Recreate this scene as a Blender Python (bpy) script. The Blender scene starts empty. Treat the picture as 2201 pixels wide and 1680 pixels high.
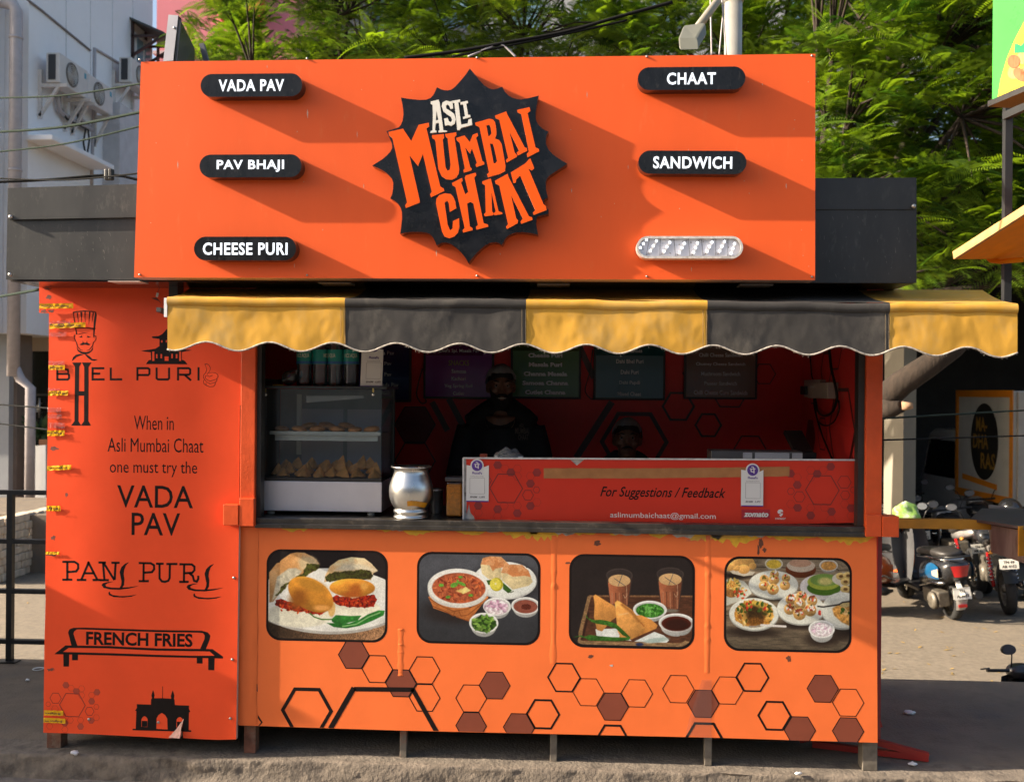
import bpy, bmesh, math, random
import numpy as np
from mathutils import Vector, Matrix, Euler, noise
from mathutils.geometry import tessellate_polygon
R = math.radians
random.seed(7)
rng = np.random.default_rng(7)
sc = bpy.context.scene
col = sc.collection

# ------------------------------------------------------------------ camera
FPX, CX, CY = 2140.0, 1100.5, 840.0       # focal length and centre on a 2201 px wide picture
YAW, ROLL, DIST, HCAM = 0.0535, 0.008, 4.864, 1.815
fwd = Vector((-math.sin(YAW), math.cos(YAW), 0))
rgt0 = Vector((math.cos(YAW), math.sin(YAW), 0))
up0 = Vector((0, 0, 1))
rgt = rgt0 * math.cos(ROLL) + up0 * math.sin(ROLL)
upv = -rgt0 * math.sin(ROLL) + up0 * math.cos(ROLL)
CAM = Vector((0, -DIST, HCAM))
cd = bpy.data.cameras.new('camera'); cd.sensor_width = 36; cd.lens = 36 * FPX / 2201
cd.clip_start = 0.05; cd.clip_end = 500
cd.dof.use_dof = True; cd.dof.focus_distance = 4.9; cd.dof.aperture_fstop = 4.0
co = bpy.data.objects.new('camera', cd); col.objects.link(co); sc.camera = co
co.matrix_world = Matrix(((rgt.x, upv.x, -fwd.x, CAM.x), (rgt.y, upv.y, -fwd.y, CAM.y), (rgt.z, upv.z, -fwd.z, CAM.z), (0, 0, 0, 1)))

# ------------------------------------------------------------------ light
SUN = Vector((0.40, 0.058, -0.187)).normalized()      # the way the light travels
EL = math.asin(-SUN.z); AZ = math.atan2(-SUN.x, -SUN.y)  # azimuth of the sun from +Y, clockwise
w = bpy.data.worlds.new("World"); sc.world = w; w.use_nodes = True
nt = w.node_tree
sky = nt.nodes.new('ShaderNodeTexSky'); sky.sky_type = 'NISHITA'; sky.sun_disc = False
sky.sun_elevation = EL; sky.sun_rotation = AZ; sky.air_density = 1.0; sky.dust_density = 4.0; sky.ozone_density = 1.0
nt.links.new(sky.outputs[0], nt.nodes['Background'].inputs[0]); nt.nodes['Background'].inputs[1].default_value = 0.10
sd = bpy.data.lights.new('sun', 'SUN'); sd.energy = 5.0; sd.angle = R(0.5); sd.color = (1.0, 0.86, 0.68)
so = bpy.data.objects.new('sun', sd); col.objects.link(so)
so.rotation_euler = (-SUN).to_track_quat('Z', 'Y').to_euler()
vs = sc.view_settings; vs.view_transform = 'Standard'; vs.look = 'None'; vs.gamma = 1; vs.exposure = 1.44; vs.use_curve_mapping = False
sc.cycles.max_bounces = 6; sc.cycles.transparent_max_bounces = 12; sc.cycles.use_denoising = True
sc.cycles.caustics_reflective = False; sc.cycles.caustics_refractive = False

# ------------------------------------------------------------------ picture <-> place
def ray(px, py):
    return rgt * ((px - CX) / FPX) + upv * ((CY - py) / FPX) + fwd
def at(px, py, Y):
    d = ray(px, py); return CAM + d * ((Y + DIST) / d.y)
def atX(px, py, X):
    d = ray(px, py); return CAM + d * (X / d.x)
def atZ(px, py, Z):
    d = ray(px, py); return CAM + d * ((Z - HCAM) / d.z)
def proj(p):
    v = Vector(p) - CAM; dd = v.dot(fwd)
    return CX + FPX * v.dot(rgt) / dd, CY - FPX * v.dot(upv) / dd
def S(c):
    return tuple((x / 255 / 12.92 if x / 255 <= .04045 else ((x / 255 + .055) / 1.055) ** 2.4) for x in c)

# ------------------------------------------------------------------ objects
ROOT = {}
def link(o, parent=None):
    col.objects.link(o)
    if parent is not None:
        o.parent = parent
        if parent.name in ROOT:
            o.matrix_parent_inverse = Matrix.Translation(-ROOT[parent.name])
    return o
def tag(o, label, cat, group=None, kind=None):
    if label: o['label'] = label
    if cat: o['category'] = cat
    if group: o['group'] = group
    if kind: o['kind'] = kind
    return o
def thing(name, label, cat, loc=None, group=None):
    o = bpy.data.objects.new(name, None); o.empty_display_size = .1
    col.objects.link(o)
    if loc is not None:
        o.location = loc; ROOT[o.name] = Vector(loc)
    return tag(o, label, cat, group)
def copy_tree(o, parent=None):
    c = o.copy(); col.objects.link(c)
    if parent is not None: c.parent = parent
    for ch in list(o.children): copy_tree(ch, c)
    return c
def structure(o):
    o['kind'] = 'structure'; return o

class MB:
    def __init__(self): self.v = []; self.f = []; self.m = []; self.sm = []
    def add(self, vs_, fs, mi=0, smooth=False):
        b = len(self.v); self.v.extend([tuple(x) for x in vs_])
        for f in fs: self.f.append(tuple(i + b for i in f)); self.m.append(mi); self.sm.append(smooth)
        return self
    def box(self, x0, x1, y0, y1, z0, z1, mi=0, mtx=None):
        vs_ = [Vector((x, y, z)) for x in (x0, x1) for y in (y0, y1) for z in (z0, z1)]
        if mtx: vs_ = [mtx @ p for p in vs_]
        return self.add(vs_, [(0, 1, 3, 2), (4, 6, 7, 5), (0, 4, 5, 1), (2, 3, 7, 6), (0, 2, 6, 4), (1, 5, 7, 3)], mi)
    def bar(self, a, b, wx, wz, mi=0, up=(0, 0, 1)):
        a, b = Vector(a), Vector(b); d = (b - a).normalized(); s = d.cross(Vector(up))
        if s.length < 1e-4: s = d.cross(Vector((0, 1, 0)))
        s.normalize(); t = s.cross(d)
        vs_ = [p + s * (i * wx / 2) + t * (j * wz / 2) for p in (a, b) for i, j in ((-1, -1), (1, -1), (1, 1), (-1, 1))]
        return self.add(vs_, [(3, 2, 1, 0), (4, 5, 6, 7), (0, 1, 5, 4), (1, 2, 6, 5), (2, 3, 7, 6), (3, 0, 4, 7)], mi)
    def poly(self, loops, y0, y1=None, mi=0, mi_side=None, T=None):
        """loops: outer loop + holes of (x, z); front face at y0, sides and back to y1"""
        T = T or (lambda x, y, z: Vector((x, y, z)))
        loops = [[(float(a), float(b)) for a, b in l] for l in loops]
        tri = tessellate_polygon([[Vector((a, b, 0)) for a, b in l] for l in loops])
        flat = [p for l in loops for p in l]
        fr = [T(a, y0, b) for a, b in flat]
        def orient(t):
            (ax, az), (bx, bz), (cx, cz) = (flat[i] for i in t)
            return tuple(t) if (bx - ax) * (cz - az) - (bz - az) * (cx - ax) > 0 else tuple(reversed(t))
        tri = [orient(t) for t in tri]
        self.add(fr, tri, mi)
        if y1 is not None:
            self.add([T(a, y1, b) for a, b in flat], [tuple(reversed(t)) for t in tri], mi if mi_side is None else mi_side)
            for l in loops:
                n = len(l)
                ar = sum(l[i][0] * l[(i + 1) % n][1] - l[(i + 1) % n][0] * l[i][1] for i in range(n))
                vs_ = [T(a, y0, b) for a, b in l] + [T(a, y1, b) for a, b in l]
                hole = l is not loops[0]
                fs = []
                for i in range(n):
                    j = (i + 1) % n
                    q = (i, i + n, j + n, j)
                    if (ar < 0) != hole: q = tuple(reversed(q))
                    fs.append(q)
                self.add(vs_, fs, mi if mi_side is None else mi_side)
        return self
    def tube(self, pts, r, n=8, mi=0, caps=True, smooth=True):
        pts = [Vector(p) for p in pts]; m = len(pts)
        rs = r if isinstance(r, (list, tuple)) else [r] * m
        vs_ = []; prev = None
        for i, p in enumerate(pts):
            d = (pts[min(i + 1, m - 1)] - pts[max(i - 1, 0)])
            d = d.normalized() if d.length > 1e-9 else Vector((0, 0, 1))
            if prev is None:
                s = d.cross(Vector((0, 0, 1)))
                if s.length < .05: s = d.cross(Vector((0, 1, 0)))
            else:
                s = prev - d * prev.dot(d)
            s.normalize(); prev = s; t = d.cross(s)
            for k in range(n):
                a = 2 * math.pi * k / n
                vs_.append(p + (s * math.cos(a) + t * math.sin(a)) * rs[i])
        fs = [(i * n + k, i * n + (k + 1) % n, (i + 1) * n + (k + 1) % n, (i + 1) * n + k) for i in range(m - 1) for k in range(n)]
        self.add(vs_, fs, mi, smooth)
        if caps:
            b = len(self.v) - len(vs_)
            self.f.append(tuple(b + k for k in reversed(range(n)))); self.m.append(mi); self.sm.append(False)
            self.f.append(tuple(b + (m - 1) * n + k for k in range(n))); self.m.append(mi); self.sm.append(False)
        return self
    def lathe(self, prof, c, n=24, mi=0, smooth=True, mtx=None, closed=True):
        c = Vector(c); vs_ = []
        for (r, z) in prof:
            for k in range(n):
                a = 2 * math.pi * k / n
                p = Vector((r * math.cos(a), r * math.sin(a), z))
                vs_.append(c + (mtx @ p if mtx else p))
        fs = [(i * n + k, i * n + (k + 1) % n, (i + 1) * n + (k + 1) % n, (i + 1) * n + k) for i in range(len(prof) - 1) for k in range(n)]
        if closed:
            fs.append(tuple(reversed(range(n)))); fs.append(tuple((len(prof) - 1) * n + k for k in range(n)))
        return self.add(vs_, fs, mi, smooth)
    def ball(self, c, r, nu=16, nv=10, mi=0, mtx=None, fn=None):
        c = Vector(c); rx, ry, rz = (r, r, r) if not isinstance(r, (tuple, list)) else r
        vs_ = []; fs = []
        for j in range(nv + 1):
            th = math.pi * j / nv
            for i in range(nu):
                ph = 2 * math.pi * i / nu
                p = Vector((rx * math.sin(th) * math.cos(ph), ry * math.sin(th) * math.sin(ph), rz * math.cos(th)))
                if fn: p = fn(p)
                if mtx: p = mtx @ p
                vs_.append(c + p)
        for j in range(nv):
            for i in range(nu):
                a, b = j * nu + i, j * nu + (i + 1) % nu
                fs.append((a, a + nu, b + nu, b))
        return self.add(vs_, fs, mi, True)
    def grid(self, nu, nv, fn, mi=0, smooth=True):
        vs_ = [fn(i / nu, j / nv) for j in range(nv + 1) for i in range(nu + 1)]
        fs = [(j * (nu + 1) + i, j * (nu + 1) + i + 1, (j + 1) * (nu + 1) + i + 1, (j + 1) * (nu + 1) + i) for j in range(nv) for i in range(nu)]
        return self.add(vs_, fs, mi, smooth)
    def build(self, name, mats, parent=None, bevel=0, weld=False, subsurf=0):
        me = bpy.data.meshes.new(name)
        me.from_pydata(self.v, [], self.f)
        if not isinstance(mats, (list, tuple)): mats = [mats]
        for m_ in mats: me.materials.append(m_)
        me.polygons.foreach_set('material_index', self.m)
        me.polygons.foreach_set('use_smooth', self.sm)
        me.update()
        if weld:
            bm = bmesh.new(); bm.from_mesh(me); bmesh.ops.remove_doubles(bm, verts=bm.verts, dist=weld); bm.to_mesh(me); bm.free()
        o = bpy.data.objects.new(name, me)
        if bevel:
            md = o.modifiers.new('edge', 'BEVEL'); md.width = bevel; md.segments = 2; md.limit_method = 'ANGLE'; md.angle_limit = R(40)
        if subsurf:
            md = o.modifiers.new('smooth', 'SUBSURF'); md.levels = subsurf; md.render_levels = subsurf
        return link(o, parent)

# ------------------------------------------------------------------ materials
def _nd(nt, typ, **kw):
    n = nt.nodes.new(typ)
    for k, v in kw.items(): setattr(n, k, v)
    return n
MATS = {}
def M(name, col_, rough=.5, metal=0., var=.12, scale=4., bump=0., bscale=40., spec=.5, detail=6., var2=0., stretch=(1, 1, 1), tint=None, coat=0., thr=None):
    """principled paint with cloudy wear, optional second stain colour (tint, thr) and bump"""
    if name in MATS: return MATS[name]
    m = bpy.data.materials.new(name); m.use_nodes = True; nt = m.node_tree; b = nt.nodes['Principled BSDF']
    b.inputs['Roughness'].default_value = rough; b.inputs['Metallic'].default_value = metal
    b.inputs['Specular IOR Level'].default_value = spec; b.inputs['Coat Weight'].default_value = coat
    tc = _nd(nt, 'ShaderNodeTexCoord'); mp = _nd(nt, 'ShaderNodeMapping'); mp.inputs['Scale'].default_value = stretch
    nt.links.new(tc.outputs['Object'], mp.inputs[0])
    no = _nd(nt, 'ShaderNodeTexNoise'); no.inputs['Scale'].default_value = scale; no.inputs['Detail'].default_value = detail; no.inputs['Roughness'].default_value = .62
    nt.links.new(mp.outputs[0], no.inputs['Vector'])
    rp = _nd(nt, 'ShaderNodeValToRGB')
    c0 = [max(0, x * (1 - var)) for x in col_]; c1 = [min(1, x * (1 + var)) for x in col_]
    rp.color_ramp.elements[0].position = .32; rp.color_ramp.elements[1].position = .68
    rp.color_ramp.elements[0].color = (*c0, 1); rp.color_ramp.elements[1].color = (*c1, 1)
    nt.links.new(no.outputs[0], rp.inputs[0]); out = rp.outputs[0]
    if tint is not None:
        n2 = _nd(nt, 'ShaderNodeTexNoise'); n2.inputs['Scale'].default_value = (thr or (0, 0, 9))[2]; n2.inputs['Detail'].default_value = 8; n2.inputs['Roughness'].default_value = .7
        nt.links.new(mp.outputs[0], n2.inputs['Vector'])
        r2 = _nd(nt, 'ShaderNodeValToRGB'); r2.color_ramp.elements[0].position = thr[0]; r2.color_ramp.elements[1].position = thr[1]
        nt.links.new(n2.outputs[0], r2.inputs[0])
        mx = _nd(nt, 'ShaderNodeMix', data_type='RGBA'); nt.links.new(r2.outputs[0], mx.inputs[0]); nt.links.new(out, mx.inputs[6]); mx.inputs[7].default_value = (*tint, 1)
        out = mx.outputs[2]
    nt.links.new(out, b.inputs['Base Color'])
    rr = _nd(nt, 'ShaderNodeMapRange'); rr.inputs[3].default_value = max(.03, rough - .08); rr.inputs[4].default_value = min(1, rough + .08)
    nt.links.new(no.outputs[0], rr.inputs[0]); nt.links.new(rr.outputs[0], b.inputs['Roughness'])
    if bump:
        nb = _nd(nt, 'ShaderNodeTexNoise'); nb.inputs['Scale'].default_value = bscale; nb.inputs['Detail'].default_value = 5
        nt.links.new(mp.outputs[0], nb.inputs['Vector'])
        bp = _nd(nt, 'ShaderNodeBump'); bp.inputs['Strength'].default_value = 1.0; bp.inputs['Distance'].default_value = bump
        nt.links.new(nb.outputs[0], bp.inputs['Height']); nt.links.new(bp.outputs[0], b.inputs['Normal'])
    MATS[name] = m; return m
def emit(name, col_, s):
    m = bpy.data.materials.new(name); m.use_nodes = True; b = m.node_tree.nodes['Principled BSDF']
    b.inputs['Base Color'].default_value = (*[min(.8, c) for c in col_], 1); b.inputs['Emission Color'].default_value = (*col_, 1); b.inputs['Emission Strength'].default_value = s
    return m
def glass(name, tint=(1, 1, 1), refl=1.0, rough=.02, haze=0.):
    m = bpy.data.materials.new(name); m.use_nodes = True; nt = m.node_tree; nt.nodes.clear()
    o = _nd(nt, 'ShaderNodeOutputMaterial'); t = _nd(nt, 'ShaderNodeBsdfTransparent'); t.inputs[0].default_value = (*tint, 1)
    g = _nd(nt, 'ShaderNodeBsdfGlossy'); g.inputs['Roughness'].default_value = rough
    fr = _nd(nt, 'ShaderNodeFresnel'); fr.inputs[0].default_value = 1.5
    mu = _nd(nt, 'ShaderNodeMath', operation='MULTIPLY'); mu.inputs[1].default_value = refl; nt.links.new(fr.outputs[0], mu.inputs[0])
    mx = _nd(nt, 'ShaderNodeMixShader'); nt.links.new(mu.outputs[0], mx.inputs[0]); nt.links.new(t.outputs[0], mx.inputs[1]); nt.links.new(g.outputs[0], mx.inputs[2])
    last = mx
    if haze:
        df = _nd(nt, 'ShaderNodeBsdfDiffuse'); df.inputs[0].default_value = (.5, .5, .52, 1)
        m2 = _nd(nt, 'ShaderNodeMixShader'); m2.inputs[0].default_value = haze
        nt.links.new(mx.outputs[0], m2.inputs[1]); nt.links.new(df.outputs[0], m2.inputs[2]); last = m2
    nt.links.new(last.outputs[0], o.inputs[0]); return m
def vcol(name, rough=.5):
    """printed picture: colour comes from the mesh's own printed-ink attribute"""
    m = bpy.data.materials.new(name); m.use_nodes = True; nt = m.node_tree; b = nt.nodes['Principled BSDF']
    a = _nd(nt, 'ShaderNodeAttribute', attribute_name='ink'); nt.links.new(a.outputs[0], b.inputs['Base Color']); b.inputs['Roughness'].default_value = rough; b.inputs['Specular IOR Level'].default_value = .2
    return m
def leafmat(name, c1, c2, tr):
    m = bpy.data.materials.new(name); m.use_nodes = True; nt = m.node_tree; b = nt.nodes['Principled BSDF']; o = nt.nodes['Material Output']
    gi = _nd(nt, 'ShaderNodeAttribute', attribute_name='ink')
    rp = _nd(nt, 'ShaderNodeValToRGB'); rp.color_ramp.elements[0].color = (*c1, 1); rp.color_ramp.elements[1].color = (*c2, 1)
    nt.links.new(gi.outputs[2], rp.inputs[0]); nt.links.new(rp.outputs[0], b.inputs['Base Color']); b.inputs['Roughness'].default_value = .38; b.inputs['Specular IOR Level'].default_value = .45
    t = _nd(nt, 'ShaderNodeBsdfTranslucent')
    hs = _nd(nt, 'ShaderNodeMix', data_type='RGBA', blend_type='MULTIPLY'); hs.inputs[0].default_value = 1; hs.inputs[7].default_value = (*tr, 1); nt.links.new(rp.outputs[0], hs.inputs[6]); nt.links.new(hs.outputs[2], t.inputs[0])
    mx = _nd(nt, 'ShaderNodeMixShader'); mx.inputs[0].default_value = .5; nt.links.new(b.outputs[0], mx.inputs[1]); nt.links.new(t.outputs[0], mx.inputs[2]); nt.links.new(mx.outputs[0], o.inputs[0])
    return m

# ------------------------------------------------------------------ lettering and flat prints
def text_geo(s, bold=0., shear=0., spacing=1., res=3):
    c = bpy.data.curves.new('lettering', 'FONT'); c.body = s; c.size = 1; c.offset = bold; c.shear = shear; c.space_character = spacing; c.resolution_u = res
    o = bpy.data.objects.new('lettering', c); me = bpy.data.meshes.new_from_object(o)
    n = len(me.vertices); a = np.empty(n * 3); me.vertices.foreach_get('co', a); a = a.reshape(-1, 3)
    fs = [tuple(p.vertices) for p in me.polygons]
    bpy.data.objects.remove(o); bpy.data.curves.remove(c); bpy.data.meshes.remove(me)
    return a[:, :2].copy(), fs
def text_into(mb, s, x0, z0, x1, z1, y, mi=0, bold=0., shear=0., spacing=1., depth=0., flip=False, T=None, res=3):
    """lay the words s into the box (x0,z0)-(x1,z1) on the plane y"""
    T = T or (lambda x, yy, z: Vector((x, yy, z)))
    a, fs = text_geo(s, bold, shear, spacing, res)
    lo, hi = a.min(0), a.max(0); u = (a - lo) / (hi - lo)
    if flip: u = 1 - u
    P = [T(x0 + (x1 - x0) * p[0], y, z0 + (z1 - z0) * p[1]) for p in u]
    mb.add(P, fs, mi)
    if depth:   # raised letters: side walls along the boundary edges
        cnt = {}
        for f in fs:
            for i in range(len(f)):
                e = (f[i], f[(i + 1) % len(f)]); k = (min(e), max(e)); cnt[k] = None if k in cnt else e
        for e in cnt.values():
            if e:
                q0, q1 = u[e[0]], u[e[1]]
                A, B = (T(x0 + (x1 - x0) * q[0], y, z0 + (z1 - z0) * q[1]) for q in (q0, q1))
                A2, B2 = (T(x0 + (x1 - x0) * q[0], y + depth, z0 + (z1 - z0) * q[1]) for q in (q0, q1))
                mb.add([A, A2, B2, B], [(0, 1, 2, 3)], mi)
    return mb
def qbox(x0, y0, x1, y1, Y):
    a, b = at(x0, y1, Y), at(x1, y0, Y)
    return a.x, a.z, b.x, b.z
def qtext(mb, s, x0, y0, x1, y1, Y, **k):
    """words filling a picture-measured box on the plane Y (baseline stays level in the place)"""
    c = at((x0 + x1) / 2, (y0 + y1) / 2, Y); l = at(x0, (y0 + y1) / 2, Y); r_ = at(x1, (y0 + y1) / 2, Y)
    t, b = at((x0 + x1) / 2, y0, Y), at((x0 + x1) / 2, y1, Y)
    hz = (t.z - b.z) / 2
    return text_into(mb, s, l.x, c.z - hz, r_.x, c.z + hz, Y, **k)
def QP(pts, Y):
    r_ = [at(x, y, Y) for x, y in pts]; return [(p.x, p.z) for p in r_]
def stroke_xz(mb, pts, w_, y, mi=0, closed=False, taper=None):
    """flat painted stroke along (x,z) points with mitred joints"""
    pts = [Vector((a, b)) for a, b in pts]; n = len(pts)
    L, Rr = [], []
    for i in range(n):
        p = pts[i]
        a = pts[(i - 1) % n] if (closed or i > 0) else None
        b = pts[(i + 1) % n] if (closed or i < n - 1) else None
        d1 = (p - a).normalized() if a is not None else None
        d2 = (b - p).normalized() if b is not None else None
        if d1 is None: d1 = d2
        if d2 is None: d2 = d1
        n1, n2 = Vector((-d1.y, d1.x)), Vector((-d2.y, d2.x))
        m = (n1 + n2); m = m.normalized() if m.length > 1e-6 else n1
        k = 1 / max(.45, m.dot(n1)); ww = (taper[i] if taper else w_) / 2
        L.append(p + m * ww * k); Rr.append(p - m * ww * k)
    vs_ = [(q.x, y, q.y) for q in L] + [(q.x, y, q.y) for q in Rr]
    fs = [(i, i + n, (i + 1) % n + n, (i + 1) % n) for i in range(n if closed else n - 1)]
    mb.add(vs_, fs, mi)
def clip_below(poly, line):
    """keep the part of a convex (x,z) polygon above the line ((x,z),(x,z))"""
    (ax, az), (bx, bz) = line
    f = lambda p: (p[1] - az) - (bz - az) / (bx - ax) * (p[0] - ax)
    out = []
    for i in range(len(poly)):
        p, q = poly[i], poly[(i + 1) % len(poly)]; fp, fq = f(p), f(q)
        if fp >= 0: out.append(p)
        if (fp >= 0) != (fq >= 0):
            t = fp / (fp - fq); out.append((p[0] + (q[0] - p[0]) * t, p[1] + (q[1] - p[1]) * t))
    return out
def hexagon(mb, cx, cz, r, y, th=0., mi_line=0, mi_fill=None, line=None, sx=1., T=None):
    T = T or (lambda a, b, c: (a, b, c))
    P = [(cx + sx * r * math.cos(k * math.pi / 3), cz + r * math.sin(k * math.pi / 3)) for k in range(6)]
    def put(poly, yy, mi):
        if line: poly = clip_below(poly, line)
        if len(poly) >= 3: mb.add([T(a, yy, b) for a, b in poly], [tuple(range(len(poly)))], mi)
    if mi_fill is not None: put(P, y, mi_fill)
    if th:
        k_ = 1 - th / r
        for k in range(6):
            a, b = P[k], P[(k + 1) % 6]
            c, d = ((cx + (p[0] - cx) * k_, cz + (p[1] - cz) * k_) for p in (b, a))
            put([a, b, c, d], y - .0002, mi_line)
def rrect(x0, z0, x1, z1, r, n=6):
    pts = []
    for cx, cz, a0 in ((x1 - r, z1 - r, 0), (x0 + r, z1 - r, 90), (x0 + r, z0 + r, 180), (x1 - r, z0 + r, 270)):
        for k in range(n + 1):
            a = R(a0 + 90 * k / n); pts.append((cx + r * math.cos(a), cz + r * math.sin(a)))
    return pts
def pill(x0, z0, x1, z1, n=14): return rrect(x0, z0, x1, z1, (z1 - z0) / 2 * .999, n)
def ZM(ox, oy, s): return lambda x, y: ((ox + x / s) * .53735, (oy + y / s) * .53735)
def zq(z, pts): return [z(*p) for p in pts]
zLogo = ZM(1400, 200, 1.768); z3 = ZM(0, 1100, 1.68); z4 = ZM(0, 2000, 1.4918); z5 = ZM(1000, 1350, 2.1); z6 = ZM(1800, 1350, 2.1); z7 = ZM(2600, 1350, 2.1)
zB = ZM(900, 2100, 1.6373); zC = ZM(1900, 2100, 1.2947); zF = ZM(150, 1200, 2.7513); zG = ZM(150, 2200, 2.1); zAw = ZM(650, 1120, 2.5894)
zl = ZM(700, 220, 1.9083); zr = ZM(2450, 220, 1.9083); zAC = ZM(0, 0, 2.1); zMon = ZM(600, 0, 4.402); zRail = ZM(0, 1150, 1.0839); zR = ZM(3450, 1350, 2.1006)
zGr = ZM(3700, 0, 2.4); zLamp = ZM(2600, 0, 3.1443); zSock = ZM(3100, 1400, 2.8); zBike = ZM(3500, 2050, 3.3607); zTop = ZM(600, 0, 1.1005)

# ------------------------------------------------------------------ the setting
ORANGE = (.80, .115, .022)
m_sign = M('signboard_orange', (.84, .116, .024), rough=.42, spec=.22, var=.05, scale=2.5, bump=.0006, bscale=9, tint=(.80, .20, .07), thr=(.60, .95, 22), stretch=(1, 1, .25))
m_panel = M('side_panel_vinyl', (.86, .082, .022), rough=.4, spec=.25, var=.06, scale=3, bump=.0016, bscale=6, tint=(.6, .10, .04), thr=(.66, .95, 30))
m_counter = M('counter_vinyl', (.82, .168, .042), rough=.42, spec=.25, var=.05, scale=3, bump=.0012, bscale=7, tint=(.62, .16, .06), thr=(.64, .9, 25))
m_post = M('post_paint', (.62, .075, .012), rough=.38, var=.15, scale=6, bump=.001, bscale=60, tint=(.16, .05, .02), thr=(.66, .76, 24))
m_black = M('fascia_black', (.024, .023, .022), rough=.42, var=.3, scale=6, tint=(.12, .11, .095), thr=(.56, .95, 28), bump=.0006, bscale=12, stretch=(1, 1, .4))
m_ink = M('print_black', (.009, .006, .006), rough=.5, spec=.15, var=.2, scale=30)
m_brownprint = M('print_brown', (.20, .045, .022), rough=.42, var=.08, scale=8)
m_redin = M('interior_red', (.74, .042, .036), rough=.35, spec=.25, var=.08, scale=4)
m_redpr = M('interior_print_dark', (.055, .012, .012), rough=.4, var=.1)
m_redpr2 = M('interior_print_brown', (.16, .016, .016), rough=.4, var=.1)
m_dark = M('dark_frame', (.018, .016, .015), rough=.45, var=.3, scale=14, tint=(.10, .045, .025), thr=(.62, .8, 16))
m_conc = M('concrete', (.185, .145, .105), rough=.95, var=.22, scale=7, bump=.006, bscale=70, tint=(.10, .09, .08), thr=(.5, .75, 3.5), detail=9)
m_curb = M('kerb_concrete', (.165, .135, .105), rough=.97, var=.3, scale=16, bump=.006, bscale=60, tint=(.075, .06, .048), thr=(.5, .7, 9), detail=9)
m_road = M('road_asphalt', (.195, .16, .118), rough=.95, var=.2, scale=18, bump=.004, bscale=160, tint=(.25, .205, .15), thr=(.5, .8, 2.2), detail=9)
m_legs = M('leg_rust', (.17, .062, .035), rough=.7, var=.4, scale=18, tint=(.22, .17, .12), thr=(.5, .7, 12), bump=.001)
m_legg = M('leg_grey', (.14, .12, .095), rough=.75, var=.35, scale=20, tint=(.20, .05, .02), thr=(.56, .72, 10), bump=.001)
m_steel = M('steel', (.60, .59, .57), rough=.30, metal=1, var=.06, scale=9, bump=.0004, bscale=14)
m_dsteel = M('dull_steel', (.42, .41, .40), rough=.4, metal=.9, var=.15, scale=12)
m_white = M('white_paint', (.74, .74, .73), rough=.5, var=.05)
m_lit = emit('lit_letters', (.74, .81, 1.0), .34)
m_led = emit('led_diode', (.85, .92, 1.0), 1.1)

def ground_patch(name, x0, x1, y0, y1, z, mat, nx=2, ny=2, fn=None):
    mb = MB(); mb.grid(nx, ny, lambda u, v: (x0 + (x1 - x0) * u, y0 + (y1 - y0) * v, z + (fn(x0 + (x1 - x0) * u, y0 + (y1 - y0) * v) if fn else 0)))
    o = mb.build(name, mat); return structure(o)
ROADZ = -.85
ground_patch('road', -120, 120, 1.4, 200, ROADZ, m_road)
ground_patch('street', -120, 120, -60, .3, -.115, M('street_surface', (.185, .165, .14), rough=.96, var=.22, scale=9, bump=.006, bscale=110, tint=(.10, .09, .078), thr=(.45, .8, 1.4)), 2, 2)
# raised pavement with a rough broken kerb
mb = MB()
def kerb(u, v):
    x = -3.2 + 7.2 * u
    n1 = noise.fractal(Vector((x * 5, v * 2.2, 0)), 1, 2, 6) * .009; n2 = noise.fractal(Vector((x * 22, v * 9, 3)), 1, 2, 4) * .006
    if v < .4:                                    # front face
        t = v / .4; y = -.085 + .03 * t; z = -.13 + .125 * t
        ch = max(0, noise.noise(Vector((x * 3.1, z * 9, 7)))) * .03
        return (x, y + n1 + n2 + ch, z + n2 * .4)
    t = (v - .4) / .6; y = -.055 + .20 * t
    return (x, y + (n1 + n2) * (1 - t), .0 + (n1 * .5 + n2 * .5 - .006) * (1 - t) - .002 * t)
mb.grid(420, 26, kerb)
mb.box(-120, -3.2, -.07, .145, -.13, -.002); mb.box(4.0, 120, -.07, .145, -.13, -.002)
structure(mb.build('kerb', m_curb))
mb = MB(); mb.grid(160, 60, lambda u, v: (-6 + 12 * u, .14 + 1.46 * v, .003 * noise.noise(Vector((u * 30, v * 12, 1))) - .002))
mb.box(-120, -6, .14, 1.6, -.02, -.002); mb.box(6, 120, .14, 1.6, -.02, -.002)
mb.box(-120, 120, 1.59, 1.62, -.9, -.004)
structure(mb.build('pavement', m_conc))

# ------------------------------------------------------------------ the kiosk
kiosk = thing('food_kiosk', 'orange street food kiosk with printed panels, open serving window and black roof fascia', 'kiosk', (0, .7, .14))
YW = 0.0
# left printed panel
zA = ZM(0, 0, 1.4)
edge = [(105, 617)]
P = [(84, 616), (300, 616), (548, 617), (548, 868), (515.5, 870), (514, 1100), (510, 1400), (507.5, 1588)]
bot = [(470, 1589), (440, 1588), (405, 1586), (394, 1585), (392, 1560), (388, 1583), (360, 1586), (320, 1583), (260, 1580), (180, 1576), (93, 1573.6)]
lef = [(94, 1500), (95.5, 1380), (98, 1290), (97, 1240), (99.5, 1100), (101.5, 1000), (103, 880), (104.5, 790), (105, 700), (105, 673), (84, 672)]
outl = QP(P + bot + lef, -.03); outl.reverse()
mb = MB(); mb.poly([outl], -.030, -.006, 0, 1)
side = mb.build('side_panel', [m_panel, M('panel_edge', (.55, .42, .36), rough=.7)], kiosk)
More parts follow.
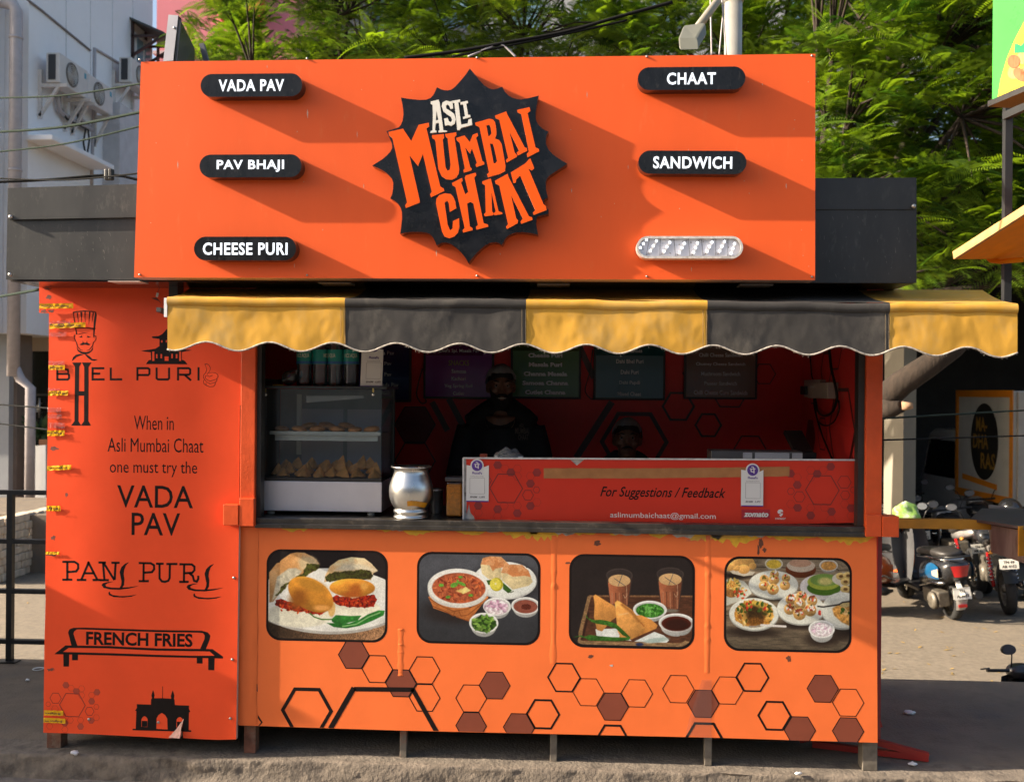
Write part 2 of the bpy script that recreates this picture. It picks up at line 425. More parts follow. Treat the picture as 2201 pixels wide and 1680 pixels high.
# counter wall
cw = [(512, 1128), (1884, 1151.5), (1886.3, 1595.3), (1520, 1584), (1190, 1576.5), (860, 1569), (513, 1558)]
cwp = QP(cw, 0); cwp.reverse()
mb = MB(); mb.poly([cwp], 0, .03, 0, 1)
cwall = mb.build('counter_wall', [m_counter, m_dark], kiosk)
BL = (at(513, 1558, 0), at(1886, 1595, 0)); LINE = ((BL[0].x, BL[0].z), (BL[1].x, BL[1].z))
# vertical seams of tape with blisters
for sx, n_ in ((862, 9), (1190, 12), (1521, 16)):
    mb = MB(); xw = at(sx, 1300, 0).x
    zt, zb = at(sx, 1150, 0).z, at(sx, {862: 1452, 1190: 1425, 1521: 1445}[sx], 0).z
    random.seed(sx)
    if sx == 862: zt = at(sx, 1350, 0).z
    def sf(u, v):
        bulge = .0010 + .0045 * max(0, noise.noise(Vector((sx, v * 19, 0))) - .12)
        w_ = .017 + .008 * noise.noise(Vector((v * 7, sx, 2)))
        return (xw + (u - .5) * 2 * w_, .0004 - (bulge + .0008) * math.sin(math.pi * u), zb + (zt - zb) * v)
    mb.grid(6, 90, sf)
    mb.build('seam_tape', m_counter, cwall)
# ragged yellow edge where the vinyl has torn away along the top
m_yel = M('old_yellow_vinyl', (.72, .40, .02), rough=.5, var=.2, scale=20, tint=(.12, .06, .03), thr=(.6, .72, 22))
m_grey = M('bare_board', (.42, .40, .37), rough=.8, var=.25, scale=25, tint=(.10, .06, .04), thr=(.55, .7, 18))
mb = MB(); random.seed(3)
def ragged(x0, x1, depth, mi, yy, zoff=0):
    n = max(6, int((x1 - x0) / 7)); top, low = [], []
    for i in range(n + 1):
        x = x0 + (x1 - x0) * i / n; yt = 1131 + (x - 552) * (1152 - 1131) / 1332 - 1
        e = math.sin(math.pi * i / n) ** .6
        d = depth * e * (.55 + .75 * random.random())
        top.append((x, yt)); low.append((x, yt + max(.8, d)))
    pl_ = QP(top + low[::-1], yy); pl_.reverse()
    mb.poly([pl_], yy, None, mi)
for x0, x1, d_ in ((600, 668, 12), (660, 720, 5), (805, 850, 8), (860, 930, 13), (905, 960, 6), (970, 1058, 10), (1075, 1160, 17), (1135, 1205, 22), (1215, 1290, 10), (1300, 1345, 7), (1390, 1440, 11), (1470, 1560, 20), (1525, 1640, 24), (1640, 1760, 14), (1750, 1884, 18)):
    ragged(x0, x1, d_, 0, -.0004)
for x0, x1, d_ in ((700, 760, 4), (830, 880, 5), (1040, 1085, 7), (1185, 1240, 9), (1300, 1390, 8), (1440, 1500, 12), (1600, 1660, 7)):
    ragged(x0, x1, d_, 1, -.0008)
mb.build('torn_edge', [m_yel, m_grey], cwall)
# print: honeycomb on the counter wall
mb = MB()
def hx(z, x, y, r, th, fill=None, Y=-.0003):
    c = z(x, y); p = at(*c, Y); s = z(x + r, y)[0] - c[0]
    k = at(c[0] + s, c[1], Y).x - p.x
    hexagon(mb, p.x, p.z, k, Y, th * k / r, 0, fill, LINE)
for (x, y, r, th, f) in ((843, 848, 104, 7, 1), (997, 940, 104, 7, None), (1152, 1033, 104, 7, 1), (1307, 948, 104, 7, None), (1307, 1128, 104, 7, None), (536, 1212, 172, 26, None),
                         (1612, 1132, 104, 6, None), (1612, 1312, 104, 7, 1), (1766, 1047, 104, 6, 1)): hx(zB, x, y, r, th, f)
for (x, y, r, th, f) in ((461, 787, 88, 9, None), (587, 863, 83, 4.5, None), (713, 938, 84, 5, 1), (838, 869, 84, 4.5, None), (1053, 847, 84, 4.5, None), (1182, 923, 84, 5, 1), (1307, 854, 84, 4.5, None),
                         (1437, 786, 88, 10, None), (1801, 845, 84, 5, 1), (1932, 917, 84, 4.5, None), (1932, 1065, 84, 5, 1), (1551, 985, 90, 12, None), (1682, 1060, 84, 5, 1), (352, 977, 90, 12, None), (228, 1045, 84, 5, 1),
                         (712, 1106, 88, 13, None), (1187, 1108, 104, 15, None)): hx(zC, x, y, r, th, f)
for seg in (((845, 1071), (1238, 1075), 30), ((690, 1330), (845, 1062), 34), ((1228, 1070), (1385, 1350), 30)):
    a, b = at(*zB(*seg[0]), 0), at(*zB(*seg[1]), 0); w_ = seg[2] / 1.6373 * .53735 / 440
    d = Vector((b.x - a.x, b.z - a.z)).normalized(); n_ = Vector((-d.y, d.x)) * w_ / 2
    q_ = clip_below([(a.x + n_.x, a.z + n_.y), (b.x + n_.x, b.z + n_.y), (b.x - n_.x, b.z - n_.y), (a.x - n_.x, a.z - n_.y)], LINE)
    mb.add([(x_, -.0007, z_) for x_, z_ in q_], [tuple(range(len(q_)))], 0)
q_ = QP(zq(zB, [(90, 972), (212, 1040), (215, 1090), (92, 1004)]), -.0015); mb.add([(a, -.0003, b) for a, b in q_], [(0, 1, 2, 3)], 1)
q_ = QP(zq(zB, [(215, 1240), (247, 1290), (225, 1312), (217, 1312), (235, 1290), (215, 1262)]), -.0015); mb.poly([q_], -.0003)
mb.build('honeycomb_print', [m_ink, m_brownprint], cwall)
# tape patches, scuffs and dents on the vinyl
mb = MB(); random.seed(11)
for (x, y, sx, sy) in ((480, 195, 14, 6), (632, 95, 22, 16), (600, 678, 15, 9), (1625, 690, 14, 16), (707, 726, 9, 7), (1480, 90, 14, 26), (1468, 130, 7, 34), (1500, 128, 12, 12)):
    pts = []
    for k in range(14):
        a = k * 2 * math.pi / 14; f = .6 + .6 * random.random()
        pts.append(zC(x + math.cos(a) * sx * f, y - math.sin(a) * sy * f))
    pl_ = QP(pts, -.0005); mb.poly([pl_], -.0005, None, 0 if y < 140 or sx > 12 else 1)
mb.build('scuff', [M('scuff_brown', (.13, .04, .02), rough=.6, var=.4, scale=40), m_grey], cwall)
m_tr = glass('clear_tape', (.98, .96, .94), .3, .12, .05)
for pts in (zq(zC, [(1090, 85), (1400, 60), (1395, 40), (1290, 38), (1100, 70)]), zq(zC, [(1110, 1000), (1175, 800), (1225, 800), (1225, 1105), (1090, 1085)])):
    mb = MB(); pl_ = QP(pts, -.0022); mb.poly([pl_], -.0022); mb.build('clear_tape', m_tr, cwall)
# corner strip between panel and counter wall
mb = MB(); a, b = at(514, 1132, -.004), at(551, 1558, -.004)
mb.grid(6, 40, lambda u, v: (a.x + (b.x - a.x) * u + .004 * noise.noise(Vector((v * 9, 3, 0))) * u, -.002 - .006 * math.sin(math.pi * u) - .003 * noise.noise(Vector((u * 3, v * 14, 5))), b.z + (a.z - b.z) * v))
mb.build('corner_strip', m_counter, cwall)

# counter top, window frame and posts
ct0, ct1 = at(548, 1113, -.03), at(1862, 1140, -.03)
zt = at(1215, 1122, -.02).z; zt2 = zt - .045
mb = MB(); mb.box(ct0.x, ct1.x + .03, -.028, .62, zt2, zt)
mb.box(ct0.x, ct1.x, -.036, -.028, zt2 - .004, zt2 + .02); 
ctop = mb.build('counter_top', M('counter_slab', (.032, .028, .024), rough=.32, var=.4, scale=14, tint=(.16, .13, .10), thr=(.55, .8, 20)), kiosk, bevel=.004)
mb = MB(); pl0, pl1 = at(515, 1130, -.035).x, at(547, 1130, -.035).x; ztop = at(1215, 617, 0).z
zpb = at(520, 1131, -.035).z
mb.box(pl0, pl1, -.036, .03, zpb, ztop); mb.build('post', m_post, kiosk, bevel=.004)
mb = MB(); pr0, pr1 = at(1859, 1140, -.03).x, at(1894.5, 1140, -.03).x; zpr = at(1870, 1153, -.03).z
mb.box(pr0, pr1, -.034, .03, zpr, ztop); mb.build('post', m_post, kiosk, bevel=.004)
mb = MB(); x0, z0, x1, z1 = qbox(480, 1084, 546, 1128, -.07); mb.box(x0, (x0 + x1) / 2, -.075, -.031, z0, z1); mb.box((x0 + x1) / 2 + .003, x1, -.072, -.037, z0 - .004, z1 + .03)
mb.build('hinge_bracket', m_post, kiosk, bevel=.003)
mb = MB(); x0, z0, x1, z1 = qbox(1880, 1109, 1932, 1153, -.05); mb.box(at(1896, 1130, -.05).x, x1, -.055, .02, z0, z1); mb.box(at(1861, 1130, -.05).x, at(1895, 1130, -.05).x, -.052, -.034, z0, z1 + .005)
mb.build('hinge_bracket', m_post, kiosk, bevel=.003)
mb = MB(); mb.box(pl1, pl1 + .022, -.012, .05, zt, ztop); mb.box(pr0 - .03, pr0, -.012, .05, zt, ztop); mb.box(pl1 + .022, pr0 - .03, -.012, .05, ztop - .06, ztop)
mb.build('window_frame', m_dark, kiosk)
# shell: walls, floor, ceiling
YB = 1.52; XL, XR = at(108, 1000, .0).x, at(1895, 1000, .03).x
zf = .22
mb = MB(); mb.box(XR - .03, XR, .031, YB + .03, .16, ztop); rwall = mb.build('side_wall', [m_redin], kiosk)
mb = MB(); mb.box(XL, XL + .03, -.004, YB + .03, .12, ztop); mb.build('side_wall', M('outer_sheet_grey', (.13, .12, .11), rough=.7), kiosk)
mb = MB(); mb.box(XL + .03, XR - .03, YB, YB + .03, .12, ztop); bwall = mb.build('back_wall', m_redin, kiosk)
mb = MB(); mb.box(XL + .03, XR - .03, .031, YB, .17, zf); mb.build('floor', m_dark, kiosk)
mb = MB(); mb.box(XL, XR, .031, YB + .03, ztop + .001, ztop + .03); mb.build('ceiling', M('ceiling_pale', (.72, .68, .66), rough=.6), kiosk)
mb = MB(); mb.box(pl0 - .02, pl0 + .02, .031, .75, zf, zt2 - .002); mb.build('partition', m_redin, kiosk)
# dark strip of red sheet past the right corner
mb = MB(); a = at(1886.5, 1300, .03).x; mb.box(a, at(1896, 1160, .03).x, .0305, .036, .155, zpr); mb.build('corner_sheet', M('deep_red_sheet', (.22, .012, .018), rough=.4), kiosk)
# inside print
mb = MB()
def hxi(z, x, y, r, th, fill=None, Y=YB - .002):
    c = z(x, y); p = at(*c, Y); s = z(x + r, y)[0] - c[0]; k = at(c[0] + s, c[1], Y).x - p.x
    hexagon(mb, p.x, p.z, k, Y, th * k / r, 0, fill)
for a in ((1385, 730, 176, 12, 1), (1385, 1035, 176, 12, None), (1100, 900, 110, 12, None)): hxi(z5, *a)
for a in ((1547, 875, 292, 40, None), (1918, 577, 142, 22, None), (2170, 735, 118, 20, None), (2100, 300, 150, 14, None), (1700, 1150, 100, 12, None), (640, 940, 120, 14, None)): hxi(z6, *a)
for a in ((670, 440, 170, 13, None), (960, 305, 100, 10, None), (840, 950, 150, 14, None)): hxi(z7, *a)
for (p, q, wd) in (((1060, 1010), (1360, 540), 55), ((1080, 60), (1210, 340), 50), ((-10, 510), (110, 740), 50), ((-150, 540), (-20, 780), 50)):
    a, b = at(*z6(*p), YB), at(*z6(*q), YB); stroke_xz(mb, [(a.x, a.z), (b.x, b.z)], wd * .25588 / 335, YB - .004)
mb.build('honeycomb_print', [m_redpr, m_redpr2], bwall)
mb = MB(); random.seed(21)
TX = lambda a, b, c: (XR - .0315 - (.0006 if b < -.0005 else 0), a, c)
for (y_, z_, r_, th, f) in ((.22, 1.88, .10, .0, 1), (.12, 1.66, .085, .012, None), (.12, 1.36, .095, .010, None), (.30, 1.50, .13, .014, None), (.24, 1.20, .10, .0, 1), (.62, 1.62, .26, .022, None), (.45, 1.21, .10, .006, None),
                            (.95, 1.95, .12, .016, None), (1.02, 1.58, .11, .010, None), (.9, 1.32, .1, .006, None), (1.25, 1.82, .08, .01, None), (1.3, 1.55, .12, .0, 1), (1.32, 1.30, .10, .012, None), (.68, 1.15, .10, .0, 1), (1.2, 1.2, .08, .006, None), (.75, 2.05, .12, .012, None)):
    hexagon(mb, y_, z_, r_, 0, th, 0, f, T=TX)
mb.build('honeycomb_print', [m_redpr, m_redpr2], rwall)
# roof box with fascia
YF = -.32
def ffas(q0, name, mat=m_black, Y=YF, back=1.62):
    pl_ = QP(q0, Y); 
    if sum(pl_[i][0] * pl_[(i + 1) % len(pl_)][1] - pl_[(i + 1) % len(pl_)][0] * pl_[i][1] for i in range(len(pl_))) < 0: pl_.reverse()
    mb = MB(); mb.poly([pl_], Y, back, 0); return mb.build(name, mat, kiosk, bevel=.003)
ffas([(13, 600.5), (17, 405), (560, 390), (1500, 384), (1970, 382), (1970, 608), (1100, 605)], 'roof_box', back=1.62)
ffas([(18, 472), (17.5, 404), (330, 394.5), (330, 466)], 'fascia_flap', Y=YF - .018, back=YF - .002)
ffas([(1740, 450), (1740, 383), (1969, 382), (1968, 450)], 'fascia_flap', Y=YF - .006, back=YF - .002)
for (x, y) in ((23, 466), (1964, 443), (22, 590)):
    p = at(x, y, YF - .02); mb = MB(); mb.ball(p, .010, 10, 6); mb.build('rivet', m_dsteel, kiosk)
mb = MB(); random.seed(23)
for k in range(70):
    l_ = k < 42; x = random.uniform(24, 280) if l_ else random.uniform(1765, 1960); y = random.uniform(480, 590) if l_ else random.uniform(460, 600); h_ = random.uniform(1.5, 8); a_ = random.uniform(-.35, .1)
    mb.poly([QP([(x, y), (x + h_ * a_ - .5, y - h_), (x + h_ * a_ + .3, y - h_), (x + .6, y)], YF - .0004)], YF - .0004)
mb.build('scratch', M('scratch_grey', (.13, .12, .105), rough=.8, var=.4, scale=50), kiosk)
# underside: glossy soffit and flush light panels
p0, p1 = at(16, 601, YF), at(1968, 609, YF)
mb = MB(); zs = p0.z - .004; mb.box(p0.x + .01, p1.x - .01, YF + .01, -.001, zs - .004, zs)
mb.box(p0.x + .01, p1.x - .01, -.001, .02, ztop, zs)
mb.build('soffit', M('soffit_gloss', (.03, .018, .016), rough=.16, var=.3, scale=9), kiosk)
for x, y in ((276, 607), (724, 610.5), (1190, 614), (1622, 615)):
    p = atZ(x, y, zs - .006); mb = MB(); mb.box(p.x - .075, p.x + .075, p.y - .05, p.y + .05, zs - .008, zs - .0045)
    mb.build('soffit_light', M('light_panel', (.55, .45, .40), rough=.35), kiosk)
# legs
def leg(q0, q1, yb, Y=.03, mat=m_legs, dep=.05):
    x0, x1 = at(q0, yb, Y).x, at(q1, yb, Y).x
    mb = MB(); mb.box(x0, x1, Y, Y + dep, -.004, .17); mb.build('leg', mat, kiosk, bevel=.003)
leg(100, 131, 1605, .03, m_legs, .07); leg(524, 549, 1612, .035, m_legs, .06); leg(859, 873.5, 1623, .035, m_legg, .04); leg(1182, 1197, 1635, .035, m_legg, .04); leg(1514, 1530, 1645, .035, m_legg, .04); leg(1854, 1886, 1657, .0315, m_legg, .08)
for x in (-2.4, -1.2, 0., 1.4):
    mb = MB(); mb.box(x, x + .06, YB - .05, YB + .01, -.004, .17); mb.build('leg', m_legs, kiosk)
mb = MB(); mb.box(XL + .04, XR - .04, .06, YB - .05, .145, .168); mb.build('floor_frame', m_dark, kiosk)
# ------------------------------------------------------------------ signboard
YS = -.45
sign = thing('signboard', 'large orange signboard above the awning with black star emblem and six pill shaped lightboxes', 'signboard', tuple(at(1025, 600, YS)))
q_ = QP([(288, 596), (1752, 602), (1752.5, 116), (303, 133)], YS)
mb = MB(); mb.poly([q_], YS, YF - .02, 0, 1)
mb.build('panel', [m_sign, M('panel_return', (.62, .40, .32), rough=.5)], sign)
m_pill = M('lightbox_black', (.010, .010, .011), rough=.22, spec=.3, var=.4, scale=30, tint=(.075, .065, .055), thr=(.58, .82, 45), stretch=(1, 1, .5))
m_pillside = M('lightbox_side', (.03, .016, .013), rough=.16, var=.2)
PD = .060
def lightbox(face, words, wbox, tilt=0.):
    x0, z0, x1, z1 = qbox(*face, YS - PD)
    pv = Vector(((x0 + x1) / 2, 0, (z0 + z1) / 2)); rm = Matrix.Rotation(tilt, 4, 'Y')
    T = lambda a, b, c: pv + rm @ (Vector((a, 0, c)) - pv) + Vector((0, b, 0))
    pp = pill(x0, z0, x1, z1); mb = MB(); mb.poly([pp], YS - PD, YS + .002, 0, 1, T=T)
    lb = mb.build('lightbox', [m_pill, m_pillside], sign)
    mb = MB(); a, b, c, d = qbox(*wbox, YS - PD - .0006)
    text_into(mb, words, a, b, c, d, YS - PD - .0006, bold=.026, spacing=1.10, T=T); mb.build('lettering', m_lit, lb)
    mb = MB()
    for sx in (.1, .9):
        p = T(x0 + (x1 - x0) * sx, YS - .012, z0 - .004); mb.ball(p, .006, 8, 5)
    return lb
lightbox((431, 157.6, 649.7, 208.8), 'VADA PAV', (469.8, 170.3, 610.6, 197))
lightbox((428.7, 331.6, 648.3, 381.6), 'PAV BHAJI', (465.6, 343.4, 610.6, 370.1))
lightbox((416.9, 508.6, 636.5, 559.5), 'CHEESE PURI', (435.8, 521.3, 618.2, 548))
lightbox((1370.8, 143, 1602.5, 194.2), 'CHAAT', (1433.3, 155.6, 1538.9, 182.4))
lightbox((1372, 323.5, 1604.7, 374.5), 'SANDWICH', (1403.8, 336, 1574, 363), tilt=.010)
# the lightbox that has lost its face: white tray with diode strips
x0, z0, x1, z1 = qbox(1368, 507.5, 1597.4, 555.3, YS - PD)
po, pi_ = pill(x0, z0, x1, z1), pill(x0 + .010, z0 + .010, x1 - .010, z1 - .010)
mb = MB(); mb.poly([po, pi_], YS - PD, YS + .002, 1, 1)
mb.poly([pi_], YS - .044, None, 0)
tray = mb.build('lightbox', [M('tray_white', (.78, .77, .82), rough=.5, var=.1, scale=20), M('tray_rim', (.72, .66, .60), rough=.3, metal=.3, var=.3, scale=50)], sign)
tray['label'] = 'faceless white lightbox with bare lit diode strips'
m_mod = M('module_white', (.7, .7, .72), rough=.4); m_wire = M('wire_grey', (.14, .12, .14), rough=.5)
prev = None
for i, (xa, ya, xb, yb) in enumerate(((212, 1472, 258, 1412), (288, 1496, 334, 1422), (392, 1500, 436, 1432), (510, 1508, 548, 1440), (618, 1508, 648, 1438), (720, 1500, 758, 1430), (816, 1498, 852, 1426), (905, 1515, 930, 1442))):
    a, b = at(*zr(xa, ya), YS - .046), at(*zr(xb, yb), YS - .046); d = b - a
    a2, b2 = a - d * .22, b + d * .22
    mb = MB(); mb.bar(a2, b2, .010, .017, up=(0, -1, 0)); st = mb.build('diode_strip', m_mod, tray)
    mb = MB()
    for t in (0, .5, 1): mb.ball(a + d * t + Vector((0, -.006, 0)), .0062, 8, 6)
    mb.build('diode', m_led, st)
    if prev is not None:
        mb = MB(); m_ = (prev + a2) / 2; mb.tube([prev, prev + Vector((.012, -.004, .012)), m_ + Vector((0, -.004, .005)), a2 + Vector((-.012, -.004, -.010)), a2], .0011, 5); mb.build('wire', m_wire, tray)
    prev = b2
for (xa, ya) in ((232, 1482), (440, 1513), (600, 1432), (510, 1447), (693, 1425), (880, 1432), (888, 1468)):
    mb = MB(); p = at(*zr(xa, ya), YS - .045); mb.ball(p, .003, 8, 5); mb.build('screw', m_dsteel, tray)
# scratches, chips and dried runs on the board
mb = MB(); random.seed(17)
for k in range(46):
    x, y = random.uniform(310, 1745), random.uniform(140, 590); h_ = random.choice((1.2, 1.6, 2.2, 5, 9)) * random.uniform(.5, 1.2); w2 = random.uniform(.5, 1.1)
    if k == 0: x, y, h_, w2 = 661, 245, 11, 1.6
    pts = [(x - w2, y), (x - w2 * .2, y - h_), (x + w2, y - h_ * .3), (x + w2 * .4, y + h_)]
    mb.poly([QP(pts, YS - .0003)], YS - .0003)
mb.build('scratch', M('scratch_pale', (.62, .40, .30), rough=.7, var=.3, scale=60), sign)
for x in (300, 660, 1025, 1390, 1745):
    for y in (128 - (x - 300) / 1450 * 8, 590 + (x - 300) / 1450 * 5):
        mb = MB(); p = at(x, y, YS - .002); mb.ball(p, .005, 8, 5); mb.build('screw', m_dsteel, sign)
# star emblem
star = [(847, 133), (878, 168), (915, 215), (950, 252), (985, 274), (1014, 280), (1042, 275), (1077, 260), (1086, 280), (1100, 302), (1122, 325), (1150, 340), (1180, 348), (1212, 350), (1270, 340), (1335, 323), (1327, 360), (1320, 400), (1313, 445), (1313, 485), (1322, 512), (1338, 535), (1358, 555), (1378, 568), (1404, 577), (1392, 600), (1385, 630), (1386, 665), (1402, 702), (1428, 733), (1460, 758), (1498, 782), (1537, 805), (1500, 830), (1455, 858), (1415, 885), (1395, 905), (1384, 935), (1386, 985), (1392, 1015), (1400, 1042), (1385, 1050), (1368, 1062), (1376, 1092), (1390, 1112), (1404, 1128), (1403, 1158), (1360, 1168), (1322, 1178), (1316, 1215), (1320, 1255), (1330, 1306), (1280, 1295), (1220, 1288), (1180, 1290), (1148, 1298), (1120, 1312), (1100, 1332), (1075, 1380), (1058, 1368), (1036, 1360), (1010, 1360), (985, 1366), (952, 1385), (920, 1412), (892, 1440), (865, 1472), (838, 1506), (820, 1475), (800, 1448), (778, 1422), (750, 1396), (725, 1378), (700, 1366), (675, 1361), (648, 1363), (613, 1382), (605, 1360), (595, 1340), (582, 1318), (562, 1300), (535, 1291), (500, 1287), (440, 1286), (395, 1290), (355, 1301), (361, 1255), (368, 1195), (367, 1145), (358, 1115), (340, 1088), (315, 1066), (285, 1050), (298, 1020), (305, 980), (306, 940), (297, 912), (280, 890), (258, 870), (228, 850), (195, 834), (157, 818), (192, 796), (230, 772), (260, 747), (285, 720), (298, 695), (297, 665), (285, 635), (258, 575), (300, 562), (345, 548), (360, 530), (372, 500), (378, 460), (376, 425), (370, 385), (360, 337), (400, 344), (445, 350), (495, 354), (540, 352), (570, 340), (590, 318), (603, 293), (615, 264), (640, 278), (665, 285), (690, 287), (715, 282), (740, 264), (765, 238), (790, 210), (820, 172)]
SY = YS - .062
def LG(pts, Y): return QP(zq(zLogo, pts), Y)
l_ = LG(star, SY); l_.reverse()
mb = MB(); mb.poly([l_], SY, YS + .002, 0, 1)
emblem = mb.build('emblem', [M('emblem_black', (.008, .008, .010), rough=.2, spec=.3, var=.4, scale=12, tint=(.04, .038, .036), thr=(.55, .85, 30)), m_pillside], sign)
m_lo = M('letter_orange', (.92, .105, .006), rough=.38, spec=.2, var=.03); m_lw = M('letter_white', (.74, .70, .62), rough=.4, var=.03)
m_lod = M('letter_edge', (.9, .36, .2), rough=.4)
GL = [
 (1, [(570, 365), (627, 352), (634, 372), (660, 568), (686, 572), (686, 579), (626, 583), (624, 573), (634, 568), (628, 515), (606, 519), (600, 568), (612, 571), (610, 583), (568, 587), (570, 574), (583, 569), (586, 480), (584, 388), (571, 382)], [[(612, 430), (624, 495), (606, 499)]]),
 (1, [(648, 400), (654, 372), (680, 358), (706, 366), (724, 360), (729, 414), (710, 418), (702, 396), (690, 385), (678, 396), (681, 415), (710, 432), (736, 452), (748, 488), (741, 520), (715, 538), (692, 530), (672, 536), (665, 486), (690, 480), (700, 505), (714, 511), (722, 496), (714, 474), (662, 437)], []),
 (1, [(722, 360), (778, 351), (780, 366), (766, 372), (786, 528), (832, 520), (838, 492), (860, 485), (864, 530), (786, 551), (776, 566), (758, 567), (756, 542), (738, 374), (724, 376)], []),
 (1, [(780, 370), (832, 360), (835, 375), (822, 381), (835, 460), (850, 459), (852, 474), (800, 489), (798, 475), (813, 469), (800, 385), (782, 387)], []),
 (0, [(272, 580), (375, 557), (433, 645), (485, 530), (556, 515), (559, 540), (540, 555), (638, 965), (662, 980), (666, 996), (572, 1041), (567, 1020), (578, 1003), (515, 735), (480, 820), (420, 745), (492, 1062), (492, 1079), (395, 1117), (390, 1098), (404, 1078), (300, 625), (275, 602)], []),
 (0, [(580, 603), (663, 595), (665, 620), (655, 632), (675, 828), (690, 855), (706, 846), (711, 810), (690, 625), (675, 610), (672, 595), (750, 583), (753, 600), (738, 617), (772, 840), (768, 872), (752, 900), (720, 917), (682, 915), (648, 893), (625, 842), (605, 650), (596, 630), (582, 624)], []),
 (0, [(752, 622), (810, 605), (848, 652), (868, 600), (902, 588), (905, 605), (892, 620), (935, 783), (948, 794), (949, 807), (893, 828), (888, 811), (897, 798), (862, 695), (848, 732), (814, 688), (850, 828), (860, 838), (858, 851), (805, 867), (801, 850), (812, 838), (775, 655), (755, 640)], []),
 (0, [(885, 515), (985, 487), (1010, 492), (1025, 510), (1034, 560), (1036, 595), (1025, 626), (1055, 638), (1072, 665), (1082, 720), (1100, 820), (1096, 855), (1062, 875), (975, 898), (969, 880), (983, 865), (915, 545), (888, 533)], [[(964, 533), (985, 528), (994, 548), (1000, 590), (990, 606), (978, 610)], [(989, 662), (1008, 662), (1018, 690), (1040, 785), (1030, 800), (1016, 802)]]),
 (0, [(1025, 465), (1105, 435), (1112, 455), (1235, 688), (1250, 694), (1253, 712), (1185, 746), (1180, 725), (1195, 712), (1128, 580), (1164, 725), (1180, 743), (1180, 754), (1108, 796), (1103, 780), (1118, 763), (1055, 492), (1030, 483)], []),
 (0, [(1182, 425), (1270, 405), (1275, 430), (1255, 447), (1312, 690), (1335, 700), (1338, 716), (1255, 758), (1250, 736), (1265, 718), (1210, 452), (1185, 441)], []),
 (0, [(608, 1085), (612, 1050), (632, 1026), (670, 1014), (712, 1018), (730, 1038), (742, 1068), (751, 1118), (705, 1145), (699, 1085), (686, 1064), (668, 1080), (690, 1235), (708, 1276), (725, 1262), (728, 1210), (771, 1190), (773, 1250), (762, 1292), (735, 1320), (700, 1331), (668, 1318), (650, 1282), (630, 1190)], []),
 (0, [(722, 940), (792, 905), (796, 924), (785, 936), (815, 1022), (836, 1004), (812, 905), (818, 888), (888, 868), (893, 884), (878, 902), (945, 1225), (975, 1234), (978, 1249), (895, 1270), (890, 1252), (905, 1238), (872, 1085), (850, 1073), (828, 1086), (847, 1248), (866, 1259), (867, 1273), (800, 1291), (796, 1276), (811, 1258), (745, 967), (725, 958)], []),
 (0, [(935, 930), (995, 908), (1001, 930), (1050, 1140), (1076, 1149), (1078, 1159), (1020, 1168), (1017, 1155), (1030, 1142), (1000, 1003), (1004, 1140), (1015, 1154), (1012, 1168), (952, 1176), (948, 1161), (960, 1148), (955, 955), (937, 946)], []),
 (0, [(1025, 925), (1115, 875), (1121, 898), (1265, 1175), (1288, 1184), (1291, 1200), (1210, 1229), (1206, 1212), (1222, 1193), (1138, 1025), (1175, 1190), (1188, 1204), (1185, 1225), (1110, 1265), (1103, 1250), (1118, 1233), (1055, 957), (1030, 946)], []),
 (0, [(1137, 866), (1235, 806), (1252, 790), (1262, 775), (1276, 768), (1303, 836), (1285, 852), (1262, 838), (1368, 1090), (1385, 1104), (1391, 1131), (1300, 1166), (1294, 1150), (1310, 1133), (1203, 888), (1176, 914), (1172, 938), (1156, 942)], []),
]
for white, o_, hs in GL:
    ol = LG(o_, SY - .008); 
    mb = MB(); mb.poly([ol] + [LG(h, SY - .008) for h in hs], SY - .008, SY + .001, 0, 1)
    mb.build('letter', [m_lw, m_lw] if white else [m_lo, m_lod], emblem)

# ------------------------------------------------------------------ awning
aw = thing('awning', 'yellow and charcoal striped canvas awning with scalloped frayed valance over the serving window', 'awning', tuple(at(1215, 640, -.4)))
m_ay = M('canvas_yellow', (.54, .29, .042), rough=.85, spec=.2, var=.12, scale=7, bump=.0012, bscale=11, tint=(.44, .30, .12), thr=(.48, .8, 5), stretch=(1, 1, .6))
m_ag = M('canvas_charcoal', (.044, .041, .039), rough=.8, spec=.2, var=.14, scale=7, bump=.0012, bscale=11, tint=(.14, .125, .105), thr=(.5, .85, 5), stretch=(1, 1, .6))
m_fray = M('frayed_binding', (.40, .36, .31), rough=.9, var=.5, scale=90)
YV = -.50
bx = [360, 742, 1131, 1520, 1912, 2187]
def vtop(q): return 641 + (q - 360) * (660 - 645) / 1827
def vbot(q):
    t = (q - 376) / 136.2
    base = 743.5 + (q - 376) * (755 - 743.5) / 1640
    if q > 2100: base += (q - 2100) * .05
    return base + 9.5 * math.cos(2 * math.pi * t)
def bil(q, v):
    """valance cloth point: v=0 top hem, v=1 scalloped edge"""
    yq = vtop(q) + (vbot(q) - vtop(q)) * v
    wv = .007 * noise.noise(Vector((q / 90, v * 1.3, 0))) + .003 * noise.noise(Vector((q / 37, v * 2.1, 5))) + .001 * noise.noise(Vector((q / 14, v * 5, 9)))
    dg = .006 * math.sin((q / 60 + v * 2.6)) * noise.noise(Vector((q / 200, 3, 0)))
    return at(q, yq, YV + (wv + dg) * min(1, v * 2.2 + .12) - .008 * v)
zb_ = at(1215, 621, -.02).z
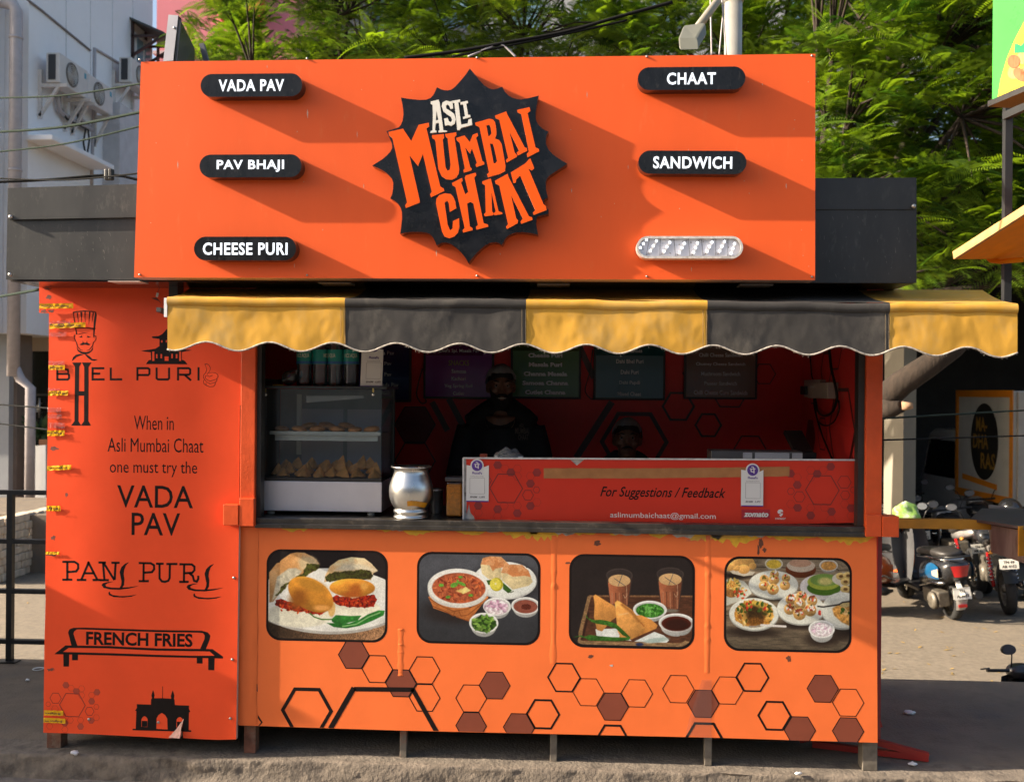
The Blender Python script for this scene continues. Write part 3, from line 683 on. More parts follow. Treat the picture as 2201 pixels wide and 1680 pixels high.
for i in range(5):
    x0, x1 = bx[i], bx[i + 1]; mat = (m_ay, m_ag)[i % 2]
    mb = MB(); mb.grid(int((x1 - x0) / 4.5), 26, lambda u, v: bil(x0 + (x1 - x0) * u, 1 - v))
    mb.build('valance', mat, aw)
    # rolled hem under the roof edge
    mb = MB()
    def hem(u, v):
        q = x0 + (x1 - x0) * u; p = at(q, vtop(q) + 1 + 3 * noise.noise(Vector((q / 160, 0, 2))), YV)
        a = math.pi * (1.62 * v - .25); r_ = .022
        return p + Vector((0, -math.sin(a) * r_ * .7 + .004, -.012 + math.cos(a) * r_ + .004 * noise.noise(Vector((q / 50, v, 4)))))
    mb.grid(int((x1 - x0) / 8), 10, hem); mb.build('hem', mat, aw)
    # sloping roof of the awning
    a0, a1 = at(x0, vtop(x0), YV), at(x1, vtop(x1), YV)
    bx0, bx1 = (a0.x if i else at(408, 622, -.02).x), (a1.x if i < 4 else at(2112, 632, -.02).x)
    mb = MB()
    def roof(u, v):
        xf, xb = a0.x + (a1.x - a0.x) * u, bx0 + (bx1 - bx0) * u
        zf_ = a0.z + (a1.z - a0.z) * u + .008; sg = .014 * math.sin(math.pi * v) * (1 + .7 * noise.noise(Vector((xf * 3, 1, 0))))
        return Vector((xf + (xb - xf) * v, YV + (-.02 - YV) * v, zf_ + (zb_ - zf_) * v - sg))
    mb.grid(24, 10, roof); mb.build('roof_cloth', mat, aw)
mb = MB(); mb.tube([bil(360 + 1827 * k / 400, 1) + Vector((0, -.003, 0)) for k in range(401)], [.0042 + .0015 * noise.noise(Vector((k * .7, 0, 0))) for k in range(401)], 6)
random.seed(5)
for k in range(330):
    q = 362 + 1823 * random.random(); p = bil(q, 1); l_ = .004 + .010 * random.random() ** 3
    d = Vector((random.uniform(-.6, .6), random.uniform(-.4, .1), -1)) * l_
    mb.tube([p, p + d * .6, p + d + Vector((random.uniform(-.3, .3) * l_, 0, 0))], [.0010, .0008, .0004], 3, caps=False)
mb.build('frayed_edge', m_fray, aw)
mb = MB()
for q in bx[1:5]:
    for off in (-9, -1.5):
        mb.tube([bil(q + off, k / 20) + Vector((0, -.002, 0)) for k in range(21)], .0009, 4)
mb.build('stitching', M('stitch_thread', (.12, .09, .05), rough=.8), aw)
mb = MB(); a, b = at(360, 650, YV + .02), at(2187, 664, YV + .02); mb.tube([a, b], .012, 8); mb.build('front_bar', m_dark, aw)
mb = MB(); p = at(362, 662, YV); mb.box(p.x - .018, p.x - .004, YV - .006, YV + .05, p.z - .04, p.z + .045); mb.build('end_cap', m_white, aw)
mb = MB(); p = at(374, 635, -.10); mb.box(p.x - .022, p.x + .022, -.11, -.035, p.z - .09, p.z + .045); mb.build('bracket', m_dark, aw)
for q in (420, 1215, 1880):
    mb = MB(); a, b = at(q, 700, -.02), at(q, 665, YV + .02); mb.bar((a.x, -.037, b.z - .03), (a.x, YV + .03, b.z), .02, .02); mb.build('support_arm', m_dark, aw)
mb = MB(); a, b = at(410, 622, -.02), at(2110, 634, -.02); mb.tube([a - Vector((0, 0, .02)), b - Vector((0, 0, .02))], .022, 8); mb.build('roller', m_dark, aw)
# ------------------------------------------------------------------ prints on the left panel
YP = -.0303
mb = MB()
def st(z, pts, w_, m_=mb, closed=False, taper=None, Y=YP, s=1.0):
    k = (z(1, 0)[0] - z(0, 0)[0]) / 440
    stroke_xz(m_, QP(zq(z, pts), Y), w_ * k, Y, 0, closed, [t * k for t in taper] if taper else None)
def pg(z, pts, holes=(), m_=mb, Y=YP, mi=0): m_.poly([QP(zq(z, pts), Y)] + [QP(zq(z, h), Y) for h in holes], Y, None, mi)
# chef
pg(zF, [(388, 130), (440, 120), (515, 114), (590, 118), (643, 128), (641, 140), (590, 131), (515, 127), (440, 133), (392, 146)])
for a in ([(388, 132), (398, 132), (420, 270), (438, 378), (424, 378)], [(643, 130), (634, 132), (618, 240), (612, 400), (624, 420), (634, 300), (652, 160)], [(430, 140), (446, 138), (452, 262)], [(470, 134), (492, 132), (484, 268), (479, 200)], [(515, 128), (530, 128), (524, 270)], [(566, 130), (584, 132), (563, 282), (565, 200)], [(606, 136), (622, 140), (597, 262)],
          [(436, 378), (470, 366), (520, 358), (558, 362), (500, 366), (460, 376)], [(410, 300), (470, 302), (540, 302), (640, 308), (636, 322), (540, 314), (415, 312)]): pg(zF, a)
for a in ([(452, 404), (470, 402), (492, 384), (486, 400), (498, 410), (470, 412)], [(588, 404), (570, 402), (545, 386), (553, 400), (538, 411), (568, 412)],
          [(520, 470), (500, 462), (488, 474), (462, 486), (475, 496), (500, 494), (522, 487), (545, 494), (570, 496), (584, 484), (560, 476), (545, 462)], [(498, 462), (492, 450), (500, 452), (506, 460)], [(536, 462), (542, 452), (548, 448), (546, 460)]): pg(zF, a)
st(zF, [(418, 388), (404, 392), (406, 420), (418, 448), (432, 470)], 9); st(zF, [(622, 396), (642, 396), (644, 425), (632, 450), (612, 470)], 9)
st(zF, [(428, 470), (440, 510), (470, 545), (500, 555)], 8, taper=[10, 10, 8, 3]); st(zF, [(616, 462), (605, 505), (570, 545), (540, 556)], 8, taper=[10, 10, 8, 3])
pg(zF, [(428, 510), (450, 545), (490, 568), (540, 572), (585, 555), (612, 512), (608, 550), (570, 585), (525, 598), (480, 588), (442, 560)])
pg(zF, [(376, 672), (390, 630), (420, 602), (470, 592), (510, 598), (470, 610), (430, 626), (400, 655)]); pg(zF, [(520, 600), (545, 598), (575, 620), (605, 648), (662, 652), (630, 668), (590, 662), (560, 640)])
# tall H column letter
pg(zF, [(382, 686), (482, 686), (482, 692), (458, 734), (456, 1002), (514, 1002), (514, 734), (492, 692), (492, 686), (592, 686), (592, 692), (562, 734), (560, 1330), (585, 1372), (585, 1380), (480, 1380), (480, 1374), (512, 1330), (512, 1050), (454, 1050), (450, 1330), (476, 1372), (476, 1380), (374, 1380), (374, 1374), (406, 1330), (412, 734), (384, 692)])
st(zF, [(218, 872), (218, 760)], 24); st(zF, [(206, 812), (348, 812)], 22); st(zF, [(206, 873), (332, 873), (346, 858), (346, 812)], 24); st(zF, [(300, 760), (334, 765), (338, 800)], 20)
for a in ([(735, 749), (606, 749), (606, 872), (738, 872)], [(600, 808), (690, 808)], [(806, 742), (806, 872), (932, 872)], [(1100, 884), (1100, 749), (1215, 749), (1232, 762), (1232, 810), (1218, 824), (1100, 824)], [(1311, 742), (1311, 860), (1326, 872), (1434, 872), (1448, 860), (1448, 742)], [(1547, 884), (1547, 749), (1664, 749), (1680, 762), (1680, 806), (1666, 820), (1560, 820)], [(1620, 822), (1690, 884)], [(1772, 738), (1772, 884)]): st(zF, a, 24)
# temple
pg(zF, [(1422, 316), (1400, 345), (1370, 375), (1330, 395), (1258, 400), (1266, 418), (1342, 428), (1342, 505), (1300, 532), (1230, 545), (1140, 556), (1180, 566), (1246, 574), (1250, 655), (1230, 660), (1218, 668), (1192, 704), (1650, 706), (1622, 668), (1602, 660), (1588, 655), (1590, 572), (1650, 560), (1700, 550), (1640, 545), (1560, 530), (1505, 505), (1505, 428), (1580, 418), (1590, 400), (1520, 392), (1478, 372), (1445, 340)],
   [[(1262, 566), (1286, 566), (1286, 668), (1262, 668)], [(1304, 594), (1320, 594), (1320, 640), (1304, 640)], [(1353, 594), (1370, 594), (1370, 640), (1353, 640)], [(1398, 620), (1442, 620), (1442, 668), (1398, 668)], [(1472, 592), (1490, 592), (1490, 640), (1472, 640)], [(1521, 594), (1540, 594), (1540, 640), (1521, 640)], [(1559, 566), (1580, 566), (1580, 668), (1559, 668)], [(1361, 442), (1376, 442), (1376, 466), (1361, 466)], [(1412, 440), (1425, 440), (1425, 466), (1412, 466)]])
# thumb
for a in ([(1850, 720), (1842, 706), (1858, 701), (1885, 712), (1902, 745), (1898, 775), (1880, 800), (1905, 796), (1950, 798), (1980, 815), (1988, 838), (1975, 858), (1975, 885), (1955, 905), (1955, 925), (1938, 950), (1895, 953), (1855, 938), (1830, 918), (1826, 890), (1838, 872), (1824, 850), (1830, 820), (1850, 800), (1862, 765), (1850, 720)], [(1925, 828), (1890, 842), (1870, 828), (1848, 835), (1846, 855), (1870, 880), (1900, 890), (1975, 868)], [(1880, 800), (1865, 815)], [(1838, 872), (1862, 900), (1900, 920), (1955, 905)], [(1855, 938), (1855, 910)]): st(zF, a, 5)
# lines of words
def qt(s, *b, **k): qtext(mb, s, *b, YP, **k)
qt('When in', 287.9, 893.4, 373.6, 923.7); qt('Asli Mumbai Chaat', 231.3, 941.3, 437.2, 971.5); qt('one must try the', 236, 990.3, 423.8, 1024.5)
qt('VADA', 251.7, 1043, 414.9, 1091, bold=.006); qt('PAV', 282.8, 1101.7, 387.2, 1150.3, bold=.006)
qt('FRENCH FRIES', *zG(408, 690), *zG(1303, 803), bold=.03)
# slab letters
def slab(pts, w_=20): st(zG, pts, w_)
for a in ([(250, 96), (250, 246)], [(208, 96), (310, 96), (340, 115), (342, 150), (325, 176), (250, 182)], [(208, 246), (292, 246)], [(432, 95), (368, 246)], [(424, 95), (502, 246)], [(392, 192), (475, 192)], [(330, 248), (410, 248)], [(462, 248), (540, 248)], [(550, 100), (562, 246)], [(512, 102), (575, 102)], [(555, 104), (645, 248)], [(656, 104), (648, 248)], [(620, 104), (690, 104)], [(525, 250), (600, 250)],
          [(892, 106), (890, 258)], [(850, 106), (950, 108), (978, 124), (980, 158), (962, 182), (892, 188)], [(850, 258), (935, 258)], [(1025, 108), (1025, 235), (1045, 260), (1070, 264), (1098, 255), (1110, 232), (1112, 112)], [(995, 112), (1060, 112)], [(1082, 114), (1175, 114)], [(1232, 116), (1230, 264)], [(1192, 116), (1295, 118), (1318, 136), (1318, 166), (1300, 188), (1232, 192)], [(1190, 264), (1270, 264)], [(1275, 192), (1305, 215), (1315, 255), (1338, 262), (1350, 240), (1350, 212)]): slab(a, 19)
for dx, dy in ((0, 0), (713, 15)):
    pg(zG, [(770 + dx, 98 + dy), (735 + dx, 112 + dy), (705 + dx, 140 + dy), (690 + dx, 180 + dy), (698 + dx, 225 + dy), (706 + dx, 260 + dy), (702 + dx, 290 + dy), (690 + dx, 314 + dy), (710 + dx, 318 + dy), (727 + dx, 290 + dy), (731 + dx, 240 + dy), (724 + dx, 200 + dy), (728 + dx, 165 + dy), (742 + dx, 128 + dy)])
    pg(zG, [(640 + dx, 262 + dy), (590 + dx, 265 + dy), (550 + dx, 275 + dy), (538 + dx, 292 + dy), (555 + dx, 315 + dy), (610 + dx, 328 + dy), (690 + dx, 330 + dy), (770 + dx, 320 + dy), (852 + dx, 298 + dy), (770 + dx, 308 + dy), (690 + dx, 314 + dy), (620 + dx, 312 + dy), (575 + dx, 302 + dy), (570 + dx, 288 + dy), (590 + dx, 275 + dy)])
    pg(zG, [(610 + dx, 345 + dy), (594 + dx, 355 + dy), (600 + dx, 375 + dy), (640 + dx, 392 + dy), (720 + dx, 396 + dy), (790 + dx, 388 + dy), (834 + dx, 371 + dy), (760 + dx, 382 + dy), (690 + dx, 383 + dy), (630 + dx, 374 + dy), (610 + dx, 362 + dy)])
# bench
pg(zG, [(285, 800), (265, 720), (256, 690), (268, 662), (300, 650), (400, 648), (1000, 668), (1380, 674), (1430, 688), (1452, 715), (1445, 750), (1415, 828), (1366, 826), (1402, 745), (1405, 715), (1390, 694), (1350, 690), (1000, 686), (400, 664), (330, 664), (308, 680), (302, 700), (318, 750), (336, 800)])
pg(zG, [(146, 866), (235, 797), (600, 803), (1000, 822), (1470, 828), (1558, 892), (1558, 907), (1300, 902), (1000, 895), (600, 882), (200, 872), (146, 872)], [[(215, 852), (262, 818), (600, 822), (1000, 842), (1445, 848), (1488, 884), (1300, 884), (1000, 876), (600, 862)]])
for a in ([(216, 870), (267, 872), (265, 975), (218, 975)], [(290, 873), (340, 875), (340, 922), (290, 922)], [(1338, 900), (1387, 902), (1387, 950), (1338, 948)], [(1434, 904), (1488, 906), (1485, 1006), (1434, 1004)]): pg(zG, a)
# gateway
pg(zG, [(798, 1497), (825, 1497), (830, 1348), (820, 1344), (836, 1320), (834, 1290), (952, 1294), (954, 1248), (962, 1240), (956, 1216), (966, 1185), (970, 1172), (976, 1186), (984, 1216), (980, 1240), (1048, 1240), (1049, 1142), (1054, 1142), (1054, 1240), (1122, 1244), (1120, 1216), (1130, 1188), (1135, 1174), (1141, 1188), (1150, 1218), (1146, 1246), (1152, 1256), (1154, 1298), (1274, 1302), (1272, 1330), (1284, 1354), (1272, 1360), (1270, 1508), (1291, 1510), (1291, 1523), (798, 1509)],
   [[(998, 1498), (1000, 1410), (1015, 1382), (1044, 1364), (1072, 1382), (1090, 1412), (1092, 1502)], [(872, 1480), (873, 1415), (885, 1398), (900, 1390), (915, 1400), (925, 1416), (923, 1482)], [(1166, 1486), (1168, 1420), (1180, 1404), (1198, 1398), (1212, 1408), (1222, 1424), (1220, 1488)]])
for x, y in ((876, 1430), (1172, 1438)): pg(zG, [(x, y), (x + 46, y + 1), (x + 46, y + 50), (x, y + 50)])
mb.build('black_print', m_ink, side)
# honeycomb, lower left
mb = MB()
def hxp(z, x, y, r, th, fill=None, Y=YP):
    c = z(x, y); p = at(*c, Y); k = at(z(x + r, y)[0], c[1], Y).x - p.x; hexagon(mb, p.x, p.z, k, Y, max(.0009, th * k / r), 0, fill)
for a in ((293, 1298, 112, 7, None), (238, 1131, 28, 2, 1), (282, 1155, 28, 2, None), (326, 1183, 28, 2, 1), (371, 1160, 28, 2, None), (371, 1215, 28, 2, None), (152, 1240, 50, 5, None), (500, 1190, 28, 2, 1), (455, 1215, 28, 2, None), (455, 1267, 28, 2, 1), (437, 1350, 40, 5, None), (495, 1313, 24, 3, None), (147, 1330, 30, 2, None), (495, 1403, 28, 2, None), (450, 1428, 28, 2, 1), (275, 1425, 28, 2, None), (362, 1425, 28, 2, None), (362, 1478, 28, 2, 1), (230, 1450, 28, 2, 1), (230, 1503, 28, 2, None), (102, 1475, 28, 2, None), (90, 1290, 22, 3, None)): hxp(zG, *a)
mb.build('honeycomb_print', [M('print_red_line', (.24, .02, .012), rough=.45), M('print_red_fill', (.42, .05, .022), rough=.45)], side)
# strips of printed yellow tape along the left edge, some with only clear tape left
m_tape = M('tape_yellow', (.80, .42, .008), rough=.22, var=.1, scale=30, tint=(.7, .55, .25), thr=(.66, .8, 35)); m_ink2 = M('tape_ink', (.05, .018, .012), rough=.4)
def tape(z, x0, y0, x1, y1, h, seed, words=True, mat=m_tape, par=side, Y=YP - .004, sl=0):
    a, b = at(*z(x0, y0), Y), at(*z(x1, y1), Y); k = (z(1, 0)[0] - z(0, 0)[0]) / 440; hh = h * k
    mb = MB(); n_ = 30
    mb.grid(n_, 5, lambda u, v: Vector((a.x + (b.x - a.x) * u + sl * k * v, Y + .0035 * noise.noise(Vector((u * 7 + seed, v * 2.5, seed))) - .002, a.z + (b.z - a.z) * u - hh * (1 - v) + .002 * noise.noise(Vector((u * 9, seed, 0))))))
    t = mb.build('tape_strip', mat, par)
    if words:
        mb = MB(); L_ = b.x - a.x; hz = hh * .46
        f = text_into; sp = min(1., L_ / .17)
        w_ = L_ * .8
        f(mb, 'Belgian Waffle'[:max(4, int(14 * sp))], b.x - L_ * .12 - w_, (a.z + b.z) / 2 - hh * .75, b.x - L_ * .12, (a.z + b.z) / 2 - hh * .25, Y - .0085, bold=.02, flip=True, res=1)
        mb.build('tape_lettering', m_ink2, t)
tape(zF, 20, 40, 396, 34, 58, 1, Y=YP - .012); tape(zF, 134, 262, 530, 244, 54, 2); tape(zF, 124, 716, 302, 716, 52, 3, sl=0); tape(zF, 117, 998, 334, 996, 54, 4, sl=10); tape(zF, 110, 1434, 300, 1430, 62, 5)
tape(z3, 316, 1282, 480, 1274, 32, 6); tape(z3, 314, 1548, 408, 1548, 36, 7); tape(zG, 56, 1340, 218, 1345, 44, 8); tape(zG, 52, 1402, 236, 1412, 42, 9)
tape(z4, 272, 305, 357, 306, 18, 10, words=False)
m_clear = glass('clear_strip', (.97, .90, .88), 1.4, .1, .10)
for i, a in enumerate(((130, 230, 362, 228, 56), (130, 352, 320, 352, 52), (124, 672, 300, 672, 44), (117, 970, 245, 970, 30), (112, 1182, 262, 1182, 54), (120, 1255, 268, 1255, 52), (118, 1345, 302, 1352, 60))): tape(zF, *a, 20 + i, words=False, mat=m_clear)
# holes, dents and brown glue marks
m_glue = M('glue_mark', (.16, .045, .03), rough=.6, var=.5, scale=60)
random.seed(31)
for z, x, y, sx, sy in ((zF, 70, 120, 40, 26), (zF, 150, 118, 48, 16), (z3, 320, 95, 24, 7), (z3, 325, 150, 20, 14), (z4, 318, 225, 16, 14), (z4, 305, 325, 34, 10), (z4, 300, 1010, 30, 10), (z3, 365, 1165, 30, 16), (z3, 445, 1475, 10, 16)):
    mb = MB(); pts = []
    for k in range(16):
        a = k * math.pi / 8; f = .5 + .7 * random.random(); pts.append((x + math.cos(a) * sx * f, y - math.sin(a) * sy * f))
    pg(z, pts, m_=mb, Y=YP - (.0135 if (z is zF and x < 100) else 0)); mb.build('glue_mark', m_glue, side)
for z, x, y, r in ((zG, 433, 1417, 11), (zG, 1016, 1443, 9), (zG, 1636, 915, 10), (zG, 1650, 230, 8), (zG, 1620, 1410, 13)):
    mb = MB(); p = at(*z(x, y), YP); mb.lathe([(.0065, 0), (.0065, .003), (.0025, .004)], p, 12, mtx=Matrix.Rotation(R(90), 3, 'X')); mb.build('screw', m_dsteel, side)
# torn flap at the foot of the panel
mb = MB(); P_ = [at(*zG(*p), Y) for p, Y in (((1230, 1410), YP), ((1205, 1500), YP - .012), ((1195, 1578), YP - .03), ((1100, 1572), YP - .006), ((1165, 1500), YP - .002))]
mb.add(P_, [(0, 1, 4), (1, 2, 3, 4)], 0); mb.build('torn_flap', M('vinyl_back', (.55, .30, .24), rough=.6, var=.3, scale=40), side)
# tear with hanging scrap near the top right
mb = MB(); P_ = [at(*z3(*p), YP - d) for p, d in (((1052, 118), .001), ((1068, 122), .012), ((1060, 150), .016), ((1046, 145), .004))]
mb.add(P_, [(0, 1, 2, 3)], 0); mb.build('torn_flap', m_white, side)
mb = MB(); pg(z3, [(1016, 155), (1050, 150), (1078, 180), (1055, 170)], m_=mb); st(z3, [(1078, 70), (1066, 100), (1056, 122)], 3, m_=mb); st(z3, [(1050, 150), (1062, 165), (1080, 188)], 3, m_=mb); mb.build('crack', m_glue, side)

# ------------------------------------------------------------------ printed food pictures
def sstep(a, b, x):
    t = np.clip((x - a) / (b - a), 0, 1); return t * t * (3 - 2 * t)
def vnoise(X, Y_, s, seed, octv=3):
    r_ = np.random.default_rng(seed); out = np.zeros_like(X); amp = 1; tot = 0
    for o in range(octv):
        n = 64; g = r_.random((n, n)); x, y = X / s * 2 ** o, Y_ / s * 2 ** o
        xi, yi = np.floor(x).astype(int), np.floor(y).astype(int); fx, fy = x - xi, y - yi; fx = fx * fx * (3 - 2 * fx); fy = fy * fy * (3 - 2 * fy)
        G = lambda a, b: g[a % n, b % n]
        out += amp * ((G(xi, yi) * (1 - fx) + G(xi + 1, yi) * fx) * (1 - fy) + (G(xi, yi + 1) * (1 - fx) + G(xi + 1, yi + 1) * fx) * fy); tot += amp; amp *= .55
    return out / tot
class Print:
    """a printed photograph, mixed dot by dot in the coordinates of the enlarged picture"""
    def __init__(self, x0, y0, x1, y1, nx, ny):
        self.X, self.Y = np.meshgrid(np.linspace(x0, x1, nx), np.linspace(y0, y1, ny)); self.c = np.zeros((ny, nx, 3)); self.seed = 1
    def mix(self, m, c):
        c = np.asarray(c, float); self.c = self.c * (1 - m[..., None]) + (c if c.ndim == 3 else c[None, None]) * m[..., None]
    def tone(self, c, tex=0., s=30., c2=None, sx=1, thr=None):
        self.seed += 1; n = vnoise(self.X / sx, self.Y, s, self.seed); c = np.array(c, float)
        if c2 is not None:
            t = sstep(.35, .65, n) if thr is None else sstep(*thr, n)
            return c * (1 - t[..., None]) + np.array(c2, float) * t[..., None]
        return c * (1 + tex * (n[..., None] - .5) * 2)
    def ell(self, cx, cy, rx, ry, c, rot=0., soft=.04, shade=0., lx=-.3, ly=-.7, rough_=0., **k):
        a = R(rot); dx, dy = self.X - cx, self.Y - cy; u, v = (dx * math.cos(a) + dy * math.sin(a)) / rx, (-dx * math.sin(a) + dy * math.cos(a)) / ry
        d = np.sqrt(u * u + v * v)
        if rough_: self.seed += 1; d = d + rough_ * (vnoise(self.X, self.Y, min(rx, ry) * .35 + 6, self.seed) - .5)
        m = 1 - sstep(1 - soft, 1 + soft, d); col_ = self.tone(c, **k)
        if shade: col_ = col_ * (1 + shade * (u * lx + v * ly))[..., None].clip(.15, 2)
        self.mix(m, col_.clip(0, 255))
    def poly(self, pts, c, soft=5., shade=None, rough_=0., **k):
        X, Y_ = self.X, self.Y; ins = np.zeros(X.shape, bool); dm = np.full(X.shape, 1e9); n = len(pts)
        if rough_:
            self.seed += 1; X = X + rough_ * (vnoise(self.X, self.Y, rough_ * 2.2, self.seed) - .5) * 2; self.seed += 1; Y_ = Y_ + rough_ * (vnoise(self.X, self.Y, rough_ * 2.2, self.seed) - .5) * 2
        for i in range(n):
            (ax, ay), (bx_, by) = pts[i], pts[(i + 1) % n]
            cond = ((ay > Y_) != (by > Y_)); xs = (bx_ - ax) * (Y_ - ay) / ((by - ay) if by != ay else 1e-9) + ax; ins ^= cond & (X < xs)
            t = np.clip(((X - ax) * (bx_ - ax) + (Y_ - ay) * (by - ay)) / max(1e-9, (bx_ - ax) ** 2 + (by - ay) ** 2), 0, 1)
            dm = np.minimum(dm, np.hypot(X - ax - t * (bx_ - ax), Y_ - ay - t * (by - ay)))
        sd_ = np.where(ins, dm, -dm); m = sstep(-soft, soft, sd_); col_ = self.tone(c, **k)
        if shade: (gx, gy, s_) = shade; mxs = [p[0] for p in pts]; mys = [p[1] for p in pts]; cx, cy = sum(mxs) / n, sum(mys) / n; sz = max(max(mxs) - min(mxs), max(mys) - min(mys)) / 2; col_ = col_ * (1 + s_ * ((self.X - cx) * gx + (self.Y - cy) * gy) / sz)[..., None].clip(.1, 2)
        self.mix(m, col_.clip(0, 255))
    def line(self, pts, w_, c, soft=4., **k):
        dm = np.full(self.X.shape, 1e9)
        for (ax, ay), (bx_, by) in zip(pts[:-1], pts[1:]):
            t = np.clip(((self.X - ax) * (bx_ - ax) + (self.Y - ay) * (by - ay)) / max(1e-9, (bx_ - ax) ** 2 + (by - ay) ** 2), 0, 1); dm = np.minimum(dm, np.hypot(self.X - ax - t * (bx_ - ax), self.Y - ay - t * (by - ay)))
        self.mix(1 - sstep(w_ / 2 - soft, w_ / 2 + soft, dm), self.tone(c, **k))
    def bits(self, cx, cy, rx, ry, n, sz, cols, seed, asp=1.6):
        r_ = random.Random(seed)
        for _ in range(n):
            a, d = r_.random() * 6.28, r_.random() ** .5; f = .6 + .7 * r_.random()
            self.ell(cx + rx * d * math.cos(a), cy + ry * d * math.sin(a), sz * f * asp, sz * f, r_.choice(cols), r_.random() * 180, .25, shade=.3)
def bowl(P, cx, cy, rx, ry, fill, deep=.35, wall=(236, 238, 234), rim=.10, **k):
    P.ell(cx, cy + ry * deep, rx * .86, ry, [w_ * .78 for w_ in wall], soft=.05, shade=.2)
    P.ell(cx, cy, rx, ry, wall, soft=.03, shade=.06); P.ell(cx, cy + ry * .05, rx * (1 - rim), ry * (1 - rim * 1.2), [w_ * .9 for w_ in wall], shade=-.1)
    if fill: P.ell(cx, cy + ry * .09, rx * (1 - rim * 1.7), ry * (1 - rim * 2.2), fill, rough_=.05, **k)
P1 = Print(72, 110, 1985, 1500, 300, 220); P = P1
P.c[:] = (38, 31, 32); P.poly([(1750, 620), (2000, 660), (2000, 900), (1750, 880)], (150, 130, 100), tex=.5, s=18, sx=.4)
P.poly([(60, 1150), (2000, 1080), (2000, 1520), (60, 1520)], (112, 84, 60), tex=.45, s=16, shade=(1, .2, .55))
P.ell(1060, 900, 1250, 520, (200, 197, 188), soft=.012, shade=.15); P.ell(1060, 870, 1250, 505, (238, 238, 230), soft=.012, shade=.04)
P.ell(560, 1130, 560, 190, (232, 228, 205), soft=.1, tex=.08, s=60); P.ell(1480, 1000, 430, 150, (235, 230, 206), soft=.06, shade=-.1, tex=.07, s=50); P.ell(1110, 1010, 60, 130, (222, 180, 110), soft=.2)
P.poly([(180, 900), (260, 850), (420, 900), (600, 950), (760, 1000), (1050, 960), (1020, 1060), (900, 1110), (760, 1100), (560, 1060), (300, 1030), (190, 980)], (150, 38, 18), rough_=30, tex=.7, s=26)
P.poly([(1120, 830), (1200, 800), (1500, 830), (1790, 770), (1850, 850), (1800, 960), (1520, 980), (1250, 960), (1110, 890)], (146, 34, 16), rough_=30, tex=.7, s=26)
P.bits(600, 1010, 380, 80, 40, 14, [(190, 60, 25), (110, 22, 12), (205, 90, 40)], 4); P.bits(1480, 890, 330, 70, 40, 14, [(185, 55, 22), (105, 20, 12), (200, 80, 35)], 5)
P.poly([(85, 930), (80, 450), (200, 300), (430, 140), (530, 118), (660, 122), (800, 190), (850, 230), (910, 310), (860, 390), (640, 520), (420, 600), (250, 780), (150, 920)], (205, 150, 92), soft=8, shade=(-.2, -1, .25), c2=(226, 178, 122), s=160)
P.poly([(600, 400), (560, 260), (640, 180), (780, 180), (850, 220), (900, 300), (800, 330), (680, 390)], (232, 206, 158), soft=40, tex=.1, s=50)
P.poly([(130, 910), (210, 520), (400, 380), (520, 370), (620, 420), (520, 540), (350, 650), (230, 800)], (214, 205, 178), soft=16, tex=.22, s=40)
P.poly([(640, 440), (700, 300), (760, 280), (900, 300), (910, 330), (850, 400), (700, 500), (520, 590), (380, 650), (220, 830), (190, 830), (300, 660), (470, 560)], (88, 92, 34), rough_=26, soft=8, c2=(60, 55, 22), s=26)
P.ell(765, 790, 400, 245, (212, 142, 50), rot=28, soft=.03, shade=.34, tex=.12, s=90); P.ell(780, 640, 250, 90, (188, 130, 46), rot=18, soft=.5); P.ell(560, 870, 130, 160, (150, 88, 28), rot=30, soft=.7); P.ell(950, 1000, 140, 45, (226, 160, 84), soft=.5)
P.poly([(985, 590), (1000, 480), (1080, 330), (1220, 230), (1430, 180), (1640, 195), (1760, 280), (1860, 390), (1790, 430), (1750, 540), (1300, 520), (1080, 560)], (226, 186, 130), soft=8, shade=(-.3, -1, .25), c2=(240, 214, 170), s=150)
P.poly([(1150, 400), (1300, 290), (1560, 290), (1700, 330), (1840, 390), (1560, 380), (1300, 400)], (238, 226, 196), soft=40, tex=.1, s=50)
P.poly([(1000, 500), (1140, 420), (1400, 400), (1600, 370), (1740, 390), (1780, 470), (1740, 540), (1300, 540), (1060, 590), (1000, 560)], (76, 78, 30), rough_=24, soft=8, c2=(52, 46, 20), s=28)
P.ell(1445, 670, 372, 146, (222, 148, 54), soft=.035, shade=.32, tex=.1, s=80); P.ell(1500, 690, 110, 80, (180, 100, 36), soft=.6); P.ell(1440, 780, 150, 50, (176, 92, 34), soft=.7); P.ell(1640, 640, 60, 60, (236, 170, 80), soft=.6)
for pts, w_ in (([(750, 1090), (830, 1150), (950, 1185), (1120, 1182)], 22),): P.line(pts, w_, (84, 124, 60))
P.poly([(1110, 1180), (1180, 1110), (1400, 1120), (1600, 1110), (1540, 1190), (1350, 1240), (1180, 1250), (1120, 1220)], (48, 122, 46), shade=(0, -1, .35), tex=.25, s=40)
P.poly([(1030, 1240), (1150, 1240), (1400, 1240), (1560, 1180), (1700, 1090), (1880, 1020), (1980, 1025), (1960, 1100), (1780, 1190), (1560, 1280), (1350, 1320), (1150, 1305)], (44, 118, 44), shade=(0, -1, .3), tex=.3, s=45)
P.line([(1290, 1290), (1520, 1250), (1720, 1130), (1900, 1060)], 16, (150, 196, 130), soft=10)
P2 = Print(195, 145, 2040, 1470, 300, 220); P = P2
P.c[:] = P.tone((74, 76, 82), tex=.05, s=60); P.c *= (1.12 - .42 * sstep(200, 1400, P.Y))[..., None]
P.ell(760, 1010, 480, 190, (44, 38, 38), soft=.4); P.ell(1540, 560, 500, 290, (36, 34, 36), soft=.35)
P.poly([(340, 800), (400, 765), (600, 850), (1000, 950), (1270, 760), (1270, 800), (1190, 880), (975, 1160), (700, 1060), (420, 970), (400, 920)], (196, 118, 62), soft=6, tex=.2, s=60, shade=(0, -1, .2))
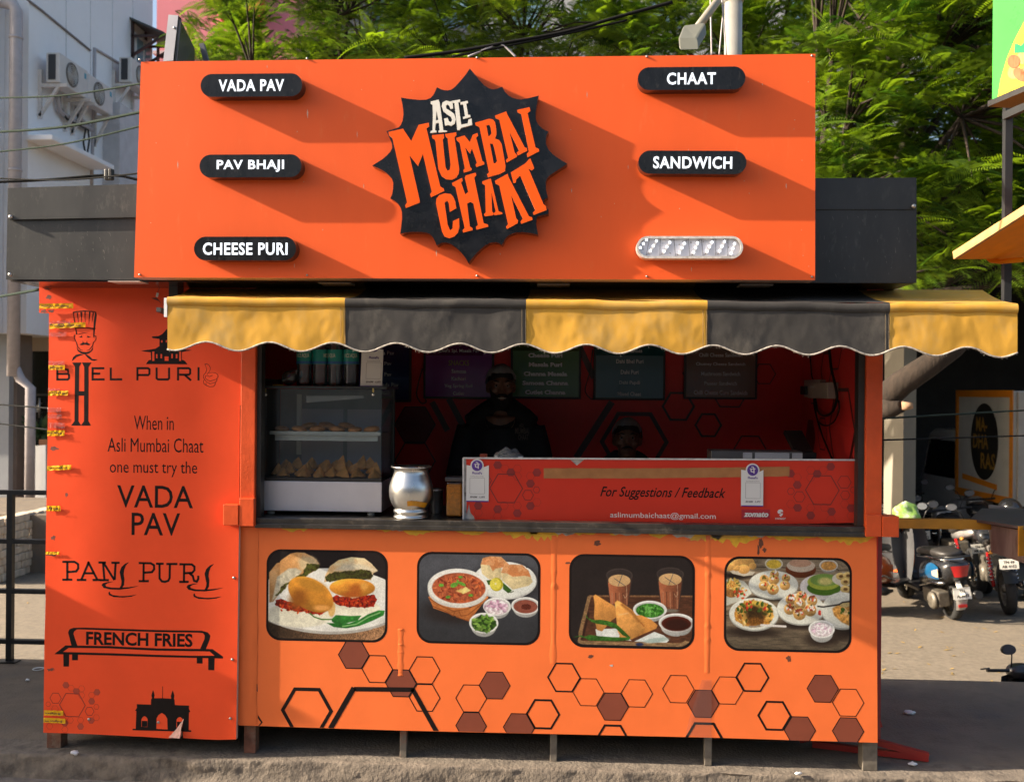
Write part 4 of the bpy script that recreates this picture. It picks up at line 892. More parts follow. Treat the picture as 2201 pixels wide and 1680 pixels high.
for pts in ([(350, 820), (560, 940), (740, 1010), (960, 970), (1180, 850)], [(410, 940), (600, 1010), (730, 1080), (760, 1010)], [(820, 1010), (850, 1080), (960, 1060), (1160, 900)], [(780, 1095), (960, 1150)]): P.line(pts, 14, (140, 76, 36))
P.ell(1530, 530, 490, 285, (206, 208, 204), soft=.02); P.ell(1525, 515, 480, 272, (236, 240, 234), soft=.02, shade=.05)
for (pts, top) in (([(1150, 300), (1180, 200), (1290, 168), (1460, 168), (1590, 290), (1470, 330), (1470, 500), (1290, 520), (1170, 430)], [(1150, 290), (1190, 190), (1300, 165), (1470, 170), (1595, 290), (1500, 330), (1380, 350), (1340, 390), (1290, 300)]),
                   ([(1465, 420), (1500, 320), (1620, 285), (1790, 290), (1890, 370), (1960, 540), (1900, 600), (1650, 665), (1480, 520)], [(1465, 410), (1500, 315), (1620, 282), (1790, 288), (1890, 370), (1930, 470), (1830, 450), (1650, 470), (1560, 420)])):
    P.poly(pts, (226, 208, 160), soft=6, tex=.12, s=40, shade=(-.6, -.2, .12)); P.poly(top, (206, 134, 82), soft=10, c2=(228, 168, 116), s=70)
P.poly([(1240, 530), (1320, 520), (1340, 600), (1270, 600)], (60, 92, 34)); P.poly([(1500, 560), (1560, 610), (1640, 680), (1580, 720), (1500, 660)], (58, 96, 34)); P.line([(1560, 690), (1620, 710), (1660, 690)], 12, (50, 70, 28))
P.ell(1398, 590, 102, 102, (190, 180, 40), soft=.04); P.ell(1380, 585, 86, 88, (226, 214, 84), soft=.06, tex=.1, s=20); P.ell(1385, 580, 16, 16, (240, 238, 190), soft=.5)
P.ell(800, 690, 470, 268, (206, 204, 196), soft=.02, shade=-.1); P.ell(800, 640, 472, 280, (238, 238, 230), soft=.015, shade=.05); P.ell(812, 655, 415, 232, (178, 92, 58), soft=.03, tex=.35, s=38, rough_=.02)
P.bits(812, 655, 380, 200, 90, 15, [(196, 96, 52), (150, 70, 44), (206, 116, 70), (130, 52, 30)], 8, 2.4)
P.poly([(840, 690), (920, 630), (1000, 690), (880, 745)], (240, 222, 140), soft=10); P.poly([(770, 700), (860, 660), (880, 740)], (232, 204, 120), soft=18)
for x, y, rx, ry, r_ in ((740, 610, 62, 36, -20), (860, 590, 66, 24, 22), (795, 560, 18, 34, 0), (838, 488, 36, 20, 0), (540, 618, 40, 26, 0), (648, 795, 38, 22, -10), (1000, 762, 38, 22, 0)): P.ell(x, y, rx, ry, (104, 160, 58), r_, .15, tex=.3, s=16)
bowl(P, 1410, 925, 216, 138, (214, 196, 200)); P.bits(1405, 935, 165, 90, 70, 26, [(238, 226, 230), (214, 180, 200), (226, 210, 216), (196, 150, 176)], 2, 1.2)
bowl(P, 1850, 905, 222, 132, (142, 78, 62), tex=.12, s=30); P.ell(1860, 920, 80, 42, (92, 40, 28), rough_=.5, tex=.4, s=16)
bowl(P, 1205, 1180, 226, 156, (66, 96, 36)); P.bits(1210, 1190, 165, 105, 110, 22, [(96, 140, 50), (56, 92, 28), (126, 164, 74), (40, 66, 22)], 3, 2.)
P3 = Print(155, 180, 2035, 1500, 300, 220); P = P3
P.c[:] = P.tone((40, 33, 32), tex=.06, s=90)
P.poly([(430, 760), (2040, 735), (2040, 1500), (240, 1480)], (84, 52, 36), soft=6, tex=.3, s=16, sx=6, shade=(0, 1, .15))
P.poly([(430, 755), (2040, 732), (2040, 756), (440, 782)], (128, 92, 62), tex=.3, s=14); P.poly([(410, 770), (468, 756), (300, 1440), (230, 1470)], (140, 108, 74), tex=.35, s=14); P.poly([(230, 1438), (2040, 1440), (2040, 1495), (240, 1488)], (146, 116, 82), tex=.35, s=12, sx=5); P.poly([(300, 1440), (420, 1000), (440, 1040), (350, 1400)], (46, 28, 22), soft=20)
for gx, gy, wt, wb, yb in ((902, 450, 205, 140, 920), (1690, 420, 210, 135, 960)):
    P.poly([(gx - wt, gy), (gx + wt, gy), (gx + wb, yb), (gx - wb, yb)], (60, 48, 44), soft=5); P.ell(gx, gy, wt, 100, (72, 62, 58)); P.ell(gx, gy, wt - 16, 84, (56, 48, 46))
    P.poly([(gx - wt + 30, gy + 110), (gx + wt - 30, gy + 110), (gx + wb - 6, yb - 30), (gx - wb + 6, yb - 30)], (146, 86, 58), shade=(-.9, 0, .35), tex=.08, s=60); P.ell(gx, yb - 30, wb - 6, 26, (120, 74, 52)); P.ell(gx, yb + 4, wb, 26, (120, 112, 100), soft=.3)
    P.ell(gx, gy + 80, wt - 34, 88, (206, 168, 118), soft=.03, shade=.06)
    for k in range(5):
        x = gx - wb * .8 + wb * .4 * k; P.line([(x, gy + 270), (x + 6, yb - 40)], 16, (176, 122, 92) if k % 2 == 0 else (104, 60, 42), soft=10)
    P.line([(gx - 80, gy + 50), (gx + 80, gy + 150)], 9, (66, 76, 86)); P.line([(gx + 50, gy - 20), (gx - 20, gy + 160)], 9, (66, 76, 86)); P.line([(gx + 110, gy + 150), (gx + 120, gy + 300), (gx + 90, gy + 340), (gx + 66, gy + 290)], 5, (216, 190, 160))
bowl(P, 1380, 955, 262, 135, (58, 118, 38), tex=.4, s=20); P.bits(1380, 970, 190, 85, 50, 14, [(82, 150, 56), (40, 90, 26), (110, 176, 84)], 6, 2.)
bowl(P, 1790, 1140, 275, 140, (92, 30, 14), deep=.45); P.ell(1800, 1165, 200, 92, (52, 22, 14), soft=.4)
P.poly([(535, 1260), (900, 1240), (1100, 1420), (560, 1400)], (224, 228, 224), tex=.05); P.poly([(1140, 1430), (1450, 1280), (1600, 1330), (1680, 1400), (1640, 1438)], (222, 230, 226), tex=.05); P.ell(1480, 1405, 190, 36, (170, 190, 184), -8, .3)
P.poly([(500, 770), (530, 742), (580, 770), (700, 840), (830, 910), (880, 1060), (780, 1130), (640, 1290), (560, 1270), (510, 1080), (520, 900)], (214, 148, 76), soft=7, shade=(-.4, -.8, .18), tex=.12, s=80)
P.poly([(1000, 1040), (1250, 1040), (1400, 1100), (1500, 1180), (1480, 1230), (1250, 1330), (1100, 1400), (900, 1390)], (206, 140, 70), soft=7, shade=(0, -1, .25), tex=.12, s=80)
P.poly([(835, 860), (870, 825), (910, 840), (1100, 960), (1220, 1100), (1310, 1240), (1200, 1330), (1100, 1395), (940, 1390), (880, 1280), (860, 1100)], (226, 160, 84), soft=7, shade=(-.5, -.7, .2), tex=.12, s=80); P.line([(950, 890), (1100, 1000), (1210, 1130)], 40, (170, 112, 54), soft=20); P.line([(900, 1040), (1040, 1010)], 14, (238, 190, 130), soft=10); P.line([(1240, 1150), (1290, 1200)], 16, (170, 100, 46), soft=8)
P.poly([(380, 1040), (420, 1100), (520, 1125), (600, 1115), (720, 1130), (850, 1170), (960, 1260), (1080, 1370), (1060, 1380), (960, 1340), (860, 1250), (720, 1200), (560, 1180), (470, 1150), (390, 1090)], (58, 104, 34), soft=5, tex=.4, s=30, shade=(0, -1, .3))
P.poly([(170, 1392), (300, 1370), (380, 1372), (440, 1345), (600, 1360), (800, 1372), (1000, 1372), (1085, 1365), (1060, 1410), (900, 1432), (600, 1432), (430, 1430), (370, 1390), (200, 1400)], (52, 98, 34), soft=5, tex=.4, s=30, shade=(0, -1, .4)); P.ell(1225, 1470, 60, 24, (40, 50, 86), soft=.4)
P4 = Print(155, 145, 2065, 1480, 300, 220); P = P4
P.c[:] = P.tone((138, 122, 100), tex=.28, s=22, sx=7); P.c *= (1.15 - .45 * np.abs((P.Y - 500) / 900))[..., None]
for pts in ([(150, 255), (2060, 280)], [(150, 590), (1320, 600), (2060, 600)], [(150, 990), (300, 1000)]): P.line(pts, 10, (44, 30, 24))
for cx, cy, rx, ry in ((560, 1230, 420, 80), (1350, 1110, 380, 70), (1640, 1310, 240, 110), (1950, 1180, 260, 160), (880, 720, 360, 50), (330, 400, 260, 50)): P.ell(cx, cy, rx, ry, (46, 36, 30), soft=.6)
def plate(cx, cy, rx, ry, c=(228, 230, 218)): P.ell(cx, cy + ry * .10, rx, ry, [k * .72 for k in c], soft=.02); P.ell(cx, cy, rx, ry, c, soft=.02, shade=.06); P.ell(cx, cy + 8, rx * .74, ry * .72, [k * .95 for k in c], soft=.08)
P.poly([(150, 290), (600, 340), (560, 385), (420, 405), (250, 370)], (206, 196, 176), soft=6); 
for x, y, rx, ry in ((200, 240, 95, 90), (330, 190, 110, 70), (480, 200, 110, 75), (420, 300, 95, 70), (300, 280, 60, 50), (560, 250, 60, 50)): P.ell(x, y, rx, ry, (226, 172, 96), soft=.05, shade=.3, tex=.08, s=40)
bowl(P, 890, 210, 140, 86, (222, 188, 70), tex=.15, s=20, wall=(220, 214, 190)); bowl(P, 1740, 222, 145, 86, (206, 152, 80), tex=.3, s=16, wall=(220, 214, 200))
P.ell(1310, 290, 235, 125, (112, 56, 28), shade=.2); P.ell(1310, 235, 220, 95, (206, 190, 170)); P.ell(1300, 195, 170, 60, (190, 150, 124))
P.poly([(150, 460), (300, 445), (430, 480), (540, 600), (545, 660), (440, 740), (150, 850)], (212, 212, 196), soft=6, shade=(1, 0, .1)); P.ell(230, 600, 130, 125, (170, 116, 60), shade=.3, tex=.3, s=24); P.bits(250, 530, 110, 80, 60, 16, [(226, 186, 90), (96, 110, 44), (214, 150, 70), (236, 206, 130)], 3); P.bits(380, 650, 110, 90, 22, 14, [(210, 70, 44), (226, 186, 110), (90, 110, 50)], 5)
plate(885, 520, 385, 205)
for x, y, r_ in ((900, 370, 70), (1080, 420, 66), (740, 440, 70), (890, 450, 85), (740, 540, 82), (1065, 530, 80), (880, 590, 92)): P.ell(x, y, r_, r_ * .9, (214, 166, 96), soft=.06, shade=.4, tex=.12, s=26); P.bits(x, y - 25, r_ * .5, r_ * .4, 8, 13, [(206, 64, 40), (110, 100, 40), (230, 200, 130), (240, 236, 220)], int(x + y))
plate(1640, 540, 340, 185, (232, 226, 222)); P.ell(1670, 560, 262, 110, (76, 112, 34), soft=.04, shade=-.1); P.ell(1670, 470, 255, 118, (172, 186, 70), soft=.04); P.ell(1680, 440, 225, 92, (124, 158, 76), soft=.06); P.ell(1690, 460, 110, 56, (206, 196, 120), soft=.4, tex=.2, s=18)
P.ell(1985, 420, 190, 100, (222, 214, 196)); 
for x, y in ((1930, 380), (2040, 370), (2000, 460), (2000, 570)): P.ell(x, y, 75, 55, (220, 190, 120), shade=.25); P.ell(x + 5, y, 34, 22, (120, 84, 44), soft=.3)
plate(585, 960, 385, 235); P.ell(585, 960, 305, 200, (196, 142, 62), rough_=.25, tex=.4, s=26); P.bits(585, 950, 290, 185, 170, 19, [(226, 176, 88), (206, 146, 62), (166, 106, 44), (236, 200, 130), (76, 84, 30)], 11, 1.9); P.ell(600, 830, 140, 60, (232, 196, 84), soft=.3, rough_=.3, tex=.2, s=14); P.ell(600, 960, 150, 130, (66, 46, 22), soft=.4, rough_=.4, tex=.4, s=20); P.ell(610, 1070, 120, 60, (120, 78, 32), soft=.5, tex=.4, s=16); P.bits(560, 880, 280, 130, 16, 20, [(66, 90, 34), (200, 60, 36)], 12)
P.line([(520, 1150), (620, 1150), (720, 1125)], 26, (150, 140, 126)); P.line([(700, 1125), (1080, 1138)], 30, (226, 222, 216)); 
plate(1315, 870, 370, 228)
for x, y, r_ in ((1160, 740, 82), (1325, 690, 86), (1490, 750, 80), (1140, 880, 88), (1300, 800, 90), (1460, 890, 96), (1295, 945, 100)): P.ell(x, y, r_, r_ * .95, (204, 160, 94), soft=.06, shade=.4, tex=.15, s=26); P.bits(x, y - 30, r_ * .6, r_ * .5, 14, 15, [(212, 96, 66), (236, 224, 204), (92, 80, 40), (240, 236, 228), (150, 70, 44)], int(x * y) % 999)
P.bits(1600, 920, 36, 22, 4, 18, [(206, 54, 36)], 3); plate(1960, 880, 320, 265); P.poly([(1800, 860), (1900, 790), (2070, 760), (2070, 1110), (1950, 1060), (1830, 960)], (206, 150, 76), soft=14, tex=.4, s=30); P.bits(2000, 890, 70, 50, 16, 18, [(80, 110, 40), (60, 90, 30), (220, 180, 120)], 8); P.ell(1990, 800, 75, 40, (196, 176, 120)); P.line([(1580, 830), (1660, 838), (1900, 800), (1960, 765), (2060, 750)], 24, (60, 56, 52))
bowl(P, 1640, 1165, 202, 132, (210, 196, 200), deep=.5); P.bits(1640, 1165, 140, 80, 80, 16, [(240, 234, 236), (216, 186, 204), (226, 214, 220)], 14)
m_photo = vcol('printed_picture', .42)
def food(P, q, mgn, name_label):
    x0, z0, x1, z1 = qbox(*q, -.0004); b = MB(); r_ = 32 / 440
    b.poly([rrect(x0, z0, x1, z1, r_, 8)], -.0004, None, 0); fr = b.build('picture_frame', m_ink, cwall)
    ny, nx = P.c.shape[:2]; m_ = mgn / 440; a0, c0, a1, c1 = x0 + m_, z0 + m_, x1 - m_, z1 - m_; rr = r_ - m_ * .6
    vs_ = []
    for j in range(ny):
        for i in range(nx):
            x, z = a0 + (a1 - a0) * i / (nx - 1), c1 + (c0 - c1) * j / (ny - 1)
            # pull corner points onto the rounded outline
            cx, cz = min(max(x, a0 + rr), a1 - rr), min(max(z, c0 + rr), c1 - rr); dx, dz = x - cx, z - cz; d = math.hypot(dx, dz)
            if dx and dz and d > 0:
                k = max(abs(dx), abs(dz)) / d; x, z = cx + dx * k, cz + dz * k
            vs_.append((x, -.0008, z))
    b = MB(); b.add(vs_, [(j * nx + i, (j + 1) * nx + i, (j + 1) * nx + i + 1, j * nx + i + 1) for j in range(ny - 1) for i in range(nx - 1)])
    o = b.build('food_picture', m_photo, cwall)
    g_ = vnoise(P.X, P.Y, 9., 501, 2) - .5; g2 = vnoise(P.X, P.Y, 150., 502, 3) - .5
    P.c = P.c * (1 + .26 * g_ + .16 * g2)[..., None]
    c = (P.c / 255).clip(0, 1); lin = np.where(c <= .04045, c / 12.92, ((c + .055) / 1.055) ** 2.4) * .74
    at_ = o.data.color_attributes.new('ink', 'FLOAT_COLOR', 'POINT'); at_.data.foreach_set('color', np.concatenate([lin, np.ones((ny, nx, 1))], 2).astype(np.float32).ravel())
    o['label'] = name_label; return o
food(P1, (571.6, 1183.5, 833.8, 1375), 5, 'printed picture of two stuffed fritter buns with green chillies')
food(P2, (895, 1189, 1162, 1381), 5, 'printed picture of a bowl of red mash with bread rolls and small bowls')
food(P3, (1222.2, 1194, 1494, 1389.9), 5, 'printed picture of two glasses of tea and fried pastries on a tray')
food(P4, (1555.5, 1199, 1831.5, 1397.3), 5, 'printed picture of many plates of snacks on a wooden table')
# ------------------------------------------------------------------ red board on the counter
YBD = .05
board = thing('feedback_board', 'long red printed board standing on the counter with honeycomb corners and brown tape', 'board', tuple(at(1420, 1121, YBD)))
q_ = QP([(997.5, 1119.5), (1846, 1123.5), (1846, 988.4), (997.5, 983.3)], YBD)
mb = MB(); mb.poly([q_], YBD, YBD + .02); mb.build('backing', m_grey, board)
m_bred = M('board_vinyl', (.56, .034, .016), rough=.38, spec=.25, var=.05, scale=4, bump=.001, bscale=8, tint=(.42, .05, .03), thr=(.66, .9, 22))
q_ = QP(zq(z6, [(140, 1480), (160, 1395), (172, 1470), (200, 1500), (210, 1532)]) + zq(z6, [(560, 1545), (880, 1548)]) + zq(z7, [(300, 1555), (1300, 1562), (1735, 1552), (1752, 1500), (1752, 1060), (1735, 1035), (1650, 1030)]) + zq(z6, [(1290, 1026), (1130, 1022), (1065, 1074), (1010, 1024), (600, 1020), (136, 1018)]), YBD - .002)
if sum(q_[i][0] * q_[(i + 1) % len(q_)][1] - q_[(i + 1) % len(q_)][0] * q_[i][1] for i in range(len(q_))) < 0: q_.reverse()
mb = MB(); mb.poly([q_], YBD - .003, YBD - .0005); face = mb.build('board_face', m_bred, board)
mb = MB(); a, b, c, d = (at(*p, YBD - .004) for p in ((996, 984), (1846, 988.2), (996, 1120), (1000, 984)))
mb.bar(a, b, .010, .008); mb.bar(a, c, .008, .010, up=(0, 1, 0)); mb.build('edge_trim', M('alu_trim', (.62, .60, .60), rough=.4, metal=.5, var=.2, scale=30), board)
mb = MB(); YH = YBD - .0034
def hxb(z, lst):
    for (x, y, r, th, f) in lst:
        c = z(x, y); p = at(*c, YH); k = at(z(x + r, y)[0], c[1], YH).x - p.x; hexagon(mb, p.x, p.z, k, YH, max(.0009, th * k / r), 0, f)
hxb(z6, ((400, 1070, 37, 2, 1), (462, 1100, 37, 2, None), (510, 1130, 37, 2, 1), (565, 1100, 37, 2, None), (565, 1163, 37, 2, None), (472, 1265, 142, 9, None), (730, 1132, 37, 2, 1), (675, 1163, 37, 2, None), (675, 1225, 37, 2, 1), (655, 1322, 50, 6, None), (727, 1277, 31, 5, None), (730, 1382, 37, 2, None), (675, 1412, 37, 2, 1), (237, 1410, 37, 2, 1), (237, 1470, 37, 2, None), (400, 1440, 37, 2, 1), (455, 1410, 37, 2, None), (400, 1500, 37, 2, None), (565, 1412, 37, 2, None), (565, 1473, 37, 2, 1), (300, 1200, 52, 6, None)))
hxb(z7, ((1518, 1083, 37, 2, 1), (1455, 1112, 37, 2, None), (1350, 1112, 37, 2, None), (1405, 1143, 37, 2, 1), (1350, 1175, 37, 2, None), (1447, 1280, 146, 9, None), (1180, 1140, 37, 2, 1), (1237, 1172, 37, 2, None), (1237, 1237, 37, 2, 1), (1183, 1290, 33, 5, None), (1255, 1335, 52, 6, None), (1183, 1397, 37, 2, None), (1240, 1428, 37, 2, 1), (1632, 1213, 61, 6, None), (1708, 1278, 29, 4, None), (1640, 1322, 43, 5, None), (1635, 1397, 37, 2, None), (1690, 1430, 37, 2, 1), (1690, 1495, 37, 2, None), (1350, 1430, 37, 2, None), (1350, 1492, 37, 2, 1), (1465, 1425, 37, 2, None), (1525, 1460, 37, 2, 1), (1520, 1525, 37, 2, None)))
mb.build('honeycomb_print', [M('board_print_line', (.13, .012, .010), rough=.42), M('board_print_fill', (.24, .016, .014), rough=.42)], face)
mb = MB(); qtext(mb, 'For Suggestions / Feedback', 1290, 1046.5, 1560, 1074.7, YH, bold=.014, shear=.36, spacing=1.02)
mb.build('lettering', m_ink, face)
mb = MB(); qtext(mb, 'aslimumbaichaat@gmail.com', 1311.4, 1101, 1538.6, 1116.5, YH, bold=.004)
m_wpr = M('print_white', (.66, .62, .60), rough=.45, var=.03)
x0, z0, x1, z1 = qbox(*z7(1052, 1512), *z7(1140, 1526), YH); text_into(mb, 'SWIGGY', x0, z0, x1, z1, YH, bold=.03, spacing=1.2)
pg2 = lambda z, pts, holes=(), Y=YH: mb.poly([QP(zq(z, pts), Y)] + [QP(zq(z, h), Y) for h in holes], Y)
pg2(z7, [(1095, 1440), (1112, 1446), (1120, 1462), (1098, 1464), (1098, 1474), (1118, 1474), (1112, 1490), (1098, 1503), (1084, 1486), (1098, 1484), (1096, 1478), (1076, 1476), (1070, 1460), (1078, 1446)])
mb.build('lettering', m_wpr, face)
mb = MB(); q_ = QP(zq(z7, [(770, 1523), (1010, 1522), (1008, 1441), (768, 1441)]), YH); mb.poly([q_], YH)
zl_ = mb.build('red_logo_patch', M('print_crimson', (.36, .008, .022), rough=.42), face)
mb = MB(); x0, z0, x1, z1 = qbox(*z7(787, 1463), *z7(995, 1504), YH - .001); text_into(mb, 'zomato', x0, z0, x1, z1, YH - .001, bold=.04, shear=.22); mb.build('lettering', m_wpr, zl_)
# brown parcel tape across the board
mb = MB(); a0, a1, b0, b1 = (at(*p, YH) for p in (z6(787, 1180), z6(787, 1095), z7(1170, 1163), z7(1172, 1082)))
def btape(u, v):
    p = a0.lerp(b0, u).lerp(a1.lerp(b1, u), v); e = .002 * noise.noise(Vector((u * 30, v, 1))); sg = -.002 * math.sin(math.pi * u) * 2
    return Vector((p.x, YH - .001 - .0018 * abs(noise.noise(Vector((u * 22, v * 2.2, 3)))) - .001 * abs(noise.noise(Vector((u * 60, v * 4, 8)))), p.z + e + sg))
mb.grid(160, 8, btape); mb.build('brown_tape', M('parcel_tape', (.36, .155, .055), rough=.24, var=.12, scale=16), face)
m_card = M('card_white', (.66, .65, .64), rough=.4, var=.03); m_purp = M('print_purple', (.085, .03, .26), rough=.4); m_gpr = M('print_grey', (.16, .14, .15), rough=.4)
def paycard(name, lab, z, x0, y0, x1, y1, cx, cy, r, Y, stand=False):
    """payment card: the square code itself is left out, the words stay"""
    k = Vector(at(*z(x1, y0), Y) - at(*z(x0, y0), Y)).length / (x1 - x0)
    P0 = at(*z(x0, y1), Y)
    W = lambda x, y: (P0.x + (x - x0) * k, P0.z + (y1 - y) * k)
    arc = [W(cx + r * math.cos(a), cy - r * math.sin(a)) for a in [R(t) for t in range(-14, 196, 14)]]
    ol = [W(x0, y1), W(x1, y1), W(x1, y0 + 5)] + arc + [W(x0, y0 + 5)]
    T = (lambda a, b, c: Vector((a, b + (c - P0.z) * .18, c))) if stand else None
    mb = MB(); mb.poly([ol], Y, Y + .0015, T=T); o = mb.build(name, m_card)
    def words(s, xa, ya, xb, yb, mat, **kw):
        m_ = MB(); (ax, az), (bx_, bz) = W(xa, yb), W(xb, ya); text_into(m_, s, ax, az, bx_, bz, Y - .0012, T=T, res=2, **kw); m_.build('lettering', mat, o)
    mb = MB(); c_ = W(cx, cy); mb.poly([[(c_[0] + r * .8 * k * math.cos(a), c_[1] + r * .8 * k * math.sin(a)) for a in [R(t) for t in range(0, 360, 12)]]], Y - .0008, T=T)
    (ax, az), (bx_, bz) = W(x0 + 1, y1), W(x1 - 1, y1 - 9); mb.poly([[(ax, az), (bx_, az), (bx_, bz), (ax, bz)]], Y - .0008, T=T); mb.build('purple_print', m_purp, o)
    words('पे', cx - r * .42, cy - r * .55, cx + r * .40, cy + r * .45, m_wpr, bold=.02)
    h = (y1 - y0) / 310
    words('PhonePe', cx - 40, y0 + 60 * h, cx + 42, y0 + 82 * h, m_purp, bold=.02)
    words('Scan & Pay with any UPI App', cx - 56, y0 + 94 * h, cx + 58, y0 + 103 * h, m_gpr)
    words('BHIM', cx - 58, y0 + 262 * h, cx + 4, y0 + 278 * h, m_gpr, bold=.02, shear=.25); words('UPI', cx + 22, y0 + 262 * h, cx + 68, y0 + 278 * h, m_gpr, bold=.02, shear=.25)
    mb = MB(); (ax, az), (bx_, bz) = W(cx - 60, y0 + 245 * h), W(cx + 66, y0 + 110 * h); mb.poly([rrect(ax, az, bx_, bz, .004), rrect(ax + .0012, az + .0012, bx_ - .0012, bz - .0012, .003)], Y - .0012, T=T); mb.build('code_field_outline', m_gpr, o)
    return tag(o, lab, 'payment card', 'white payment cards with purple logo')
paycard('payment_card', 'white payment card with purple round logo at the corner nearest the steel pot', z6, 136, 1065, 324, 1376, 225, 1074, 56, YBD - .006)
paycard('payment_card', 'white payment card with purple round logo over the brown tape on the board', z7, 764, 1100, 950, 1415, 860, 1108, 58, YBD - .009)

# ------------------------------------------------------------------ food warmer case
def onc(px, py): return atZ(px, py, zt)
cf = .12; cb = cf + .34
tl, br = at(*z5(140, 425), cf), at(*z5(1105, 1190), cf); bl_, bb = at(*z5(78, 1200), cf - .01), at(*z5(1100, 1466), cf - .01)
case = thing('display_case', 'glass fronted food warmer full of fried snacks at the left of the counter', 'display case', ((tl.x + br.x) / 2, cf + .17, zt))
m_case = M('case_steel', (.66, .62, .64), rough=.36, metal=.35, var=.05, scale=6, bump=.0005, bscale=5)
cx0, cx1 = bl_.x, br.x + .004
mb = MB(); mb.box(cx0, cx1, cf - .012, cb, bb.z, bl_.z); mb.build('base', m_case, case, bevel=.004)
for x in (cx0 + .05, cx1 - .06):
    for y in (cf + .03, cb - .04):
        mb = MB(); mb.lathe([(.017, 0), (.02, .006), (.02, .02), (.014, bb.z - zt + .002)], (x, y, zt), 14); mb.build('foot', M('foot_rubber', (.42, .40, .36), rough=.6), case)
mb = MB(); mb.box(cx0 + .005, cx1 + .02, cf - .006, cb + .01, tl.z, tl.z + .014); mb.build('top', M('case_top', (.03, .032, .034), rough=.25), case, bevel=.002)
m_cg = glass('case_glass', (.90, .92, .91), .7, .03, .012)  # slight pale diffuse mix paints in the greyish reflection on the glass
mb = MB(); mb.box(tl.x, br.x, cf - .004, cf, br.z + .004, tl.z - .002); mb.build('glass_front', m_cg, case)
mb = MB(); mb.box(br.x - .004, br.x, cf + .002, cb - .01, br.z + .004, tl.z - .002); mb.build('glass_side', m_cg, case)
mb = MB(); mb.box(cx0 + .002, cx0 + .006, cf, cb - .01, br.z + .004, tl.z - .002); mb.build('side_panel', m_dark, case)
mb = MB(); zz = br.z
mb.box(cx0 + .006, cx1 - .004, cf - .012, cb, bl_.z + .0005, zz + .004); mb.box(br.x - .008, br.x + .008, cb - .02, cb, zz, tl.z); mb.box(cx0 + .008, cx0 + .024, cf, cf + .016, zz, tl.z)
mb.build('frame', m_dark, case)
m_door = M('case_door', (.52, .45, .50), rough=.5, var=.1)
dx = br.x - tl.x
for u0, u1 in ((.16, .54), (.58, .97)):
    mb = MB(); mb.box(tl.x + dx * u0, tl.x + dx * u1, cb - .012, cb - .008, zz + .01, zz + (tl.z - zz) * .76); mb.build('sliding_door', m_door, case)
mb = MB(); mb.box(cx0 + .006, br.x - .01, cb - .006, cb, zz, tl.z - .003); mb.build('back_panel', M('case_back', (.30, .30, .32), rough=.5), case)
mb = MB(); mb.box(tl.x + dx * .12, tl.x + dx * .16, cb - .03, cb - .013, zz + .10, tl.z - .03); mb.build('shelf_support', m_white, case)
sz0, sz1 = at(*z5(600, 830), cf + .04).z, at(*z5(600, 800), cf + .04).z
mb = MB(); mb.box(tl.x + .012, br.x - .014, cf + .03, cb - .02, sz1 - .004, sz1); mb.box(tl.x + .010, br.x - .012, cf + .024, cf + .031, sz1 - .010, sz1 + .008); mb.box(tl.x + .03, br.x - .03, cf + .05, cf + .056, sz0 - .022, sz1 - .012)
mb.build('shelf', M('shelf_metal', (.55, .55, .54), rough=.35, metal=.6), case)
mb = MB(); P_ = QP(zq(z5, [(475, 545), (955, 508), (955, 487), (472, 490)]), cf + .06); mb.poly([P_], cf + .06, cf + .061); mb.build('price_strip', M('strip_pale', (.42, .42, .44), rough=.5), case)
for x in (130, 1035):
    mb = MB(); p = at(*z5(x, 478), cf - .006); mb.lathe([(.008, 0), (.008, .006), (.003, .008)], p, 12, mtx=Matrix.Rotation(R(90), 3, 'X')); mb.build('glass_screw', m_steel, case)
    mb = MB(); p = at(*z5(x, 445), cf - .005); mb.box(p.x - .004, p.x + .004, cf - .007, cf - .0045, p.z - .008, p.z + .012); mb.build('clip', M('brass', (.5, .36, .12), rough=.35, metal=.8), case)
# fried discs on the shelf
m_fry = M('fried_crust', (.62, .26, .085), rough=.5, var=.35, scale=40, bump=.002, bscale=60, tint=(.38, .13, .04), thr=(.55, .75, 30))
fr_tail = ('at the left end of the shelf', 'second from the left on the shelf, front row', 'third from the left in the front row', 'fourth from the left in the front row', 'fifth from the left in the front row', 'largest one against the right glass', 'behind the gap of second and third front discs', 'in the middle of the back row', 'at the right of the back row')
kach = None
for i, (x, y, r, dy) in enumerate(((270, 748, 60, .10), (415, 765, 66, .06), (570, 768, 72, .06), (730, 772, 70, .06), (880, 772, 62, .06), (1020, 762, 70, .07), (490, 728, 74, .15), (650, 735, 78, .16), (815, 733, 76, .16))):
    p = at(*z5(x, y), cf + dy); k = r * .25588 / 425
    if kach is None:
        mb = MB(); mb.ball((0, 0, 0), (.034, .034, .015), 18, 10, fn=lambda p: p * (1 + .10 * noise.noise(p * 60)))
        kach = mb.build('fried_disc', m_fry); o = kach
    else: o = kach.copy(); col.objects.link(o)
    o.location = (p.x, cf + dy, sz1 + .015 * k / .034 + (.010 if dy > .1 else 0)); s_ = k / .034; o.scale = (s_, s_, s_); o.rotation_euler = (R(-14 if dy > .1 else -6), R(random.uniform(-8, 8)), random.random() * 6)
    tag(o, 'golden brown round fried snack ' + fr_tail[i], 'fried snack', 'round fried snacks on the case shelf')
